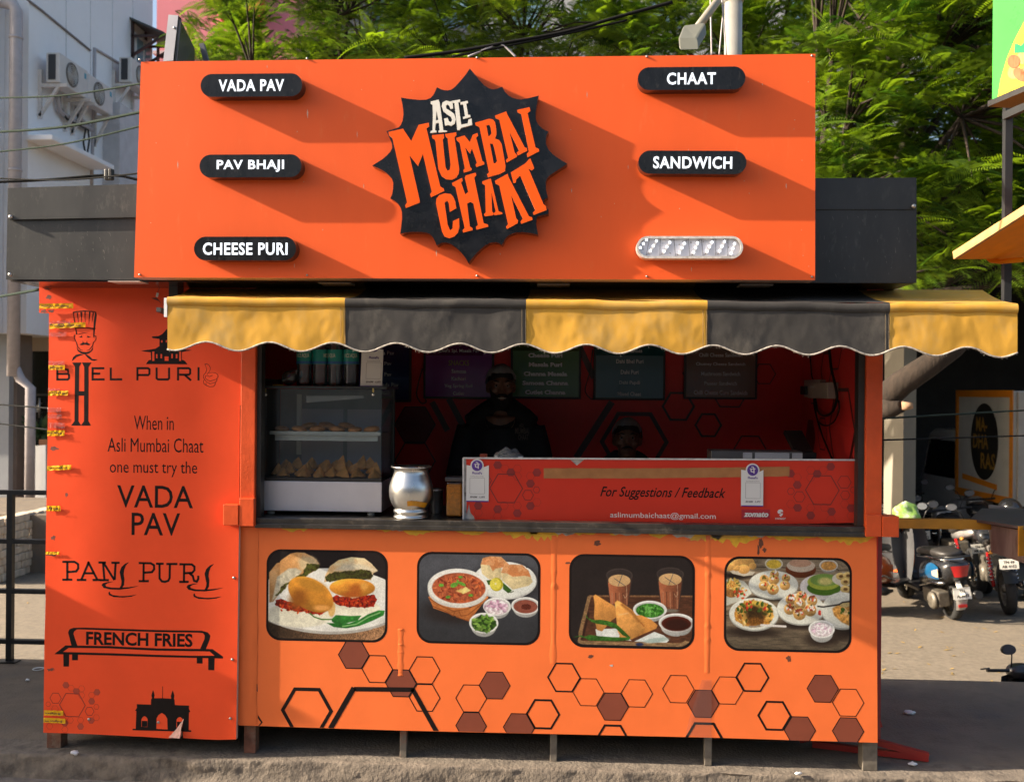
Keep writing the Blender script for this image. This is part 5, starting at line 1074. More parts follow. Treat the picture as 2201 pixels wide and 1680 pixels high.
# fried pyramids on the case floor
m_sam = M('samosa_crust', (.78, .33, .085), rough=.5, var=.3, scale=30, bump=.0025, bscale=45, tint=(.46, .18, .06), thr=(.55, .8, 22))
sam = None
words_x = ('first', 'second', 'third', 'fourth', 'fifth', 'sixth', 'seventh', 'eighth', 'ninth', 'tenth', 'eleventh')
rows = {'front': [(285, 1095, 1.0), (440, 1060, 1.1), (575, 1075, .95), (690, 1080, 1.1), (785, 1075, 1.0), (895, 1110, 1.05), (1040, 1130, .9)], 'middle': [(255, 1050, 1.0), (350, 1040, 1.), (480, 1045, .95), (640, 1020, 1.), (760, 985, 1.15), (880, 1040, 1.), (1050, 1040, 1.1)], 'back': [(300, 1025, .95), (395, 1000, 1.), (520, 1000, 1.), (620, 1015, .9), (720, 1020, .9), (840, 1040, .9), (940, 985, 1.1), (1010, 1000, 1.)]}
random.seed(9)
for row, (dy, lift) in (('front', (.05, 0)), ('middle', (.11, .012)), ('back', (.18, .03))):
    for i, (x, ytop, s_) in enumerate(rows[row]):
        pt = at(*z5(x, ytop), cf + dy); zbase = zz + .006 + lift; h = max(.05, (pt.z - zbase))
        if sam is None:
            mb = MB()
            def samf(u, v):
                a = 2 * math.pi * u; tri = 1 / max(.5, math.cos((a % (2 * math.pi / 3)) - math.pi / 3)); r_ = .037 * (1 - v) ** .8 * (.55 + .45 * tri) * (1 if v > .06 else .8 + v * 3)
                n_ = 1 + .12 * noise.noise(Vector((math.cos(a) * 3, math.sin(a) * 3, v * 4)))
                return (r_ * math.cos(a) * n_, r_ * math.sin(a) * n_ * .85, v * .075 + .003 * math.sin(3 * a))
            mb.grid(24, 14, samf); sam = mb.build('fried_pyramid', m_sam); o = sam
        else: o = sam.copy(); col.objects.link(o)
        o.location = (pt.x, cf + dy + random.uniform(-.008, .008), zbase - .002); o.scale = (s_, s_, h / .075); o.rotation_euler = (R(random.uniform(-10, 10)), R(random.uniform(-16, 16)), random.random() * 6)
        tag(o, 'golden fried pyramid pastry, %s from the left in the %s row of the case' % (words_x[i], row), 'pastry', 'fried pyramid pastries in the case')
# bottles on the case top
m_pet = glass('bottle_plastic', (.88, .92, .94), 1.4, .10, .07); m_lab = M('label_teal', (.01, .22, .18), rough=.35, var=.1); m_labb = M('label_blue', (.03, .10, .30), rough=.35); m_cap = M('cap_white', (.6, .6, .62), rough=.4)  # pale diffuse mix in the bottle plastic paints in its whitish highlights
ctz = tl.z + .014
prof = [(.030, 0), (.036, .006), (.0365, .02)]
for k in range(7): prof += [(.0368, .022 + k * .0122), (.0345, .027 + k * .0122), (.0368, .0315 + k * .0122)]
prof += [(.037, .110), (.037, .19), (.037, .215), (.033, .245), (.018, .275), (.014, .285), (.014, .30)]
bt = thing('water_bottle', '', 'bottle', None, 'full water bottles on the food warmer')
mb = MB(); mb.lathe(prof, (0, 0, 0), 28); mb.build('bottle_body', m_pet, bt)
mb = MB(); mb.lathe([(.0335, .004), (.0345, .02), (.034, .22), (.012, .27)], (0, 0, 0), 20); mb.build('water', glass('water_clear', (.90, .93, .95), .6, .02), bt)
mb = MB(); mb.lathe([(.0376, .112), (.0376, .186)], (0, 0, 0), 32, closed=False); lb_ = mb.build('bottle_label', m_lab, bt)
mb = MB(); mb.lathe([(.0379, .114), (.0379, .126)], (0, 0, 0), 32, closed=False); mb.build('label_band', m_labb, lb_)
mb = MB(); cyl = lambda a, b, c: Vector((.0382 * math.sin(a / .0382), -.0382 * math.cos(a / .0382), c))
text_into(mb, 'NICE AQUA', -.034, .142, .034, .166, 0, bold=.012, T=cyl); text_into(mb, 'NICE AQUA', .079, .142, .147, .166, 0, bold=.012, T=cyl); mb.build('lettering', M('label_cream', (.62, .60, .48), rough=.4), lb_)
mb = MB(); mb.lathe([(.016, .296), (.016, .318), (.014, .32)], (0, 0, 0), 20); mb.build('cap', m_cap, bt)
for i, (x, rz, lab) in enumerate(((455, 0, 'full water bottle with teal label beside the fallen bottle'), (588, 90, 'full water bottle whose teal label shows only small print, second of four'), (717, -40, 'full water bottle with teal label turned aside, third of four'), (850, 8, 'full water bottle with teal label next to the payment stand'))):
    o = bt if i == 0 else copy_tree(bt); p = at(*z5(x, 405), cf + .10); o.location = (p.x, cf + .10, ctz + .001); o.rotation_euler.z = R(rz)
    o['label'] = lab; s_ = 33.5 * 5.08 / 2140 / .074; o.scale = (s_, s_, at(*z5(x, 225), cf + .1).z and 1.0)
mb = MB(); mb.lathe([(.030, 0), (.036, .006), (.0365, .02), (.036, .15), (.030, .18), (.014, .21), (.014, .225)], (0, 0, 0), 24, mtx=Matrix.Rotation(R(-82), 3, 'X')); o = mb.build('empty_bottle', m_pet)
p = at(*z5(320, 345), cf + .06); o.location = (p.x, cf + .06, ctz + .038); tag(o, 'empty clear plastic bottle lying on its side on the food warmer', 'bottle')
mb = MB()
for k in range(6): mb.box(-.06 + .003 * (k % 2), .06, -.05, .05, k * .006, k * .006 + .005)
o = mb.build('box_stack', M('dark_carton', (.05, .03, .022), rough=.7, var=.3)); p = at(*z5(160, 330), cf + .16); o.location = (p.x - .01, cf + .2, ctz); tag(o, 'dark flat cartons stacked in the corner on the food warmer', 'cartons')
mb = MB(); mb.lathe([(.026, 0), (.028, .003), (.027, .006), (.0, .0065)], (0, 0, 0), 24); o = mb.build('jar_lid', M('lid_yellow', (.55, .33, .03), rough=.4)); p = at(*z5(235, 398), cf + .05); o.location = (p.x, cf + .05, ctz); tag(o, 'small yellow jar lid in front of the fallen bottle', 'lid')
paycard('payment_card', 'white payment card standing on the food warmer beside the water bottles', z5, 925, 95, 1108, 412, 1030, 84, 44, cf + .02, stand=True)
# steel pot, canister and tub
pc = onc(*z5(1352, 1512)); kx = .25588 * (pc.y + DIST) / 2140; py = lambda y: (1517 - y) * kx
pot = thing('steel_pot', 'round shiny steel water pot with flared rim on the counter', 'pot', (pc.x, pc.y, zt))
prf = [(138, 1517), (146, 1512), (146, 1500), (138, 1494), (138, 1476), (146, 1470), (146, 1446), (134, 1438), (140, 1428), (164, 1395), (182, 1340), (187, 1285), (182, 1240), (166, 1190), (150, 1150), (143, 1125), (143, 1108), (150, 1100), (168, 1092), (172, 1084), (168, 1078), (150, 1084), (136, 1100), (130, 1140), (140, 1200)]
mb = MB(); mb.lathe([(r * kx, py(y)) for r, y in prf], pc, 48, closed=False); mb.build('pot_body', m_steel, pot)
mb = MB()
def sticker(u, v):
    a = R(-92 + 62 * u); y_ = 1408 - 44 * v - 6 * math.sin(u * 5) + 22 * (u - .5) * .6; r_ = (165 if y_ > 1380 else 176) * kx + .003
    r_ = np.interp(y_, [1340, 1395, 1428], [182, 164, 140]) * kx + .0015
    return Vector((pc.x + r_ * math.cos(a), pc.y + r_ * math.sin(a), zt + py(y_)))
mb.grid(20, 4, sticker); stk = mb.build('tape_strip', M('tape_orange', (.62, .26, .012), rough=.3, var=.15, scale=50), pot)
p_ = onc(*z5(1545, 1490)); mb = MB(); mb.lathe([(.032, 0), (.033, .003), (.033, .11), (.036, .112), (.036, .125), (.03, .127)], (p_.x, p_.y + .1, zt), 24); tag(mb.build('canister', m_dsteel), 'dark steel canister half hidden behind the round steel pot', 'canister')
p_ = onc(*z5(1722, 1505)); kx2 = .25588 * (p_.y + DIST) / 2140
tub = thing('chutney_tub', 'square clear tub of orange chutney with dark lid, left of the red board', 'tub', (p_.x, p_.y, zt))
hw = 72 * kx2; hh = (1517 - 1215) * kx2
mb = MB(); mb.box(p_.x - hw, p_.x + hw, p_.y - hw, p_.y + hw, zt + .002, zt + hh); mb.build('tub_wall', glass('tub_plastic', (.96, .95, .93), .8, .05, .008), tub, bevel=.012)
mb = MB(); mb.box(p_.x - hw * .95, p_.x + hw * .95, p_.y - hw * .95, p_.y + hw * .95, zt + .006, zt + hh * .94); mb.build('chutney', M('chutney_orange', (.90, .27, .004), rough=.5, var=.25, scale=60, tint=(.30, .07, .01), thr=(.58, .72, 70)), tub, bevel=.012)
mb = MB(); mb.box(p_.x - hw * 1.1, p_.x + hw * 1.1, p_.y - hw * 1.1, p_.y + hw * 1.1, zt + hh + .001, zt + hh + 40 * kx2); mb.build('lid', M('lid_grey', (.06, .05, .05), rough=.45), tub, bevel=.006)
# plastic packet, carton and steel tray box behind the board
p0 = at(*z6(490, 960), .22); mb = MB()
def pk(p):
    return Vector((p.x, p.y, p.z * (1 + .5 * noise.noise(p * 9)))) + Vector((0, 0, .02 * noise.noise(p * 30)))
mb.ball((p0.x, .24, p0.z - .05), (.085, .06, .07), 28, 16, fn=pk); o = mb.build('plastic_packet', glass('packet_film', (.75, .75, .77), 2.2, .12, .32)); tag(o, 'crumpled clear plastic packet behind the red board in front of the standing man', 'packet')
mb = MB(); mb.box(p0.x - .07, p0.x + .075, .2, .3, zt + .001, p0.z - .02); tag(mb.build('paper_stack', m_card, bevel=.004), 'stack of white paper squares under the crumpled packet', 'paper stack')
p1_ = at(*z6(285, 985), .2); mb = MB(); mb.box(p1_.x - .02, p1_.x + .016, .19, .22, zt + .001, p1_.z + .006); tag(mb.build('sauce_sachet', M('sachet', (.3, .06, .03), rough=.35)), 'small red and silver sachet left of the plastic packet', 'sachet')
Yt = .30; a, b = at(*z7(515, 948), Yt), at(*z7(1282, 1020), Yt)
tb = thing('napkin_box', 'long steel box with three pale front plates behind the board, right side', 'steel box', ((a.x + b.x) / 2, Yt, zt))
mb = MB(); mb.box(a.x, b.x, Yt, Yt + .16, zt + .001, a.z); mb.build('body', M('box_steel', (.16, .15, .15), rough=.35, metal=.5), tb, bevel=.003)
for u0, u1 in ((782, 858), (882, 1170), (1194, 1280)):
    x0, x1 = at(*z7(u0, 980), Yt - .004).x, at(*z7(u1, 980), Yt - .004).x; mb = MB(); mb.box(x0, x1, Yt - .006, Yt - .0005, zt + .02, a.z - .008); mb.build('front_plate', M('plate_pale', (.58, .57, .60), rough=.35, metal=.2), tb)
a = at(*z7(1190, 790), .62); mb = MB(); b = at(*z7(1270, 960), .5); mb.bar((a.x, .6, a.z), (b.x, .45, b.z), .10, .02); mb.box(b.x - .02, b.x + .06, .42, .50, zt + .001, b.z + .002); tag(mb.build('press_grill', m_dark), 'black sandwich press with its lid raised, right of the steel box', 'sandwich press')

# ------------------------------------------------------------------ menu boards on the back wall
YM = YB - .035
def menu(name, lab, x0, y0, x1, y1, cc, lines, ctext, z, bold, top=None):
    a0, b0, a1, b1 = qbox(x0, y0, x1, y1, YM)
    o = thing(name, lab, 'menu board', ((a0 + a1) / 2, YM, b0), 'lit off menu boards on the back wall')
    mb = MB(); mb.box(a0, a1, YM, YB - .005, b0, b1); fr = mb.build('frame', m_dark, o, bevel=.004)
    mb = MB(); mb.poly([[(a0 + .014, b0 + .014), (a1 - .014, b0 + .014), (a1 - .014, b1 - .014), (a0 + .014, b1 - .014)]], YM - .001); s_ = mb.build('screen', M('screen_' + cc[0], cc[1], rough=.14, var=.06, spec=.4), o)
    if top:
        mb = MB(); ta, tb_, tc, td = qbox(*z(top[0], top[1]), *z(top[2], top[3]), YM - .0016); mb.poly([[(ta, tb_), (tc, tb_), (tc, td), (ta, td)]], YM - .0018); mb.build('printed_panel', M('screen_top_' + cc[0], top[4], rough=.12), o)
    mb = MB(); mb2 = MB()
    for i, (t, xa, ya, xb, yb) in enumerate(lines):
        qtext(mb2 if t == 'SNACKS' else mb, t, *z(xa, ya), *z(xb, yb), YM - .0035, bold=bold, res=2)
    mb.build('lettering', ctext, o)
    if mb2.v: mb2.build('lettering', M('menu_gold', (.42, .36, .05), rough=.4), o)
mt = M('menu_text', (.85, .86, .88), rough=.4)
menu('menu_board', 'navy menu board mostly hidden behind the water bottles', *z5(720, -20), *z5(1355, 535), ('navy', (.03, .033, .13)), [('Vada Pav', 1050, 112, 1210, 145), ('Pav', 1130, 203, 1187, 232), ('Pav', 1130, 292, 1187, 322), ('Vada Pav', 1085, 380, 1245, 414)], mt, z5, .006)
menu('menu_board', 'purple menu board beside the standing man', *z5(1455, -60), *z5(2053, 512), ('purple', (.27, .065, .30)), [("Chef's Spl. Masala Pav", 1585, 95, 1925, 132), ('SNACKS', 1668, 190, 1840, 235), ('Samosa', 1693, 265, 1815, 298), ('Kachori', 1693, 328, 1811, 360), ('Veg Spring Roll', 1634, 390, 1868, 427), ('Cutlet', 1705, 452, 1797, 482)], mt, z5, .01, (1480, 60, 1960, 150, (.13, .012, .11)))
menu('menu_board', 'green menu board with bold lettering between the two men', *z6(508, -60), *z6(1103, 512), ('green', (.14, .27, .14)), [('Cheese Puri', 657, 130, 945, 168), ('Masala Puri', 662, 208, 942, 245), ('Channa Masala', 618, 285, 985, 323), ('Samosa Channa', 608, 362, 993, 400), ('Cutlet Channa', 630, 440, 970, 477)], mt, z6, .05, (522, -40, 1090, 110, (.06, .09, .02)))
menu('menu_board', 'grey teal menu board above the lower man', *z6(1205, -60), *z6(1812, 522), ('teal', (.13, .23, .27)), [('Dahi Samosa', 1405, 92, 1615, 125), ('Dahi Bhel Puri', 1397, 182, 1625, 217), ('Dahi Puri', 1435, 272, 1583, 307), ('Dahi Papdi', 1422, 363, 1593, 400), ('Mixed Chaat', 1408, 456, 1605, 488)], mt, z6, .012, (1220, -40, 1798, 150, (.015, .09, .10)))
menu('menu_board', 'brown menu board listing sandwiches near the right wall', *z7(285, -60), *z7(905, 515), ('brown', (.23, .155, .12)), [('Chilli Cheese Sandwich', 412, 130, 775, 162), ('Chutney Cheese Sandwich', 386, 208, 800, 242), ('Mushroom Sandwich', 430, 287, 757, 320), ('Paneer Sandwich', 457, 367, 729, 400), ('Chilli Cheese Corn Sandwich', 368, 443, 817, 480)], mt, z7, .008)
def cable(name, lab, pts, r, mat=None, grp=None):
    P_ = []
    pts = [Vector(p) for p in pts]
    for i in range(len(pts) - 1):       # smooth the run of the cable
        p0, p1, p2, p3 = pts[max(0, i - 1)], pts[i], pts[i + 1], pts[min(len(pts) - 1, i + 2)]
        for k in range(8):
            t = k / 8; P_.append(.5 * ((2 * p1) + (p2 - p0) * t + (2 * p0 - 5 * p1 + 4 * p2 - p3) * t * t + (3 * p1 - p0 - 3 * p2 + p3) * t ** 3))
    P_.append(pts[-1]); mb = MB(); mb.tube(P_, r, 6); o = mb.build(name, mat or m_cable); return tag(o, lab, 'cable', grp)
m_cable = M('cable_black', (.012, .012, .012), rough=.45)
cable('cable', 'black cable hanging between the purple and navy menu boards', [at(*z5(*p), YM - .01) for p in ((1450, 260), (1415, 380), (1400, 480), (1440, 550), (1480, 540), (1470, 510))], .004)
cable('cable', 'black cable hanging between the green and teal menu boards', [at(*z6(*p), YM - .01) for p in ((1200, 100), (1170, 300), (1135, 440), (1180, 510), (1220, 518))], .004)
# switch box, plug and loops of cable on the right wall
XW = XR - .032
sw = thing('socket_box', 'cream electric switch box with black plug on the red right wall', 'socket box', tuple(atX(*zSock(550, 450), XW)))
def wbox(mb, x0, y0, x1, y1, dep, z=zSock):
    a, b = atX(*z(x0, y0), XW), atX(*z(x1, y1), XW); mb.box(XW - dep, XW - .001, min(a.y, b.y), max(a.y, b.y), min(a.z, b.z), max(a.z, b.z))
m_cream = M('switch_cream', (.46, .39, .35), rough=.45, var=.1, scale=20)
mb = MB(); wbox(mb, 390, 335, 570, 530, .035); mb.build('switch_plate', m_cream, sw, bevel=.003)
mb = MB(); wbox(mb, 480, 368, 712, 545, .06); mb.build('switch_body', m_cream, sw, bevel=.004)
mb = MB(); wbox(mb, 420, 402, 480, 500, .075); mb.build('plug', m_dark, sw, bevel=.006)
for a in ((515, 400, 535, 425), (540, 400, 560, 425)):
    mb = MB(); wbox(mb, *a, .064); mb.build('switch', M('switch_white', (.6, .57, .55), rough=.4), sw)
wl = lambda pts, d: [atX(*zSock(*p), XW - d) for p in pts]
cable('cable', 'thick black cable dropping down the right wall past the switch box', wl(((610, 0), (630, 200), (665, 350), (690, 470), (690, 560), (650, 680), (560, 735), (480, 680), (450, 560), (452, 500)), .03), .008)
cable('cable', 'thin black cable looping below the switch box', wl(((712, 560), (715, 680), (660, 800), (570, 845), (490, 800), (445, 660), (435, 540)), .025), .005)
cable('cable', 'black plug cable running down to the counter', wl(((455, 500), (445, 600), (470, 760), (540, 980), (640, 1215)), .02), .006)
cable('cable', 'thin dark cable coming down the wall into the switch box', wl(((385, 0), (400, 150), (410, 280), (430, 335)), .012), .004)

# ------------------------------------------------------------------ people behind the counter
m_skin = M('skin', (.15, .070, .042), rough=.5, var=.12, scale=25, bump=.0006, bscale=120); m_blk = M('cloth_black', (.008, .008, .009), rough=.85, var=.3, scale=30, bump=.001, bscale=60); m_trs = M('cloth_navy', (.012, .013, .018), rough=.85)
m_beard = M('beard', (.006, .005, .005), rough=.9); m_eye = M('eye_white', (.20, .18, .17), rough=.3); m_pup = M('eye_dark', (.01, .006, .005), rough=.2); m_lip = M('lip', (.09, .03, .025), rough=.45); m_teeth = M('teeth', (.5, .48, .44), rough=.4)
def fuse(mb, voxel, name, mat, parent, smooth=4):
    me = bpy.data.meshes.new(name); me.from_pydata(mb.v, [], mb.f); o = bpy.data.objects.new(name, me); col.objects.link(o)
    a = o.modifiers.new('fuse', 'REMESH'); a.mode = 'VOXEL'; a.voxel_size = voxel; b = o.modifiers.new('soft', 'SMOOTH'); b.iterations = smooth; b.factor = .5
    dg = bpy.context.evaluated_depsgraph_get(); m2 = bpy.data.meshes.new_from_object(o.evaluated_get(dg)); bpy.data.objects.remove(o)
    m2.materials.clear(); m2.materials.append(mat); m2.polygons.foreach_set('use_smooth', [True] * len(m2.polygons)); m2.name = name
    return link(bpy.data.objects.new(name, m2), parent)
m_net = glass('net_film', (.7, .7, .7), .6, .5, .5)
def person(lab, head, turn, tilt, hands, seated, beard, group=None):
    H = Vector(head); root = thing('person', lab, 'person', (H.x, H.y, zf), group)
    rm = (Matrix.Rotation(R(turn), 4, 'Z') @ Matrix.Rotation(R(tilt), 4, 'X')).to_3x3()
    L = lambda x, y, z: H + rm @ Vector((x, y, z))        # head frame: face towards -Y
    sh = H + Vector((0, .03, -.215)); hip = H + Vector((0, .06, -.80))
    arms = []
    for s, hd in zip((-1, 1), hands):
        S_ = sh + Vector((s * .19, .0, -.03)); E_ = sh + Vector((s * .265, .01, -.31)); W_ = Vector(hd); arms.append((S_, E_, W_))
    b = MB()
    b.ball(H, (.074, .092, .098), 24, 16, mtx=rm, fn=lambda p: Vector((p.x * (1 - .12 * max(0, -p.z / .1)), p.y, p.z)))
    b.ball(L(0, -.022, -.062), (.056, .062, .062), 20, 12, mtx=rm); b.ball(L(0, -.055, -.098), (.028, .028, .022), 12, 8, mtx=rm)
    b.tube([L(0, -.085, .018), L(0, -.098, -.012), L(0, -.104, -.030)], [.009, .011, .014], 10); b.ball(L(-.012, -.095, -.032), .009, 8, 6); b.ball(L(.012, -.095, -.032), .009, 8, 6)
    b.tube([L(-.05, -.076, .026), L(-.02, -.088, .022)], .010, 8); b.tube([L(.05, -.076, .026), L(.02, -.088, .022)], .010, 8); b.ball(L(-.044, -.062, -.03), (.022, .018, .018), 10, 8); b.ball(L(.044, -.062, -.03), (.022, .018, .018), 10, 8)
    b.tube([L(-.026, -.086, -.064), L(0, -.094, -.062), L(.026, -.086, -.064)], [.005, .008, .005], 8); b.tube([L(-.022, -.086, -.074), L(0, -.093, -.077), L(.022, -.086, -.074)], [.005, .009, .005], 8)
    for s in (-1, 1): b.ball(L(s * .079, .005, -.012), (.011, .022, .034), 10, 8, mtx=rm)
    b.tube([L(0, .02, -.05), H + Vector((0, .035, -.13)), H + Vector((0, .04, -.21))], [.054, .055, .075], 16)
    b.tube([sh + Vector((0, 0, .04)), sh + Vector((0, .01, -.15)), hip], [.10, .13, .13], 16)
    for S_, E_, W_ in arms:
        d = (W_ - E_).normalized(); b.tube([S_, E_, W_], [.05, .042, .029], 12); side_ = d.cross(Vector((0, 0, 1))).normalized()
        b.ball(W_ + d * .045, (.036, .036, .018), 12, 8)
        for f in range(4):
            k = W_ + d * .075 + side_ * (f - 1.5) * .0205; ln = (.062, .072, .068, .054)[f]
            b.tube([k, k + d * ln * .55 + Vector((0, 0, -.004)), k + d * ln * .9 + Vector((0, 0, -.020))], [.0095, .009, .0075], 8)
        sgn = 1 if S_.x > H.x else -1
        k = W_ + d * .02 - side_ * sgn * .0; b.tube([W_ + d * .02, W_ + d * .05 - Vector((sgn * .035, 0, .006)), W_ + d * .085 - Vector((sgn * .045, 0, .012))], [.012, .011, .008], 8)
    if seated:
        for s in (-1, 1): b.tube([hip + Vector((s * .09, 0, -.02)), hip + Vector((s * .11, -.28, .0)), hip + Vector((s * .11, -.30, -.25))], [.08, .06, .05], 10)
    else:
        for s in (-1, 1): b.tube([hip + Vector((s * .09, 0, 0)), Vector((H.x + s * .10, H.y + .05, zf + .45)), Vector((H.x + s * .11, H.y + .06, zf + .05))], [.09, .06, .045], 10)
    body = fuse(b, .0075, 'body', m_skin, root)
    c = MB(); c.ball(sh + Vector((0, .0, -.10)), (.205, .128, .15), 20, 12); c.tube([sh + Vector((0, 0, -.03)), sh + Vector((0, .0, -.25)), hip + Vector((0, -.01, .05)), hip + Vector((0, 0, -.05))], [.155, .165, .158, .155], 20)
    c.tube([sh + Vector((-.19, .0, -.02)), sh + Vector((-.07, .03, .055)), sh + Vector((.07, .03, .055)), sh + Vector((.19, 0, -.02))], [.066, .07, .07, .066], 12)
    c.tube([sh + Vector((0, .045, .105)), sh + Vector((0, .03, .05))], [.072, .10], 14); c.tube([sh + Vector((-.15, .02, .02)), sh + Vector((-.055, .04, .095)), sh + Vector((.055, .04, .095)), sh + Vector((.15, .02, .02))], [.06, .055, .055, .06], 12)
    for S_, E_, W_ in arms: c.tube([S_, S_.lerp(E_, .5), E_, E_.lerp(W_, .45)], [.075, .074, .066, .056], 12)
    shirt = fuse(c, .011, 'shirt', m_blk, root, 6)
    t = MB()
    if seated:
        for s in (-1, 1): t.tube([hip + Vector((s * .09, .02, -.02)), hip + Vector((s * .11, -.28, .0)), hip + Vector((s * .11, -.30, -.27))], [.10, .08, .065], 10)
    else:
        for s in (-1, 1): t.tube([hip + Vector((s * .08, 0, .02)), Vector((H.x + s * .10, H.y + .05, zf + .45)), Vector((H.x + s * .11, H.y + .06, zf + .02))], [.11, .08, .065], 10)
    fuse(t, .014, 'trousers', m_trs, root)
    for s in (-1, 1):
        mb = MB(); mb.ball(L(s * .033, -.0735, .004), .0125, 12, 8); ey = mb.build('eye', m_eye, root)
        mb = MB(); mb.ball(L(s * .033, -.0835, .004), .0062, 10, 6); mb.build('pupil', m_pup, ey)
        mb = MB(); mb.tube([L(s * .018, -.093, .024), L(s * .036, -.090, .031), L(s * .058, -.074, .024)], [.0035, .0045, .002], 6); mb.build('eyebrow', m_beard, root)
        mb = MB(); mb.tube([L(s * .046, -.076, .008), L(s * .033, -.0865, .014), L(s * .020, -.082, .008)], .0035, 6); mb.build('eyelid', m_skin, root)
    mb = MB(); mb.tube([L(-.024, -.0945, -.069), L(0, -.1, -.068), L(.024, -.0945, -.069)], [.002, .0038, .002], 6); mb.build('mouth', m_teeth if beard else m_lip, root)
    if beard:
        mb = MB(); mb.grid(20, 10, lambda u, v: L(.071 * math.sin((u - .5) * 3.3) * (1 - .25 * v), -.030 - .066 * math.cos((u - .5) * 3.0) * (1 - .15 * v), -.055 - .072 * v - .012 * math.cos((u - .5) * 3) + .05 * abs(u - .5) * 2 * (1 - v) * 1.1))
        mb.tube([L(-.036, -.084, -.068), L(-.02, -.099, -.052), L(0, -.103, -.050), L(.02, -.099, -.052), L(.036, -.084, -.068)], [.006, .008, .006, .008, .006], 8); mb.build('beard', m_beard, root)
    else:
        mb = MB(); mb.tube([L(-.034, -.088, -.060), L(-.015, -.101, -.050), L(0, -.104, -.048), L(.015, -.101, -.050), L(.034, -.088, -.060)], [.003, .0055, .004, .0055, .003], 8); mb.build('moustache', m_beard, root)
    mb = MB(); mb.ball(L(0, .012, .016), (.079, .096, .098), 24, 16, mtx=rm, fn=lambda p: p if p.z > -.02 + .25 * -p.y * .0 else Vector((p.x * .97, p.y * .97, p.z))); 
    # hair under the net, cut off above the brow
    keep = [f for f in mb.f if all((rm.inverted() @ (Vector(mb.v[i]) - H)).z > .035 - .9 * max(0, (rm.inverted() @ (Vector(mb.v[i]) - H)).y) for i in f)]
    hb = MB(); hb.v = mb.v; hb.f = keep; hb.m = [0] * len(keep); hb.sm = [True] * len(keep); hb.build('hair', M('hair_black', (.012, .011, .011), rough=.6), root)
    nb = MB(); nb.ball(L(0, .016, .024), (.092, .108, .105), 36, 18, mtx=rm, fn=lambda p: p * (1 + .05 * noise.noise(p * 45) + .02 * math.sin(14 * math.atan2(p.y, p.x))))
    keep = [f for f in nb.f if all((rm.inverted() @ (Vector(nb.v[i]) - H)).z > .045 - .75 * ((rm.inverted() @ (Vector(nb.v[i]) - H)).y + .04) for i in f)]
    nb.f = keep; nb.m = [0] * len(keep); nb.sm = [True] * len(keep); net = nb.build('hairnet', m_net, root)
    return root, shirt, L, sh
h1 = at(*z6(428, 405), 1.0)
pr, sh1, L1, s1 = person('man in black shirt and white hairnet standing behind the counter beside the green menu board', h1, 8, 2, (h1 + Vector((-.16, -.33, -.62)), h1 + Vector((.17, -.33, -.62))), False, True)
mb = MB(); YC = s1.y - .166
c0 = at(*z6(545, 860), YC); c1 = at(*z6(665, 720), YC)
for s, za, zb2, xa, xb in (('ASLI', .76, 1., .3, .62), ('MUMBAI', .36, .74, 0, 1), ('CHAAT', 0, .34, .22, .95)):
    text_into(mb, s, c0.x + (c1.x - c0.x) * xa, c0.z + (c1.z - c0.z) * za, c0.x + (c1.x - c0.x) * xb, c0.z + (c1.z - c0.z) * zb2, YC - .01, bold=.03, res=2, T=lambda a, b, c: Vector((a, b + .35 * max(0, a - s1.x) ** 1.5, c)))
mb.build('shirt_lettering', M('shirt_print', (.07, .05, .04), rough=.7), sh1)
mb = MB(); mb.tube([s1 + Vector((.085 * math.sin(t), -.085 - .05 * math.cos(t), .05 - .11 * math.cos(t / 2) ** 3)) for t in [(-1.6 + .2 * k) for k in range(17)]], .002, 5); mb.build('neck_chain', M('chain_metal', (.25, .18, .12), rough=.4, metal=.7), pr)
h2 = at(*z6(1488, 850), 1.12)
person('man with moustache and hairnet seated low behind the red board', h2, -3, -4, (h2 + Vector((-.2, -.2, -.55)), h2 + Vector((.2, -.2, -.55))), True, False)
# ------------------------------------------------------------------ white building on the left
XB = -9.4
m_wall = M('plaster_white', (.86, .855, .86), rough=.8, var=.05, scale=.8, tint=(.70, .67, .65), thr=(.55, .95, 1.6), bump=.002, bscale=12)
m_pipe = M('pipe_pvc', (.42, .38, .38), rough=.5, var=.12, scale=8)
m_brk = M('bracket_white', (.62, .58, .54), rough=.55, var=.12, scale=20)
wb = thing('white_building', 'white plastered building with three outdoor units on its side wall', 'building', (XB - 3, 15, 0))
yn, yf = atX(60, 300, XB).y, atX(326, 300, XB).y
def gbox(name, x0, x1, y0, y1, z0, z1, mat, par, bev=0):
    mb = MB(); mb.box(x0, x1, y0, y1, z0, z1); return mb.build(name, mat, par, bevel=bev)
gbox('wall', XB - 14, XB, yn, yf, 2.75, 14, m_wall, wb)
gbox('corner_slab', XB - 14, XB - .42, yn - .5, yn - .01, 2.75, 14, m_wall, wb)
p = lambda x, y, X=XB: atX(*zAC(x, y), X)
def wline(name, pts, r, mat, par=wb, X=XB + .02):
    mb = MB(); mb.tube([p(x, y, X) for x, y in pts], r, 6); return mb.build(name, mat, par)
wline('groove', ((225, -5), (345, 85), (560, 262), (760, 425)), .02, M('groove_grey', (.22, .20, .20), rough=.8))
for x_ in (555, 760, 945, 1115):
    wline('groove', ((x_, -300), (x_, 700)), .006, M('groove_pale', (.46, .46, .47), rough=.8), X=XB + .002)
wline('conduit', ((795, 405), (792, 700), (780, 1100), (770, 1560)), .035, m_pipe); wline('conduit', ((800, 412), (1000, 530), (1180, 610)), .025, m_pipe)
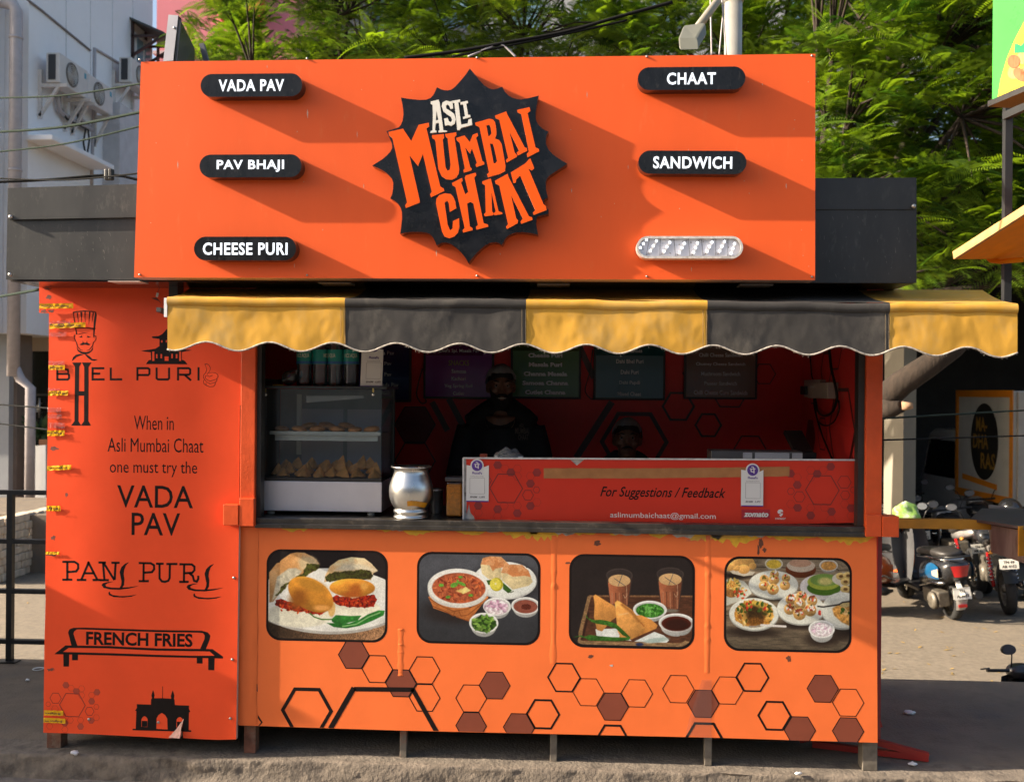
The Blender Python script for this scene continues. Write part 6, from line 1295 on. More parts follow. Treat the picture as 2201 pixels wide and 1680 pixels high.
wline('cable', ((480, 800), (500, 930), (600, 1010), (700, 1060), (770, 1090)), .05, m_pipe, X=XB + .08); wline('cable', ((500, 800), (510, 900), (560, 1000), (680, 1060), (740, 1090), (750, 1180), (735, 1280)), .02, m_cable, X=XB + .1); wline('cable', ((640, 900), (660, 1000), (720, 1080), (700, 1200), (715, 1275)), .02, m_cable, X=XB + .1); wline('cable', ((670, 900), (680, 1010), (760, 1075)), .05, m_pipe, X=XB + .06)
a = p(212, 1130, XB); b = p(936, 1400, XB + .02); zz0 = p(212, 1175, XB).z; zz1 = a.z; yb2 = atX(*zAC(760, 1300), XB).y
wid = at(*zAC(440, 1150), a.y).x - XB
mb = MB(); mb.box(XB, XB + wid, a.y, yb2, zz0, zz1); mb.build('ledge', m_wall, wb, bevel=.015)
a = p(1008, 860, XB + .35); gbox('duct', XB, XB + .35, a.y, yf, 2.75, a.z, M('duct_grey', (.52, .52, .53), rough=.7, var=.1), wb)
a, b = p(1112, 265, XB), p(1255, 520, XB); wn = gbox('window', XB, XB + .06, a.y, b.y, p(1112, 560).z, a.z, M('window_frame_white', (.7, .7, .7), rough=.5), wb)
ym = (a.y + b.y) / 2; mg = M('window_glass_blue', (.18, .30, .36), rough=.08, var=.25, scale=1.5)
for y0, y1 in ((a.y + .10, ym - .05), (ym + .05, b.y - .12)): gbox('pane', XB + .061, XB + .075, y0, y1, p(1112, 550).z + .05, a.z - .1, mg, wn)
mb = MB(); y0, y1 = a.y - .15, b.y + .5; zt_ = p(1100, 172).z
P_ = [(XB, y0, zt_ + .05), (XB, y1, zt_ + .05), (XB + .75, y1, zt_ - .28), (XB + .75, y0, zt_ - .28)]; mb.add(P_ + [(x, y, z - .05) for x, y, z in P_], [(0, 3, 2, 1), (4, 5, 6, 7), (0, 4, 7, 3), (3, 7, 6, 2), (1, 2, 6, 5)]); cn = mb.build('canopy', M('canopy_dark', (.06, .065, .06), rough=.6), wb)
for y in (y0 + .1, (y0 + y1) / 2, y1 - .1):
    mb = MB(); mb.bar((XB + .02, y, zt_ - .75), (XB + .7, y, zt_ - .33), .05, .05); mb.bar((XB + .03, y, zt_ - .8), (XB + .03, y, zt_ - .02), .05, .05); mb.bar((XB, y, zt_ - .33), (XB + .72, y, zt_ - .33), .05, .05); mb.build('canopy_bracket', M('bracket_brown', (.05, .025, .02), rough=.6), wb)
# outdoor units
m_ac = M('unit_casing', (.62, .60, .57), rough=.45, var=.06, scale=6); m_fin = M('unit_fins', (.035, .037, .04), rough=.6); m_fan = M('fan_grille', (.16, .145, .13), rough=.6, var=.2, scale=20)
for (x0, y0, x1, y1, lab) in ((385, 440, 500, 692, 'white outdoor cooling unit nearest the drain pipe'), (655, 612, 738, 852, 'white outdoor cooling unit hanging lowest of the three'), (998, 478, 1102, 690, 'white outdoor cooling unit partly hidden by the orange signboard')):
    A = atX(*zAC(x0, y0), XB + .16); B = at(*zAC(x1, y1), A.y); X0, X1, Z0, Z1 = A.x, B.x, B.z, A.z; L_ = 1.05
    ac = thing('outdoor_unit', lab, 'cooling unit', ((X0 + X1) / 2, A.y + L_ / 2, Z0), 'outdoor cooling units on the white wall')
    gbox('casing', X0, X1, A.y, A.y + L_, Z0, Z1, m_ac, ac, .02); w_ = X1 - X0
    gbox('side_grille', X0 + w_ * .20, X0 + w_ * .72, A.y - .012, A.y - .001, Z0 + .05, Z1 - .04, m_fin, ac)
    mb = MB(); cz = (Z0 + Z1) / 2; cyy = A.y + .44; rr = (Z1 - Z0) * .41
    mb.lathe([(rr, 0), (rr, .012), (rr * .93, .02), (rr * .9, .008), (.03, .014)], (X1, cyy, cz), 32, mtx=Matrix.Rotation(R(90), 3, 'Y')); fg = mb.build('fan_grille', m_fan, ac)
    mb = MB()
    for k in range(1, 6):
        mb.lathe([(rr * .92 * k / 6 - .004, .012), (rr * .92 * k / 6, .022), (rr * .92 * k / 6 + .004, .012)], (X1, cyy, cz), 28, mtx=Matrix.Rotation(R(90), 3, 'Y'), closed=False)
    for k in range(8):
        a_ = k * math.pi / 4; mb.tube([(X1 + .02, cyy, cz), (X1 + .02, cyy + rr * .92 * math.cos(a_), cz + rr * .92 * math.sin(a_))], .004, 4)
    mb.build('guard_wires', m_ac, fg)
    mb = MB(); mb.box(X1 + .001, X1 + .003, A.y + .90, A.y + .98, Z1 - .18, Z1 - .08); mb.build('badge', M('badge_blue', (.05, .30, .42), rough=.4), ac)
    for yy in (A.y + .06, A.y + L_ - .1):
        mb = MB(); mb.bar((XB + .03, yy, Z0 - .62), (XB + .03, yy, Z0 + .62 * .4), .07, .05); mb.bar((XB + .02, yy, Z0 - .04), (X1 + .12, yy, Z0 - .04), .06, .06); mb.bar((XB + .03, yy, Z0 - .58), (X1 - .05, yy, Z0 - .06), .05, .05); mb.build('bracket', m_brk, ac)
# drain pipe on the corner
px_ = at(*zAC(132, 600), yn - .25).x; pz = lambda y: at(*zAC(132, y), yn - .25).z
mb = MB(); mb.tube([(px_ - .9, yn - .2, pz(10)), (px_ - .25, yn - .25, pz(15)), (px_ - .06, yn - .25, pz(40)), (px_, yn - .25, pz(90)), (px_, yn - .25, 2.0)], .105, 14)
for y in (320, 1430): mb.lathe([(.115, -.02), (.115, .02)], (px_, yn - .25, pz(y)), 14)
mb.tube([(px_, yn - .25, 2.2), (px_ + .1, yn - .2, 1.95), (px_ + .28, yn - .2, 1.8), (px_ + .28, yn - .2, -.2)], .085, 14)
tag(mb.build('drain_pipe', m_pipe), 'pale plastic drain pipe running down the corner of the white building', 'drain pipe')
# ground floor shop front
ys = 13.4
sh_ = thing('shop_front', 'dim glass shop front with louvre vent and door handles behind the railing', 'shop front', tuple(at(60, 1085, ys)))
def qb(name, x0, y0, x1, y1, Y, dep, mat, par, bev=0):
    a, b, c, d = qbox(x0, y0, x1, y1, Y); mb = MB(); mb.box(a, c, Y, Y + dep, b, d); return mb.build(name, mat, par, bevel=bev)
m_shade = M('shop_beige', (.46, .38, .29), rough=.8, var=.06)
qb('wall', -300, 600, 420, 752, ys, .3, m_shade, sh_); qb('glass_wall', -300, 752, 420, 1100, ys + .1, .1, M('shop_glass', (.02, .022, .018), rough=.12, var=.5, scale=1.2), sh_)
lv = qb('louvre_frame', 70, 636, 140, 700, ys - .06, .05, M('louvre_grey', (.30, .31, .32), rough=.6), sh_)
for k in range(6):
    y = 641 + k * 10.5; qb('louvre', 70, y, 140, y + 5, ys - .10, .03, M('louvre_blue', (.34, .37, .40), rough=.6), lv)
for x in (118 / 1.68 * .53735 * 1.0, 0):
    pass
for xz in (205, 265):
    q0 = z3(xz, 825); q1 = z3(xz, 960); mb = MB(); a, b = at(q0[0], q0[1], ys), at(q1[0], q1[1], ys); mb.tube([a, b], .022, 8); mb.tube([a - Vector((0, 0, .1)), a + Vector((0, .1, -.1))], .012, 6); mb.tube([b + Vector((0, 0, .1)), b + Vector((0, .1, .1))], .012, 6); h_ = mb.build('door_handle', m_dsteel, sh_)
for xz in (224, 250):
    q0 = z3(xz - 8, 873); q1 = z3(xz + 8, 922); qb('door_sign', q0[0], q0[1], q1[0], q1[1], ys + .09, .005, m_card, sh_)
qb('door_rail', 40, 846, 140, 850, ys + .08, .02, m_dark, sh_); qb('door_rail', 62, 752, 66, 1085, ys + .08, .02, m_dark, sh_)
m_pil = M('pillar_grey', (.30, .31, .32), rough=.75, var=.1, scale=1.5)
pl_ = thing('pillar', 'grey square pillar at the left edge behind the railing', 'pillar', tuple(at(10, 1120, 12.2)))
qb('shaft', -60, 628, 21, 1120, 12.2, .6, m_pil, pl_); qb('shaft_edge', 21.2, 660, 38, 1118, 12.35, .5, M('pillar_brown', (.20, .155, .125), rough=.8), pl_); qb('capital', -60, 600, 43, 628, 12.1, .8, M('pillar_cap', (.17, .17, .18), rough=.8), pl_)
structure(gbox('shop_step', -30, -5.2, 11.2, 16, -.9, -.22, m_conc, None))
# boards leaning, slabs and paving blocks
mb = MB(); P_ = [at(x, y, 12.0) for x, y in ((73, 958), (98, 956), (98, 1075), (73, 1084))]; mb.add(P_ + [q + Vector((0, .04, 0)) for q in P_], [(3, 2, 1, 0), (4, 5, 6, 7), (0, 1, 5, 4), (1, 2, 6, 5), (0, 4, 7, 3)]); tag(mb.build('leaning_board', m_white), 'white board leaning behind the railing next to the shop door', 'board')
mb = MB(); P_ = [at(x, y, 12.2) for x, y in ((84, 944), (112, 944), (112, 1070), (84, 1078))]; mb.add(P_ + [q + Vector((0, .04, 0)) for q in P_], [(3, 2, 1, 0), (4, 5, 6, 7), (0, 1, 5, 4), (1, 2, 6, 5), (0, 4, 7, 3)]); tag(mb.build('leaning_board', M('board_brown', (.26, .115, .05), rough=.7)), 'brown board leaning behind the white one', 'board')
random.seed(14)
m_pav = M('paver', (.62, .52, .40), rough=.95, var=.22, scale=9, bump=.006, bscale=50)
slab0 = None
for i, (x, y, s_, lab) in enumerate(((20, 1092, .55, 'flat broken concrete slab beside the grey pillar'), (62, 1085, .7, 'wide pale concrete slab on the shop step'), (80, 1118, .42, 'chunky concrete block lying above the paving blocks'), (10, 1128, .4, 'rounded concrete lump at the left edge'), (92, 1102, .4, 'narrow concrete slab leaning near the orange panel'))):
    if slab0 is None:
        mb = MB(); mb.ball((0, 0, 0), (.5, .35, .13), 14, 8, fn=lambda p: Vector((max(-.42, min(.42, p.x)), max(-.3, min(.3, p.y)), max(-.07, min(.07, p.z)))) * (1 + .12 * noise.noise(p * 5))); o = slab0 = mb.build('concrete_slab', m_pav)
    else: o = slab0.copy(); col.objects.link(o)
    pp = at(x, y, 11.0); o.location = pp; o.scale = (s_, s_, s_); o.rotation_euler = (R(random.uniform(-14, 14)), R(random.uniform(-12, 12)), random.random() * 3); tag(o, lab, 'concrete slab', 'broken slabs on the shop step')
b0, b1 = atZ(-30, 1256, ROADZ), atZ(112, 1212, ROADZ); dvec = (b1 - b0).normalized(); pv0 = None; cnt = 0
nr, ncol = 8, 12; words = ('bottom', 'second', 'third', 'fourth', 'fifth', 'sixth', 'seventh', 'top')
nrm = Vector((-dvec.y, dvec.x, 0))
for r_ in range(nr):
    for c_ in range(ncol):
        if pv0 is None:
            mb = MB(); mb.box(-.088, .088, -.10, .10, 0, .105); o = pv0 = mb.build('paving_block', m_pav, bevel=.014)
        else: o = pv0.copy(); col.objects.link(o)
        L_ = (b1 - b0).length; o.location = b0 + dvec * ((c_ + .5 + .5 * (r_ % 2)) * .19 + random.uniform(-.01, .01)) + nrm * random.uniform(-.02, .03) + Vector((0, 0, r_ * .108)); o.rotation_euler = (0, 0, math.atan2(dvec.y, dvec.x) + R(random.uniform(-6, 6)))
        tag(o, 'pale paving block in the %s layer of the stacked wall behind the railing' % words[r_], 'paving block', 'stacked paving blocks')
o = structure(gbox('rubble_bank', -30, b1.x + .4, b0.y + .9, 11.25, -.9, -.02, m_conc, None)); 
mb = MB()
for i in range(9): mb.box(0, 0, 0, 0, 0, 0) if False else None
# plant by the shop door
pt = thing('potted_plant', 'dark leafy plant beside the dim shop door', 'plant', tuple(at(92, 1000, 12.6)))
mb = MB(); c_ = at(88, 930, 12.6)
for k in range(60):
    a = random.random() * 6.28; l_ = random.uniform(.3, .75); d = Vector((math.cos(a) * .6, math.sin(a) * .4, random.uniform(-.5, .9))) * l_; s_ = d.cross(Vector((0, 1, 0))).normalized() * .05; m_ = c_ + d * .5
    mb.add([c_, m_ + s_, c_ + d, m_ - s_], [(0, 1, 2, 3)])
mb.build('foliage', M('leaf_dark', (.03, .065, .018), rough=.5, var=.4, scale=8), pt); mb = MB(); mb.tube([c_ + Vector((0, 0, -.1)), c_ + Vector((0, 0, -1.2))], .03, 6); mb.build('stem', M('stem_brown', (.08, .05, .03), rough=.9), pt)
# railing along the back edge of the pavement
m_rail = M('rail_black', (.014, .014, .014), rough=.4, var=.3, scale=20)
YR = 1.54; zr_ = [at(60, y, YR).z for y in (1058, 1163, 1270, 1378)]
rl = thing('railing', 'black metal railing along the edge of the raised pavement', 'railing', (-3.5, YR, 0))
for z in zr_:
    mb = MB(); mb.box(-12, -2.2, YR - .02, YR + .02, z - .014, z + .014); mb.build('rail', m_rail, rl)
for x in [at(22, 1300, YR).x + k * 1.1 for k in range(-4, 2)]:
    mb = MB(); mb.box(x - .019, x + .019, YR - .019, YR + .019, .0, zr_[0] + .012); mb.box(x - .06, x + .06, YR - .05, YR + .03, 0, .008); mb.build('railing_post', m_rail, rl)
# little rubbish on the pavement
mb = MB(); c_ = atZ(82, 1437, .006); mb.lathe([(.028, 0), (.034, .004), (.036, .0), (.03, -.003)], c_, 20, closed=False); tag(mb.build('paper_ring', m_white), 'small white ring lying on the pavement by the railing foot', 'litter ring')

# ------------------------------------------------------------------ buildings and boards behind
pk = thing('pink_building', 'pink painted building behind the white one', 'building', tuple(at(400, 800, 21)))
qb('wall', 330, -260, 640, 900, 21, 6, M('plaster_pink', (.60, .20, .24), rough=.8, var=.06, scale=.6), pk); qb('band', 328, 108, 420, 116, 20.9, .2, M('plaster_pale', (.52, .40, .40), rough=.8), pk); qb('roof_tiles', 470, -30, 560, 38, 20.6, .4, M('roof_orange', (.50, .09, .035), rough=.7, var=.2, scale=3), pk)
pb = thing('pale_building', 'pale grey building mostly hidden behind the tree crowns', 'building', tuple(at(1100, 800, 26)))
qb('wall', 560, -420, 1980, 900, 26, 8, M('plaster_grey', (.40, .40, .41), rough=.8, var=.08, scale=.5), pb)
for k in range(9): qb('window', 640 + k * 150, -40, 710 + k * 150, 60, 25.95, .06, mg, pb)
# dark porch on the right
ph = thing('dark_porch', 'deep dark shed with open front on the right behind the parked truck', 'shed', (9, 16, ROADZ))
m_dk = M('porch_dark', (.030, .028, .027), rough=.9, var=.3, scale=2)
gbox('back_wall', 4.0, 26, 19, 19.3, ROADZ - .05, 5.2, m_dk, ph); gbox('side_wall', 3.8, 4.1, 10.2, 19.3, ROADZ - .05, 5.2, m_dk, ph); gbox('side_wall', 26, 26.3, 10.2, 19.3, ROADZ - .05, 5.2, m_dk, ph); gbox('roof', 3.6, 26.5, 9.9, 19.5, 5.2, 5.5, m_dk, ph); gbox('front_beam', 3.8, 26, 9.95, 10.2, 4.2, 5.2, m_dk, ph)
m_col = M('column_cream', (.27, .24, .185), rough=.8, var=.1, scale=2, tint=(.3, .27, .22), thr=(.6, .8, 4))
a, b = at(*zR(243, 1500), 9.4), at(*zR(482, 640), 9.4); pil2 = thing('square_column', 'cream square column carrying the porch, beside the pruned tree limb', 'column', ((a.x + b.x) / 2, 9.6, ROADZ))
mb = MB(); mx_ = at(*zR(342, 900), 9.4).x; mb.add([(a.x, 9.75, ROADZ), (mx_, 9.4, ROADZ), (b.x, 9.55, ROADZ), (b.x - .1, 10.0, ROADZ), (a.x, 9.75, 4.3), (mx_, 9.4, 4.3), (b.x, 9.55, 4.3), (b.x - .1, 10, 4.3)], [(0, 1, 5, 4), (1, 2, 6, 5), (2, 3, 7, 6), (3, 0, 4, 7)]); mb.build('shaft', m_col, pil2)
# box truck
tr = thing('box_truck', 'small white box truck with orange trim and black oval emblem', 'truck', tuple(at(2100, 1160, 11.5)))
L0, L1 = at(*zR(797, 395), 12.6), at(*zR(806, 1300), 12.6); R0, R1 = at(*zR(1268, 505), 10.8), at(*zR(1268, 1545), 10.8)
zt_, zb_2 = (L0.z + R0.z) / 2, L1.z; C0, C1 = Vector((L0.x, L0.y, 0)), Vector((R0.x, R0.y, 0)); dv = (C1 - C0); ln = dv.length; dv.normalize(); nv = Vector((-dv.y, dv.x, 0))
if nv.y < 0: nv = -nv
W3 = lambda u, d, z: C0 + dv * u + nv * d + Vector((0, 0, z))
m_tw = M('truck_white', (.50, .50, .47), rough=.45, var=.08, scale=2, tint=(.34, .32, .28), thr=(.55, .9, 3)); m_or = M('truck_orange', (.66, .22, .012), rough=.45, var=.1)
def tb3(name, u0, u1, d0, d1, z0, z1, mat, par=tr, bev=0):
    mb = MB(); P_ = [W3(u, d, z) for u in (u0, u1) for d in (d0, d1) for z in (z0, z1)]; mb.add(P_, [(0, 1, 3, 2), (4, 6, 7, 5), (0, 4, 5, 1), (2, 3, 7, 6), (0, 2, 6, 4), (1, 5, 7, 3)]); return mb.build(name, mat, par, bevel=bev)
cb_ = tb3('cargo_box', 0, ln, 0, 1.7, zb_2, zt_, m_tw)
for a_ in ((0, ln, zt_ - .10, zt_ + .01), (0, ln, zb_2 - .02, zb_2 + .10)): tb3('trim', a_[0], a_[1], -.02, -.002, a_[2], a_[3], m_or, cb_)
for u in (0, ln - .06): tb3('trim', u - .01, u + .07, -.022, -.003, zb_2 - .02, zt_ + .01, m_or, cb_)
mb = MB(); P_ = [W3(u, -.008, z) for u, z in ((ln * .12, zb_2 + .26), (ln * .75, zb_2 + .17), (ln * .75, zb_2 + .26), (ln * .12, zb_2 + .35))]; mb.add(P_, [(0, 1, 2, 3)]); mb.build('stripe', m_or, cb_)
oc = (ln * .52, (zt_ + zb_2) / 2 + .05); mb = MB(); TT = lambda a, b, c: W3(a, b, c)
mb.poly([[(oc[0] + ln * .24 * math.cos(R(t)), oc[1] + .62 * math.sin(R(t))) for t in range(0, 360, 10)]], -.012, -.003, T=TT); ov = mb.build('emblem', M('truck_black', (.015, .015, .014), rough=.5), cb_)
mb = MB()
for s_, a0, a1, z0, z1 in (('MA-', -.14, .06, .16, .40), ('DHA', -.19, .08, -.12, .12), ('RAS', -.05, .20, -.44, -.18)): text_into(mb, s_, oc[0] + ln * a0, oc[1] + z0, oc[0] + ln * a1, oc[1] + z1, -.015, bold=.02, T=TT, res=2)
mb.build('lettering', M('truck_gold', (.30, .17, .03), rough=.5), ov)
tb3('rear_frame', ln + .002, ln + .06, .05, 1.7, zb_2 - .02, zt_ - .02, M('truck_rear', (.40, .36, .30), rough=.6), cb_); mb = MB(); mb.ball(W3(ln + .08, .25, zt_ - .25), .06, 8, 6); mb.build('rear_lamp', M('lamp_red', (.22, .012, .012), rough=.3), cb_)
mb = MB(); prof_c = [(-1.55, ROADZ + .35), (-1.62, ROADZ + 1.1), (-1.30, ROADZ + 1.95), (-1.1, ROADZ + 2.05), (-.1, ROADZ + 2.05), (-.1, ROADZ + .35)]
mb.add([W3(u, .1, z) for u, z in prof_c] + [W3(u, 1.6, z) for u, z in prof_c], [tuple(range(6)), tuple(reversed(range(6, 12)))] + [(i, i + 6, (i + 1) % 6 + 6, (i + 1) % 6) for i in range(6)]); cab = mb.build('cab', M('cab_white', (.55, .56, .57), rough=.35, var=.05), tr, bevel=.05)
mb = MB(); mb.add([W3(u, .085, z) for u, z in ((-1.45, ROADZ + 1.2), (-.25, ROADZ + 1.2), (-.25, ROADZ + 1.85), (-1.2, ROADZ + 1.85))], [(0, 1, 2, 3)]); mb.add([W3(-1.62, d, z) + Vector((0, 0, 0)) for d, z in ((.2, ROADZ + 1.15), (1.5, ROADZ + 1.15))] + [W3(-1.32, d, z) for d, z in ((1.5, ROADZ + 1.9), (.2, ROADZ + 1.9))], [(0, 1, 2, 3)]); mb.build('window', M('glass_black', (.01, .011, .012), rough=.1), cab)
m_tyre = M('tyre', (.018, .018, .018), rough=.85, var=.3, scale=40, bump=.003, bscale=60)
for u in (-.75, ln * .62):
    for d in (.12, 1.45):
        c_ = W3(u, d, ROADZ + .34); rmx = Matrix((nv, dv, Vector((0, 0, 1)))).transposed(); mb = MB(); mb.lathe([(.14, -.08), (.33, -.09), (.34, -.05), (.34, .05), (.33, .09), (.14, .08)], c_, 24, mtx=rmx @ Matrix.Rotation(R(90), 3, 'Y')); wh = mb.build('wheel', m_tyre, tr); mb = MB(); mb.lathe([(.15, -.06), (.15, .06)], c_, 16, mtx=rmx @ Matrix.Rotation(R(90), 3, 'Y')); mb.build('rim', m_dsteel, wh)
tb3('chassis', -1.4, ln, .3, 1.3, ROADZ + .35, zb_2 - .03, m_dark)
tb3('mud_flap', ln * .62 - .5, ln * .62 - .47, .1, .4, ROADZ + .1, zb_2 - .02, M('flap_pale', (.40, .39, .37), rough=.7, var=.3, scale=12))

# ------------------------------------------------------------------ scooters and motorcycles
def wheel(par, y, r, wd, rim_mat, spokes=6):
    mx = Matrix.Rotation(R(90), 3, 'Y'); mb = MB(); mb.lathe([(r * .66, -wd * .38), (r * .9, -wd * .5), (r * .985, -wd * .3), (r, 0), (r * .985, wd * .3), (r * .9, wd * .5), (r * .66, wd * .38)], (0, y, r), 32, mtx=mx, closed=False); o = mb.build('wheel', m_tyre, par)
    mb = MB(); mb.lathe([(r * .67, -wd * .36), (r * .6, -wd * .2), (r * .6, wd * .2), (r * .67, wd * .36)], (0, y, r), 28, mtx=mx, closed=False); mb.lathe([(.05, -wd * .4), (.05, wd * .4)], (0, y, r), 14, mtx=mx)
    for k in range(spokes):
        a = k * 2 * math.pi / spokes; mb.bar((0, y + .04 * math.cos(a), r + .04 * math.sin(a)), (0, y + r * .63 * math.cos(a), r + r * .63 * math.sin(a)), .03, .02, up=(1, 0, 0))
    mb.build('rim', rim_mat, o); return o
def loft(secs, n=20):
    """secs: (y, zc, half width, half height, squareness)"""
    mb = MB(); vs_ = []
    for (y, zc, hw_, hh_, e) in secs:
        for k in range(n):
            a = 2 * math.pi * k / n; c, s = math.cos(a), math.sin(a); vs_.append((hw_ * math.copysign(abs(c) ** e, c), y, zc + hh_ * math.copysign(abs(s) ** e, s)))
    m_ = len(secs); fs = [(i * n + k, (i + 1) * n + k, (i + 1) * n + (k + 1) % n, i * n + (k + 1) % n) for i in range(m_ - 1) for k in range(n)]
    mb.add(vs_, fs, 0, True); b = len(mb.v) - len(vs_); mb.f.append(tuple(range(b, b + n))); mb.m.append(0); mb.sm.append(True); mb.f.append(tuple(reversed(range(b + (m_ - 1) * n, b + m_ * n)))); mb.m.append(0); mb.sm.append(True); return mb
m_plate = M('plate_white', (.66, .64, .58), rough=.4); m_redl = M('lamp_lens_red', (.40, .010, .012), rough=.15, coat=.5); m_chr = M('chrome', (.62, .62, .62), rough=.16, metal=1, var=.05); m_eng = M('engine_alloy', (.17, .15, .12), rough=.5, metal=.5, var=.3, scale=20); m_seat = M('seat_black', (.028, .025, .023), rough=.5, var=.2, scale=20, tint=(.075, .068, .06), thr=(.55, .8, 12)); m_mirr = M('mirror_glass', (.16, .17, .19), rough=.22, metal=.35, var=.0); m_bl = M('plastic_black', (.016, .016, .017), rough=.35, var=.2)
def mirrors(par, z, y, hw_=.34):
    for s in (-1, 1):
        mb = MB(); mb.tube([(s * min(.22, hw_), y, z - .02), (s * min(.27, hw_), y - .01, z + .10), (s * hw_, y - .01, z + .15)], .007, 6); a = mb.build('mirror_stalk', m_bl, par)
        mb = MB(); mb.ball((s * (hw_ + .03), y, z + .18), (.075, .026, .05), 16, 10); mi = mb.build('mirror', m_bl, par)
        mb = MB(); mb.lathe([(.0, 0), (.042, .002)], (0, 0, 0), 20, mtx=Matrix.Rotation(R(90), 3, 'X'), closed=False); mb.v = [(x * 1.5 + s * (hw_ + .03), y - .027, zz_ + z + .18) for x, _, zz_ in mb.v]; mb.f = [f for f in mb.f]; mb.build('mirror_face', m_mirr, mi)
def make_scooter(lab, body, side_, apron, group='parked two wheelers on the road behind', mw=.34):
    r_ = thing('parked_scooter', lab, 'scooter', None, group)
    wheel(r_, -.62, .235, .11, m_eng); wheel(r_, .66, .235, .10, m_eng)
    mb = loft([(-.90, .66, .10, .06, .8), (-.84, .62, .17, .12, .7), (-.66, .58, .205, .17, .7), (-.40, .53, .20, .18, .7), (-.18, .48, .16, .17, .7), (-.06, .40, .12, .12, .8)]); mb.build('body', body, r_)
    for s in (-1, 1):
        mb = MB(); mb.grid(14, 8, lambda u, v: (s * (.208 + .020 * math.sin(math.pi * u) * math.sin(math.pi * v)), -.80 + .52 * u, .47 + .06 * (1 - u) + (.20 - .04 * u) * v * (.55 + .45 * math.sin(math.pi * min(1, u * 1.1 + .1))))); mb.build('side_panel', side_, r_)
        mb = MB(); mb.grid(8, 5, lambda u, v: (s * (.224 + .006 * math.sin(math.pi * u)), -.82 + .16 * u, .555 + .10 * v * (1 - .5 * u))); mb.build('indicator', M('indicator_clear', (.60, .42, .30), rough=.2), r_)
        mb = MB(); mb.tube([(s * .19, -.88, .50), (s * .225, -.62, .46), (s * .20, -.25, .36)], .012, 6); mb.build('chrome_strip', m_chr, r_)
    mb = loft([(-.80, .80, .06, .02, .8), (-.74, .80, .14, .045, .7), (-.50, .80, .165, .055, .7), (-.25, .765, .15, .05, .7), (-.05, .74, .12, .045, .7), (.02, .72, .06, .02, .8)]); mb.build('seat', m_seat, r_)
    mb = loft([(-.83, .745, .08, .02, .8), (-.76, .745, .16, .028, .7), (-.45, .735, .178, .026, .7), (-.10, .69, .15, .02, .7)]); mb.build('seat_rim', m_chr, r_)
    mb = MB(); mb.tube([(.15, -.55, .74), (.17, -.82, .79), (.10, -.96, .80), (-.10, -.96, .80), (-.17, -.82, .79), (-.15, -.55, .74)], .014, 8); mb.build('grab_rail', m_bl, r_)
    mb = MB(); mb.grid(8, 6, lambda u, v: ((u - .5) * .22 * (1 - .3 * (1 - v)), -.915 - .02 * math.sin(math.pi * u), .56 + .13 * v)); mb.build('tail_lamp', m_redl, r_)
    mb = MB(); mb.bar((0, -.80, .50), (0, -.93, .34), .05, .03); mb.add([(-.10, -.93, .30), (.10, -.93, .30), (.10, -.90, .43), (-.10, -.90, .43)], [(0, 1, 2, 3)]); mb.box(-.10, .10, -.905, -.898, .30, .43); pl2 = mb.build('number_plate', m_plate, r_)
    mb = MB(); text_into(mb, 'TN', -.03, .375, .03, .41, -.94, bold=.03, res=1, T=lambda a, b, c: Vector((a, -.938 + (c - .30) * .23, c))); text_into(mb, 'AJ 3977', -.075, .315, .075, .355, -.94, bold=.03, res=1, T=lambda a, b, c: Vector((a, -.938 + (c - .30) * .23, c))); mb.build('lettering', m_ink, pl2)
    mb = MB(); mb.grid(8, 8, lambda u, v: (.085 * (u - .5) * 2 * (1 - .35 * v), -.62 - .27 * math.cos(v * .9 - .25) - .02 * math.cos((u - .5) * 3), .235 + .27 * math.sin(.62 - v * .9))); mb.build('mudguard', M('mudguard_grey', (.40, .39, .37), rough=.5), r_)
    mb = MB(); mb.box(-.05, .05, -.905, -.893, .20, .235); mb.build('reflector', m_redl, r_)
    mb = MB(); mb.box(-.20, -.06, -.72, -.30, .18, .36); mb.lathe([(.10, 0), (.11, .03), (.08, .06)], (-.20, -.62, .25), 16, mtx=Matrix.Rotation(R(-90), 3, 'Y')); mb.build('engine', m_eng, r_, bevel=.02)
    mb = MB(); mb.tube([(.14, -.2, .22), (.17, -.4, .24), (.19, -.55, .27), (.19, -.92, .33)], [.02, .03, .055, .05], 12); mb.build('silencer', m_bl, r_)
    mb = MB(); mb.tube([(.11, -.62, .25), (.13, -.70, .52)], .028, 8); mb.build('shock_absorber', m_bl, r_)
    mb = MB(); mb.box(-.16, .16, -.1, .42, .24, .30); mb.build('floorboard', m_bl, r_, bevel=.02)
    mb = MB(); mb.grid(10, 14, lambda u, v: ((u - .5) * 2 * (.19 + .05 * math.sin(v * 2.6)), .44 + .10 * v - .10 * (2 * u - 1) ** 2, .28 + .68 * v)); ap = mb.build('leg_shield', apron, r_)
    mb = loft([(.52, .62, .20, .30, .8), (.62, .62, .15, .28, .8), (.70, .62, .06, .2, .9)]); mb.build('front_apron', body, r_)
    mb = MB(); mb.tube([(0, .58, .30), (0, .70, .22)], .03, 8); mb.tube([(.07, .52, .55), (.07, .66, .24)], .018, 6); mb.tube([(-.07, .52, .55), (-.07, .66, .24)], .018, 6); mb.build('fork', m_chr, r_)
    mb = MB(); mb.grid(10, 6, lambda u, v: ((v - .5) * .14, .66 + .26 * math.cos(u * 2.2 + .45), .235 + .27 * math.sin(u * 2.2 + .45))); mb.build('front_mudguard', body, r_)
    mb = loft([(.40, 1.0, .13, .05, .8), (.50, 1.0, .15, .075, .8), (.58, .99, .10, .065, .8)]); mb.build('handlebar_cover', body, r_)
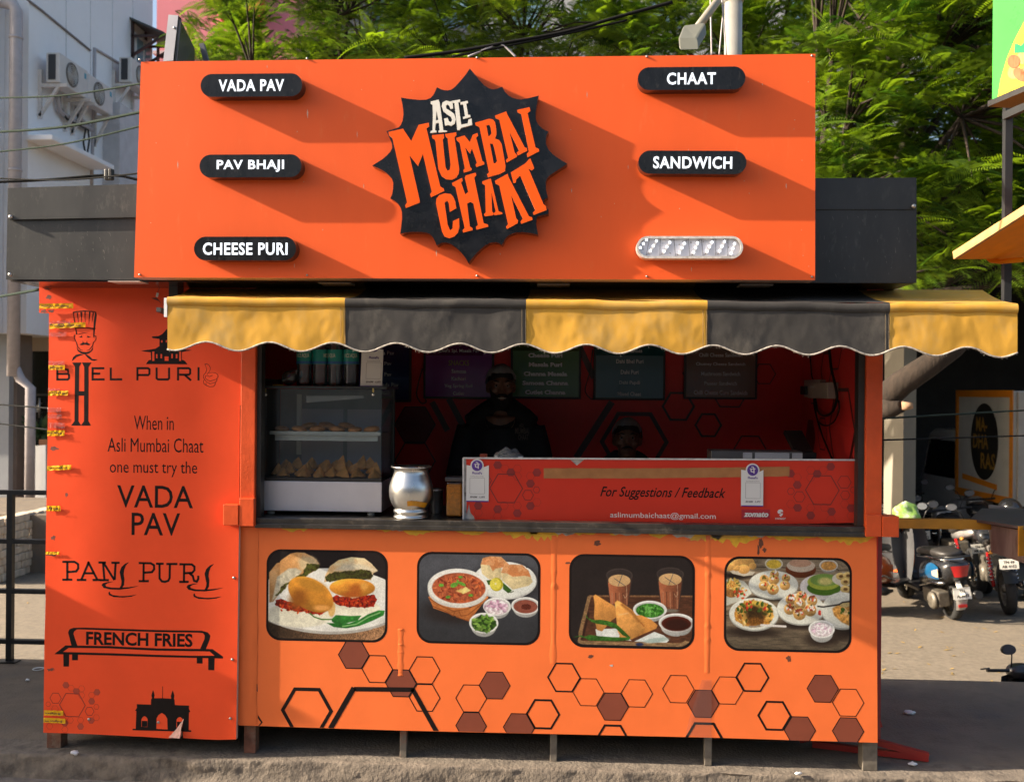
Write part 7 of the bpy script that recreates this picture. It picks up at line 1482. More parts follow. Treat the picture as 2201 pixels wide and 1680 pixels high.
    mb = MB(); mb.tube([(-.36, .42, 1.02), (-.22, .46, 1.01), (.22, .46, 1.01), (.36, .42, 1.02)], .016, 8); mb.tube([(-.30, .50, 1.02), (-.40, .46, 1.02)], .007, 6); mb.tube([(.30, .50, 1.02), (.40, .46, 1.02)], .007, 6); mb.build('handlebar', m_bl, r_)
    mb = MB(); mb.ball((0, .59, .98), (.07, .03, .05), 14, 8); mb.build('headlight', m_chr, r_); mirrors(r_, 1.03, .46, mw); return r_
m_bblk = M('body_black', (.020, .021, .024), rough=.28, var=.15, coat=.4); m_blue = M('body_blue', (.008, .085, .20), rough=.3, var=.1, coat=.4); m_gry = M('body_grey', (.075, .075, .078), rough=.4, var=.12); m_orb = M('body_orange', (.55, .10, .015), rough=.3, var=.08, coat=.4)
sc1 = make_scooter('black scooter with blue side panel and white number plate, seen from behind', m_bblk, m_blue, m_gry)
def place(o, q, heading, lean=0., z=ROADZ, s=1.):
    p_ = atZ(*q, z); o.location = p_ ; o.rotation_euler = (0, R(lean), R(heading)); o.scale = (s, s, s)
    d = Vector((-math.sin(R(heading)), math.cos(R(heading)), 0)); o.location = Vector(p_) + d * .62 * s
place(sc1, (2049, 1330), 5, -6)
sc2 = make_scooter('orange scooter half hidden behind the right end of the kiosk', m_orb, m_orb, m_gry); place(sc2, (1868, 1318), -38, -5)
sc3 = make_scooter('small black scooter in the bottom right corner below the pavement edge', m_bblk, m_bblk, m_bblk, None, .115)
sc3.location = atZ(2236, 1418, ROADZ + .80) ; sc3.location.z = ROADZ; sc3.location = (at(2206, 1420, 2.25).x, 1.93, ROADZ); sc3.rotation_euler = (0, 0, R(2)); sc3.scale = (.735,) * 3
def make_bike(lab, tank, tail):
    r_ = thing('parked_motorcycle', lab, 'motorcycle', None, 'parked two wheelers on the road behind')
    wheel(r_, -.66, .31, .12, m_eng, 5); wheel(r_, .68, .30, .10, m_eng, 5)
    mb = loft([(.02, .80, .10, .07, .8), (.12, .84, .155, .11, .75), (.32, .86, .17, .12, .75), (.46, .84, .10, .09, .8)]); mb.build('tank', tank, r_)
    mb = loft([(-.62, .90, .08, .035, .8), (-.50, .87, .13, .05, .7), (-.25, .80, .14, .05, .7), (0, .78, .10, .05, .8)]); mb.build('seat', m_seat, r_)
    mb = loft([(-.92, .86, .045, .03, .9), (-.78, .84, .10, .06, .8), (-.5, .79, .12, .07, .8), (-.2, .74, .12, .08, .8)]); mb.build('tail_fairing', tail, r_)
    mb = MB(); mb.ball((0, -.93, .84), (.055, .025, .03), 12, 8); mb.build('tail_lamp', m_redl, r_)
    mb = MB(); mb.tube([(.13, -.45, .86), (.15, -.78, .93), (0, -.86, .95), (-.15, -.78, .93), (-.13, -.45, .86)], .014, 8); mb.build('grab_rail', m_bl, r_)
    mb = MB(); mb.grid(8, 8, lambda u, v: (.075 * (u - .5) * 2, -.78 - .23 * v - .015 * math.cos((u - .5) * 3), .72 - .28 * v)); mb.build('mudguard', m_bl, r_)
    mb = MB(); mb.box(-.105, .105, -.965, -.957, .60, .72); pl2 = mb.build('number_plate', m_plate, r_); mb = MB(); text_into(mb, 'TN 09', -.06, .665, .06, .70, -.967, bold=.03, res=1); text_into(mb, 'AR 4152', -.08, .615, .08, .65, -.967, bold=.03, res=1); mb.build('lettering', m_ink, pl2)
    for s in (-1, 1):
        mb = MB(); mb.tube([(s * .13, -.60, .33), (s * .13, -.42, .72)], .022, 8); sh2 = mb.build('shock_absorber', m_redl if s < 0 else m_bl, r_)
        mb = MB(); mb.tube([(s * .13 + .034 * math.cos(t), -.58 + .14 * t / 44 + .034 * math.sin(t) * .4, .38 + .30 * t / 44) for t in np.linspace(0, 44, 90)], .007, 5); mb.build('spring', m_chr, sh2)
        mb = MB(); mb.bar((s * .11, -.66, .31), (s * .10, .0, .36), .03, .05); mb.build('swing_arm', m_bl, r_)
        mb = MB(); mb.ball((s * .16, -.80, .78), (.03, .04, .025), 10, 6); mb.build('indicator', M('indicator_amber', (.5, .2, .03), rough=.2), r_)
        mb = MB(); mb.tube([(s * .08, .42, .82), (s * .08, .68, .30)], .022, 8); mb.build('fork', m_chr, r_)
    mb = MB(); mb.box(-.13, .13, -.12, .30, .30, .62); mb.lathe([(.10, -.17), (.12, -.13), (.12, .13), (.10, .17)], (0, .02, .40), 16, mtx=Matrix.Rotation(R(90), 3, 'Y')); mb.build('engine', m_eng, r_, bevel=.02)
    mb = MB(); mb.tube([(.12, .30, .40), (.15, .25, .26), (.17, -.3, .27), (.19, -.55, .33), (.19, -.98, .42)], [.02, .025, .03, .055, .055], 12); mb.build('silencer', m_chr, r_)
    mb = loft([(.44, .90, .12, .10, .8), (.60, .92, .14, .12, .8), (.70, .88, .08, .09, .9)]); mb.build('front_fairing', tail, r_)
    mb = MB(); mb.ball((0, .69, .90), (.07, .03, .06), 12, 8); mb.build('headlight', m_chr, r_)
    mb = MB(); mb.tube([(-.36, .36, 1.02), (-.18, .44, 1.0), (.18, .44, 1.0), (.36, .36, 1.02)], .015, 8); mb.build('handlebar', m_bl, r_); mirrors(r_, 1.03, .42)
    mb = MB(); mb.grid(10, 6, lambda u, v: ((v - .5) * .12, .68 + .33 * math.cos(u * 2. + .5), .30 + .33 * math.sin(u * 2. + .5))); mb.build('front_mudguard', tank, r_); return r_
bk1 = make_bike('black motorcycle with weathered number plate next to the steel stall counter', m_bblk, M('fairing_silver', (.40, .38, .36), rough=.35, metal=.4, var=.15)); place(bk1, (2168, 1318), -12, -6)
bk2 = copy_tree(bk1); bk2['label'] = 'motorcycle parked deeper in the row, half hidden behind the scooter'; place(bk2, (2100, 1275), -4, -7)
bk3 = copy_tree(bk1); bk3['label'] = 'motorcycle at the far left of the row, mostly hidden by the kiosk'; place(bk3, (1945, 1268), -6, -6)
bk4 = copy_tree(bk1); bk4['label'] = 'motorcycle in the second row between the scooter and the steel counter'; place(bk4, (2128, 1232), -16, -5)
bk5 = copy_tree(bk1); bk5['label'] = 'motorcycle behind the orange scooter, seen between the kiosk and the blue sided scooter'; place(bk5, (1968, 1240), 10, -7)
sc4 = copy_tree(sc1); sc4['label'] = 'scooter at the back of the row in the dark shed'; place(sc4, (2010, 1210), 12, 4)
hm = at(*zR(1240, 1440), 8.6); helm = thing('helmet', 'black helmet resting on a parked motorcycle below the truck emblem', 'helmet', tuple(hm))
mb = MB(); mb.ball(hm, (.15, .17, .15), 24, 14, fn=lambda p: p if p.z > -.1 else Vector((p.x * .9, p.y * .9, -.1))); mb.build('shell', M('helmet_black', (.012, .012, .013), rough=.18, coat=.6, var=.1), helm)
mb = MB(); mb.grid(12, 6, lambda u, v: hm + Vector((.158 * math.sin((u - .5) * 2.4), -.178 * math.cos((u - .5) * 2.4), -.05 + .09 * v))); mb.build('visor', M('visor_smoke', (.05, .05, .055), rough=.08), helm)
gp = at(*zR(390, 1470), 7.9); mb = MB(); mb.ball(gp, (.17, .12, .13), 20, 12, fn=lambda p: p * (1 + .5 * noise.noise(p * 9))); tag(mb.build('cloth_bag', M('bag_green', (.30, .52, .10), rough=.6, var=.5, scale=7, tint=(.66, .70, .55), thr=(.5, .6, 6))), 'bright green and white cloth bag lying over the scooter behind the yellow bar', 'bag')

# ------------------------------------------------------------------ neighbouring stall on the right
ns = thing('juice_stall', 'neighbouring stall with raised orange shutter, yellow bar and steel counter', 'stall', tuple(at(2190, 1215, .5)))
m_os = M('shutter_orange', (.85, .25, .004), rough=.6, spec=.1, var=.12, scale=5); m_yb = M('bar_yellow', (.52, .225, .012), rough=.5, var=.15, scale=8, tint=(.2, .09, .02), thr=(.6, .75, 14))
A, B, C, D = at(2050, 557, 1.0), at(2320, 385, .1), at(2320, 556, 1.9), at(2085, 556, 1.9)
mb = MB(); up_ = Vector((0, 0, .012)); mb.add([A, B, C, D, A + up_, B + up_, C + up_, D + up_], [(0, 1, 2, 3), (7, 6, 5, 4), (0, 4, 5, 1), (1, 5, 6, 2), (2, 6, 7, 3), (3, 7, 4, 0)]); mb.build('shutter', m_os, ns)
mb = MB(); mb.bar(A + Vector((0, -.012, .02)), B + Vector((0, -.012, .02)), .02, .045); mb.build('shutter_rim', M('rim_worn', (.50, .26, .09), rough=.6, var=.25, scale=14), ns)
mb = MB(); a, b = at(2098, 543, 1.35), at(2300, 530, 1.35); mb.bar(a, b, .06, .04); mb.tube([at(2120, 550, 1.3), at(2130, 560, 1.28), at(2150, 562, 1.25), at(2200, 558, 1.2)], .015, 8); mb.build('hinge_bar', m_os, ns)
YB2 = .38; a, b = at(1931, 1125, YB2), at(2320, 1128, YB2); mb = MB(); mb.box(a.x, b.x, YB2, YB2 + .05, a.z - .024, a.z + .024); mb.build('bar', m_yb, ns)
c1, c2 = at(2131, 1124, .35), at(2330, 1124, -.15); bz = at(2131, 1186, .35).z; bz2 = at(2201, 1219, .1).z
mb = MB(); bk = Vector((.4, 1.0, 0)); P_ = [Vector((c1.x, c1.y, bz)), Vector((c2.x, c2.y, bz - .06)), Vector((c2.x, c2.y, c1.z - .01)), Vector((c1.x, c1.y, c1.z - .01))]; mb.add(P_ + [q + bk for q in P_], [(0, 1, 2, 3), (7, 6, 5, 4), (0, 3, 7, 4), (0, 4, 5, 1), (3, 2, 6, 7)]); mb.build('counter_box', M('stall_steel', (.26, .20, .165), rough=.5, metal=.35, var=.25, scale=6, tint=(.16, .09, .05), thr=(.5, .75, 9), stretch=(3, 3, .5)), ns)
mb = MB(); a = c1 + (c2 - c1) * .42; d_ = (c2 - c1).normalized(); n_ = Vector((d_.y, -d_.x, 0)) * .004; mb.bar(a + n_ + Vector((0, 0, -.012)), a + n_ + Vector((.0, 0, bz - c1.z - .01)), .11, .008, up=(d_.x, d_.y, 0)); mb.build('stripe', m_yb, ns)
mb = MB(); P_ = [at(2085, 1117, .42), at(2340, 1135, -.2), at(2340, 1112, .9), at(2110, 1113, .9)]; P_ = [Vector((q.x, q.y, c1.z)) for q in P_]; mb.add(P_ + [q + Vector((0, 0, .014)) for q in P_], [(3, 2, 1, 0), (4, 5, 6, 7), (0, 1, 5, 4), (1, 2, 6, 5), (2, 3, 7, 6), (3, 0, 4, 7)]); mb.build('counter_top', M('top_worn', (.12, .10, .09), rough=.4, metal=.3, var=.3, scale=8), ns)
for x_, y_ in ((2165, 1.0), (2320, .7)):
    mb = MB(); a = at(x_, 1200, y_); mb.box(a.x - .02, a.x + .02, a.y - .02, a.y + .02, -.005, 2.5); mb.build('stall_leg', m_yb, ns) if x_ > 2300 else None
sg = thing('hanging_signboard', 'bright green and yellow signboard with almonds on black posts at the right edge', 'signboard', tuple(at(2150, 220, .6)))
Y1, Y2 = .7, .15; gl0, gl1 = at(2127, -140, Y1), at(2132.6, 217, Y1); gr1 = at(2300, 138, Y2); dz = gl0.z; g0 = Vector((gl1.x, Y1, 0)); g1 = Vector((gr1.x, Y2, 0)); gd = (g1 - g0); gl_ = gd.length; gd.normalize(); gn = Vector((gd.y, -gd.x, 0)); zb3 = (gl1.z + gr1.z) / 2
G3 = lambda a, b, c: g0 + gd * a - gn * b + Vector((0, 0, c))
mb = MB(); mb.poly([[(0, gl1.z), (gl_, gl1.z), (gl_, dz), (0, dz)]], 0, .10, 0, 1, T=G3); gb = mb.build('sign_face', [M('sign_green', (.05, .36, .055), rough=.3, var=.08, scale=3), m_dark], sg)
def gq(x, y):      # picture point on the face plane
    d = ray(*zGr(x, y)); t = (g0 - CAM).dot(gn) / d.dot(gn); h_ = CAM + d * t; return ((h_ - g0).dot(gd), h_.z)
mb = MB(); pts = [gq(700, 940), gq(730, 760), gq(790, 560), gq(860, 390), gq(960, 200), gq(1100, 60)]; far = [(gl_ - .01, pts[-1][1]), (gl_ - .01, gl1.z + .01), (gq(700, 940)[0], gl1.z + .01)]
mb.poly([(pts + far)[::-1]], -.002, T=G3); mb.build('yellow_print', M('sign_yellow', (.66, .48, .035), rough=.3), gb)
for x, y, rx, ry, rt in ((860, 590, 62, 66, 0), (940, 560, 52, 58, 20), (862, 690, 60, 74, -30), (920, 720, 78, 52, -50), (990, 690, 60, 60, 0)):
    mb = MB(); mb.poly([[gq(x + rx * math.cos(t) * math.cos(R(rt)) - ry * math.sin(t) * math.sin(R(rt)), y - rx * math.cos(t) * math.sin(R(rt)) - ry * math.sin(t) * math.cos(R(rt))) for t in np.linspace(0, 6.0, 22)]], -.003 - .0006 * (x % 7), T=G3); mb.build('almond_print', M('almond_%d' % (x % 3), ((.52, .13, .05), (.60, .22, .09), (.46, .10, .04))[x % 3], rough=.35, var=.35, scale=60, stretch=(1, 1, .3)), gb)
mb = MB(); mb.poly([[gq(865, 510), gq(872, 420), gq(900, 425), gq(930, 440), gq(970, 400), gq(970, 510)]], -.006, T=G3); mb.build('leaf_print', M('leafprint', (.01, .24, .08), rough=.4), gb)
mb = MB(); a = G3(-.0, .05, gl1.z - .02); mb.bar(G3(-.01, .05, gl1.z - .015), G3(gl_, .05, gl1.z - .015), .14, .03); mb.build('sign_frame', m_dark, sg)
mb = MB(); a, b = at(2158, 225, Y1 + .05), at(2168, 482, Y1 + .05); a, b = at(2160, 225, 1.45), at(2168, 482, 1.45); mb.box((a.x + b.x) / 2 - .022, (a.x + b.x) / 2 + .022, 1.42, 1.465, b.z - .8, at(2160, 222, 1.45).z); mb.bar(at(2160, 250, 1.44), at(2290, 190, .9), .035, .045); mb.build('sign_post', M('post_grey', (.016, .017, .018), rough=.5, var=.2), sg)

# ------------------------------------------------------------------ street lamp, roof sign, wires
lp = thing('street_lamp', 'pale metal lamp post with a rectangular floodlight behind the signboard', 'street lamp', (at(1576, 100, 1.75).x, 1.75, 0))
x_ = at(1576, 60, 1.75).x; mb = MB(); mb.tube([(x_, 1.75, -.87), (x_, 1.75, at(1576, -160, 1.75).z)], .058, 20); mb.lathe([(.066, -.01), (.066, .06)], (x_, 1.75, at(1576, 2, 1.75).z), 20); mb.build('post', M('lamp_post_grey', (.36, .345, .31), rough=.45, metal=.3, var=.15, scale=5, tint=(.36, .34, .30), thr=(.55, .8, 7)), lp)
a = at(*zLamp(1010, -200), 1.72); b = at(*zLamp(575, 380), 1.25); mb = MB(); mb.tube([a, b], .026, 10); mb.build('arm', M('lamp_arm', (.26, .23, .18), rough=.5, var=.15), lp)
P_ = [at(*zLamp(*q), y) for q, y in (((425, 470), 1.16), ((720, 430), 1.16), ((605, 632), 1.02), ((360, 636), 1.02))]; nrm_ = Vector((0, .05, .09)); mb = MB(); mb.add(P_ + [q + nrm_ for q in P_], [(3, 2, 1, 0), (4, 5, 6, 7), (0, 1, 5, 4), (1, 2, 6, 5), (2, 3, 7, 6), (3, 0, 4, 7)]); fl = mb.build('floodlight', M('lamp_case', (.15, .15, .12), rough=.5, var=.1), lp, bevel=.012)
ip = lambda u, v: (P_[0].lerp(P_[1], u)).lerp(P_[3].lerp(P_[2], u), v) - Vector((0, .003, .006))
mb = MB(); mb.add([ip(.06, .5), ip(.94, .5), ip(.94, .92), ip(.06, .92)], [(3, 2, 1, 0)]); mb.build('lamp_glass', M('lamp_dark', (.03, .04, .02), rough=.15), fl)
mb = MB(); mb.add([ip(.22, .53) - Vector((0, .004, .004)), ip(.78, .53) - Vector((0, .004, .004)), ip(.78, .88) - Vector((0, .004, .004)), ip(.22, .88) - Vector((0, .004, .004))], [(3, 2, 1, 0)]); mb.build('lamp_panel', M('lamp_yellow', (.34, .36, .10), rough=.2), fl)
mb = MB(); mb.add([ip(.28, .22), ip(.72, .22), ip(.72, .30), ip(.28, .30)], [(3, 2, 1, 0)]); mb.build('maker_plate', M('lamp_print', (.14, .14, .11), rough=.6), fl)
rs = thing('roof_sign', 'dark faced board with white metal edge standing on the roof behind the signboard', 'sign board', tuple(at(380, 130, .5)))
E_ = [at(*zMon(*q), .45) for q in ((325, 262), (497, 275), (408, 1070), (232, 1080))]; mb = MB(); mb.add(E_, [(3, 2, 1, 0)]); bkv = [q + Vector((0, .05, 0)) for q in E_]
mb.add(E_ + bkv, [(4, 5, 6, 7), (0, 1, 5, 4), (2, 3, 7, 6), (3, 0, 4, 7)]); ed = mb.build('metal_edge', M('sign_edge', (.56, .52, .52), rough=.35, metal=.3, var=.06), rs)
F_ = [E_[1], at(*zMon(785, 850), 1.2), at(*zMon(785, 1120), 1.2), Vector((E_[2].x, E_[2].y, E_[2].z - .1))]; mb = MB(); mb.add(F_ + [q + Vector((-.04, .02, 0)) for q in F_], [(3, 2, 1, 0), (4, 5, 6, 7), (0, 1, 5, 4), (1, 2, 6, 5)]); mb.build('dark_face', M('face_dark_green', (.016, .022, .018), rough=.3), rs)
S_ = [at(*zMon(*q), 1.1) for q in ((860, 770), (940, 755), (1035, 1110), (950, 1110))]; mb = MB(); mb.add(S_ + [q + Vector((0, .03, 0)) for q in S_], [(3, 2, 1, 0), (4, 5, 6, 7), (0, 1, 5, 4), (1, 2, 6, 5), (3, 0, 4, 7)]); mb.build('strut', M('strut_grey', (.10, .10, .11), rough=.5), rs)
p_ = at(*zMon(430, 490), .445); mb = MB(); mb.ball(p_, .008, 8, 6); mb.build('bolt', m_dsteel, rs)
for i in range(0): pass
wg = 'overhead wires left of the signboard'
m_wgr = M('wire_green', (.030, .042, .034), rough=.9, spec=.05); m_wbk = M('wire_dark', (.014, .014, .014), rough=.9, spec=.05)
for y0, y1, r_, mt_, lab in ((818, 700, .006, m_wgr, 'uppermost dark overhead wire left of the signboard'), (1105, 935, .009, m_wgr, 'thick greenish overhead wire left of the signboard'), (1272, 1050, .006, m_wgr, 'thin overhead wire just above the concrete ledge'), (1492, 1455, .006, m_wbk, 'thinnest overhead wire above the black fascia')):
    a, b = at(*zAC(-40, y0 + 6), 2.2), at(*zAC(1250, y1 - 8), 1.2); mid = (a + b) / 2 + Vector((0, 0, -.03)); cable('overhead_wire', lab, (a, mid, b), r_, mt_, wg)
a = [at(*zAC(x, y), 2.0) for x, y in ((-40, 1530), (400, 1510), (910, 1472), (1150, 1508), (1300, 1540))]; o = cable('overhead_wire', 'dark overhead wire with two black clamps above the fascia', a, .010, m_wbk, wg)
for x in (902, 934):
    mb = MB(); p_ = at(*zAC(x, 1468), 2.0); mb.box(p_.x - .018, p_.x + .018, p_.y - .02, p_.y + .02, p_.z - .04, p_.z + .04); mb.build('clamp', m_dark, o, bevel=.01)
cable('overhead_wire', 'pale wire running to the top corner of the left panel', (at(-20, 641, 1.2), at(84, 622, .1)), .008, m_wgr, wg)
cable('overhead_wire', 'upper thin wire crossing in front of the shop door', (at(-20, 868, 3.), at(120, 878, 1.6)), .006, m_wbk, wg); cable('overhead_wire', 'lower thin wire crossing in front of the shop door', (at(-20, 908, 3.), at(120, 925, 1.6)), .006, m_wbk, wg)
cable('overhead_wire', 'upper wire crossing the truck on the right', (at(1880, 900, 1.6), at(2230, 880, 3.)), .007, m_wgr, 'wires right of the kiosk'); cable('overhead_wire', 'lower wire crossing the truck emblem', (at(1880, 946, 1.6), at(2230, 935, 3.)), .006, m_wbk, 'wires right of the kiosk')
for i, (pts, lab) in enumerate(((((1120, 255), (1340, 228), (1560, 190), (1830, 140), (2060, 75), (2300, 10)), 'thick cable rising to the right above the star emblem'), (((1330, 250), (1560, 205), (1830, 150), (2100, 90)), 'second cable close below the thick one above the emblem'), (((1400, 250), (1490, 212), (1545, 196), (1610, 250)), 'pale loose wire bent over the top edge of the signboard'))):
    cable('roof_cable', lab, [at(*zTop(*q), .3) for q in pts], (.009, .006, .006)[i], m_pipe if i == 2 else m_wbk, 'cables above the signboard')
for x0, y0, x1, y1, lab in ((905, 0, 960, 690, 'pale wire close beside the lamp post'), (930, 60, 870, 690, 'thin wire slanting left of the lamp post'), (760, -20, 775, 690, 'thin dark wire left of the lamp post')):
    cable('hanging_wire', lab, (at(*zLamp(x0, y0), 1.5), at(*zLamp((x0 + x1) / 2, (y0 + y1) / 2), 1.5), at(*zLamp(x1, y1), 1.5)), .005, m_pipe, 'wires beside the lamp post')
random.seed(61)
for i, (x, y, s_, lab) in enumerate(((128, 1641, .022, 'small white paper scrap on the kerb face below the left panel'), (1955, 1530, .03, 'crumpled white paper scrap on the shaded pavement right of the kiosk'), (1962, 1640, .02, 'tiny white scrap near the red folding foot'), (60, 1460, .016, 'tiny pale scrap on the left pavement'), (1720, 1668, .016, 'tiny pale chip on the sunlit kerb'))):
    p_ = atZ(x, y, .01); p_.y = max(p_.y, -.06); mb = MB(); mb.ball(p_, (s_, s_ * .7, s_ * .4), 9, 6, fn=lambda p: p * (1 + .8 * noise.noise(p * 90 + Vector((i, 0, 0))))); tag(mb.build('paper_scrap', m_white), lab, 'litter', 'paper scraps on the ground')
# red folding foot under the kiosk
rf = thing('red_stand', 'red metal folding foot behind the right leg of the kiosk', 'stand', tuple(atZ(1890, 1640, 0)))
m_rs = M('stand_red', (.34, .022, .015), rough=.45, var=.2)
a, b, c_ = atZ(1770, 1640, .0), atZ(2000, 1641, .0), atZ(1890, 1612, .0)
for p0, p1 in ((Vector((a.x, .32, .02)), Vector((b.x, .16, .02))), (Vector((1.30, .3, .12)), Vector((b.x, .16, .03))), (Vector((1.62, .3, .14)), Vector((1.22, .35, .03)))):
    mb = MB(); mb.bar(p0, p1, .03, .03); mb.build('bar', m_rs, rf)
mb = MB(); mb.bar((1.35, 1.0, .12), (1.78, .98, .02), .03, .03); mb.build('bar', m_rs, rf)

# ------------------------------------------------------------------ the other side of the street, behind the viewer
m_op = (M('facade_brown', (.40, .33, .27), rough=.85, var=.15, scale=.5), M('facade_grey', (.42, .41, .40), rough=.85, var=.15, scale=.5), M('facade_olive', (.36, .35, .28), rough=.85, var=.15, scale=.5))
for i, (x0, x1, h_) in enumerate(((-34, -13, 5.6), (-12.2, 4, 5.2), (5, 19, 5.8), (20, 40, 5.4))):
    ob = thing('opposite_building', ('brown', 'grey', 'olive', 'tall brown')[i] + ' shop building across the street behind the viewer', 'building', ((x0 + x1) / 2, -17, -.115))
    mb = MB(); mb.box(x0, x1, -24, -15, -.2, h_); mb.build('wall', m_op[i % 3], ob)
    for k in range(int((x1 - x0) / 3)):
        for f in range(2):
            mb = MB(); a = x0 + 1 + k * 3; mb.box(a, a + 1.5, -14.99, -14.95, 3.4 + f * 2.6, 4.7 + f * 2.6) if 4.7 + f * 2.6 < h_ else mb.box(a, a + 2.2, -14.99, -14.95, .2, 2.5); mb.build('window', mg, ob)
# ------------------------------------------------------------------ unseen block added outside the frame to shade the stall
fz = thing('shade_blocker', 'tall white cooler cabinet standing left of the kiosk', 'cooler', (-5.1, .5, 0))
mb = MB(); mb.box(-5.7, -4.6, -.47, 1.5, .06, 1.70); mb.build('blocker', m_white, fz, bevel=.02); mb = MB(); mb.box(-5.72, -4.58, -.49, 1.52, 1.705, 1.77); mb.build('lid', m_white, fz, bevel=.015)
for x in (-5.6, -4.75):
    for y in (-.4, 1.35):
        mb = MB(); mb.box(x, x + .06, y, y + .06, 0, .06); mb.build('foot', m_dark, fz)
# ------------------------------------------------------------------ trees with feathery fronds
m_leaf = leafmat('fern_leaf', (.030, .080, .013), (.26, .38, .024), (1.2, 1.25, .5))
m_bark = M('bark', (.030, .020, .014), rough=.95, var=.4, scale=14, bump=.012, bscale=22, stretch=(1, 1, .3))
m_cut = M('cut_wood', (.36, .22, .13), rough=.9, var=.3, scale=20)
def fronds(origins, dirs, lens, seed):
    """arrays of feather leaves: two rows of narrow leaflets along a drooping midrib"""
    r_ = np.random.default_rng(seed); n = len(origins); K = 17
    t = np.linspace(.08, 1, K); d = dirs / np.linalg.norm(dirs, axis=1, keepdims=True)
    zup = np.tile([0., 0., 1.], (n, 1)); s = np.cross(d, zup); s /= np.linalg.norm(s, axis=1, keepdims=True) + 1e-9; u = np.cross(s, d)
    roll = r_.uniform(-.7, .7, n)[:, None]; s, u = s * np.cos(roll) + u * np.sin(roll), u * np.cos(roll) - s * np.sin(roll)
    droop = r_.uniform(.15, .55, n)
    mid = origins[:, None] + d[:, None] * (lens[:, None] * t)[..., None] - np.array([0, 0, 1.])[None, None] * (droop[:, None] * lens[:, None] * t ** 2)[..., None]
    w_ = lens[:, None] * .27 * np.sin(np.pi * (t * .82 + .12))[None] * (1 + r_.uniform(-.12, .12, (n, K)))
    half = (lens * .019)[:, None, None]
    V = np.empty((n, K, 2, 4, 3)); 
    for j, sg_ in enumerate((-1, 1)):
        ang = .38; tip = mid + (s[:, None] * sg_ * math.cos(ang) + d[:, None] * math.sin(ang)) * w_[..., None] - u[:, None] * 0 - np.array([0, 0, 1.]) * (w_ * .22)[..., None] + u[:, None] * (w_ * .12)[..., None]
        m2 = mid * .5 + tip * .5 + u[:, None] * (w_ * .05)[..., None]
        V[:, :, j, 0] = mid; V[:, :, j, 1] = m2 + d[:, None] * half; V[:, :, j, 2] = tip; V[:, :, j, 3] = m2 - d[:, None] * half
    tone = np.clip(r_.normal(.40, .30, n), 0, 1)[:, None, None, None] + r_.uniform(-.08, .08, (n, K, 2, 1)); ink = np.repeat(np.clip(tone, 0, 1), 4, 3)
    return V.reshape(-1, 3), ink.reshape(-1)
def quads_mesh(name, V, ink, mat, parent):
    n = len(V); me = bpy.data.meshes.new(name); me.vertices.add(n); me.vertices.foreach_set('co', V.astype(np.float32).ravel()); me.loops.add(n); me.loops.foreach_set('vertex_index', np.arange(n, dtype=np.int32)); me.polygons.add(n // 4); me.polygons.foreach_set('loop_start', np.arange(0, n, 4, dtype=np.int32))
    me.update(calc_edges=True); me.materials.append(mat); a = me.color_attributes.new('ink', 'FLOAT_COLOR', 'POINT'); c = np.stack([ink, ink, ink, np.ones_like(ink)], 1).astype(np.float32); a.data.foreach_set('color', c.ravel())
    return link(bpy.data.objects.new(name, me), parent)
def tree(lab, base, fork, spots, seed, flen, per, r0=.16, extra=None, tonebias=0.):
    random.seed(seed); r_ = np.random.default_rng(seed); root = thing('feather_leaf_tree', lab, 'tree', tuple(base), 'feather leaved trees behind the kiosk')
    base, fork = Vector(base), Vector(fork); mb = MB(); mid = (base + fork) / 2 + Vector((random.uniform(-.2, .2), random.uniform(-.2, .2), 0)); mb.tube([base, mid, fork], [r0 * 1.25, r0, r0 * .85], 12); mb.build('trunk', m_bark, root)
    O, Dv, Ln = [], [], []; mb = MB()
    k = max(3, len(spots) // 9); hubs = [Vector(spots[i]) for i in r_.choice(len(spots), k, replace=False)]; hubs = [h.lerp(fork, .25) for h in hubs]
    for h in hubs:
        m1 = fork.lerp(h, .5) + Vector((random.uniform(-.3, .3), random.uniform(-.3, .3), random.uniform(-.1, .35))); mb.tube([fork, fork.lerp(m1, .5) + Vector((0, 0, .1)), m1, h], [r0 * .5, r0 * .38, r0 * .26, r0 * .14], 7)
    for sp in spots:
        sp = Vector(sp); h = min(hubs, key=lambda q: (q - sp).length); m1 = h.lerp(sp, .5) + Vector((0, 0, random.uniform(0, .15))); mb.tube([h, m1, sp], [r0 * .11, r0 * .075, r0 * .03], 4, caps=False)
        out = (sp - fork); out.normalize(); n_ = int(per * random.uniform(.7, 1.3)); tw = sp - h
        for i in range(n_):
            a = random.random() * 6.283; el = random.uniform(-.45, .6); d = Vector((math.cos(a) * math.cos(el), math.sin(a) * math.cos(el), math.sin(el))) + out * .55
            O.append(sp + Vector((random.gauss(0, .10), random.gauss(0, .10), random.gauss(0, .08)))); Dv.append(d.normalized()); Ln.append(flen * random.uniform(.6, 1.25))
    mb.build('branches', m_bark, root)
    V, ink = fronds(np.array(O), np.array(Dv), np.array(Ln), seed); quads_mesh('crown', V, np.clip(ink + tonebias, 0, 1), m_leaf, root)
    return root
def spots_in(n, xr, yfun, Yr, seed):
    random.seed(seed); out = []
    while len(out) < n:
        x = random.uniform(*xr); y0, y1 = yfun(x); y = random.uniform(y0, y1); out.append(at(x, y, random.uniform(*Yr)))
    return out
top = lambda x: (-190, 165)
tree('leafy tree whose crown hangs over the left half of the signboard', (-3.6, 9.0, ROADZ), (-3.4, 9.2, 3.6), spots_in(105, (400, 900), top, (6.6, 10.2), 1), 1, .40, 24, .15)
tree('leafy tree with visible dark forked branches above the star emblem', (-.6, 9.4, ROADZ), (-.7, 9.4, 3.8), spots_in(105, (850, 1350), top, (6.6, 10.2), 2), 2, .40, 24, .16)
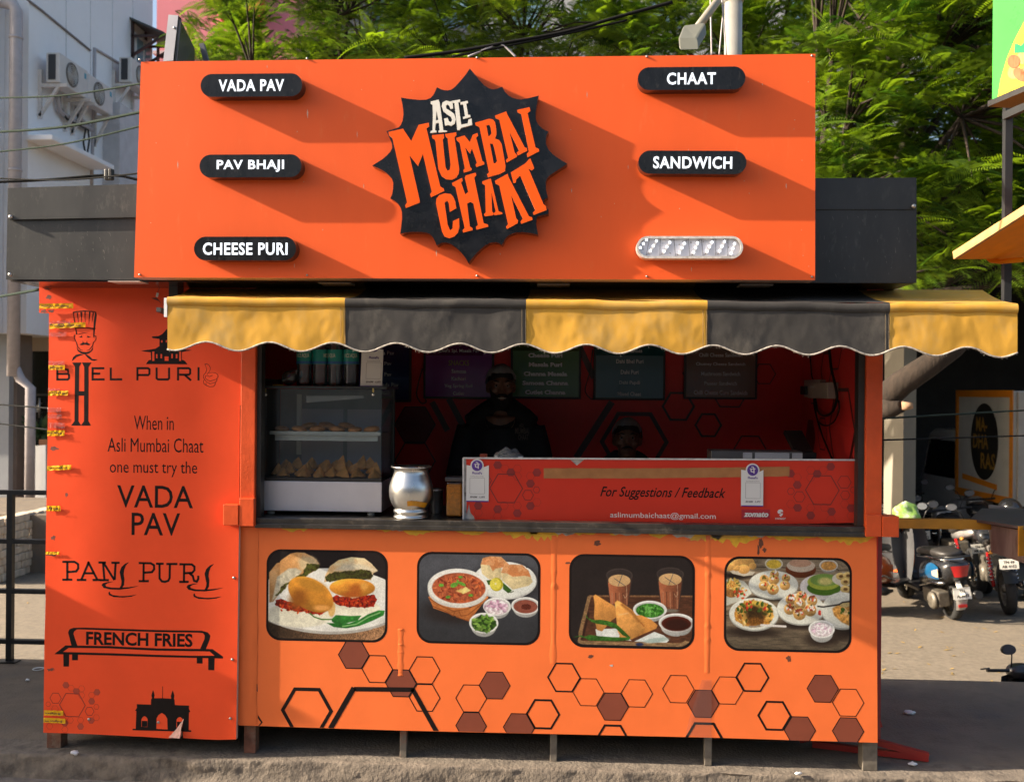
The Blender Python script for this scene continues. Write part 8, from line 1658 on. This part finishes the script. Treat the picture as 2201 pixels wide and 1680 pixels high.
tree('leafy tree behind the lamp post', (1.7, 9, ROADZ), (1.9, 9, 3.4), spots_in(120, (1300, 1800), lambda x: (-190, 180), (6.8, 10.), 3), 3, .40, 24, .17)
def rightlow(x): return (-200, 600 if x > 1840 else 480)
rt = tree('big leafy tree filling the sky right of the signboard with a pruned low limb', (2.6, 7.5, ROADZ), (3.1, 7.3, 2.6), spots_in(330, (1730, 2330), rightlow, (5.0, 8.0), 4), 4, .39, 20, .20)
mb = MB(); L_ = [at(*zR(*q), y) for q, y in (((60, 640), 7.4), ((170, 520), 7.2), ((330, 380), 7.), ((560, 230), 6.9), ((760, 90), 6.9), ((980, -120), 7.))]; mb.tube(L_, [.17, .165, .15, .135, .12, .10], 12); mb.build('low_limb', m_bark, rt)
mb = MB(); L_ = [at(*zR(*q), y) for q, y in (((120, 600), 7.1), ((250, 600), 7.), ((330, 575), 6.9))]; mb.tube(L_, [.14, .10, .07], 10); mb.tube([L_[2], at(*zR(425, 570), 6.86)], [.055, .035], 8, 1); mb.build('pruned_stub', [m_bark, m_cut], rt)
tree('leafy tree in the back row closing the gaps on the right', (6.2, 8.4, ROADZ), (6.4, 8.6, 3.2), spots_in(170, (1760, 2330), lambda x: (-220, 560), (7.8, 9.6), 6), 6, .52, 14, .18, tonebias=-.15)
# unseen post added off frame to cast the soft band on the left panel
mb = MB(); mb.tube([(-7.0, -.755, -.12), (-7.0, -.755, 5.4)], .047, 16); mb.tube([(-7.0, -.755, -.12), (-7.0, -.755, .1)], .07, 16); tag(mb.build('shade_post', m_pipe), 'plain round post standing by the kerb left of the kiosk', 'post')
# fallen yellow leaves on the road
mb = MB(); random.seed(40)
for i in range(160):
    p_ = atZ(random.uniform(1890, 2230), random.uniform(1335, 1450), ROADZ + .006) if i < 26 else Vector((random.uniform(-9, 10), random.uniform(2, 9), ROADZ + .006)); a = random.random() * 6.28; l_ = random.uniform(.02, .05); d = Vector((math.cos(a), math.sin(a), random.uniform(-.1, .3))) * l_; s_ = Vector((-math.sin(a), math.cos(a), 0)) * l_ * .35
    mb.add([p_ - d, p_ + s_, p_ + d, p_ - s_], [(0, 1, 2, 3)])
o = mb.build('fallen_leaves', M('leaf_yellow', (.32, .21, .06), rough=.7, var=.4, scale=5)); tag(o, 'yellow fallen leaves scattered over the sunlit road', 'leaves', kind='stuff')
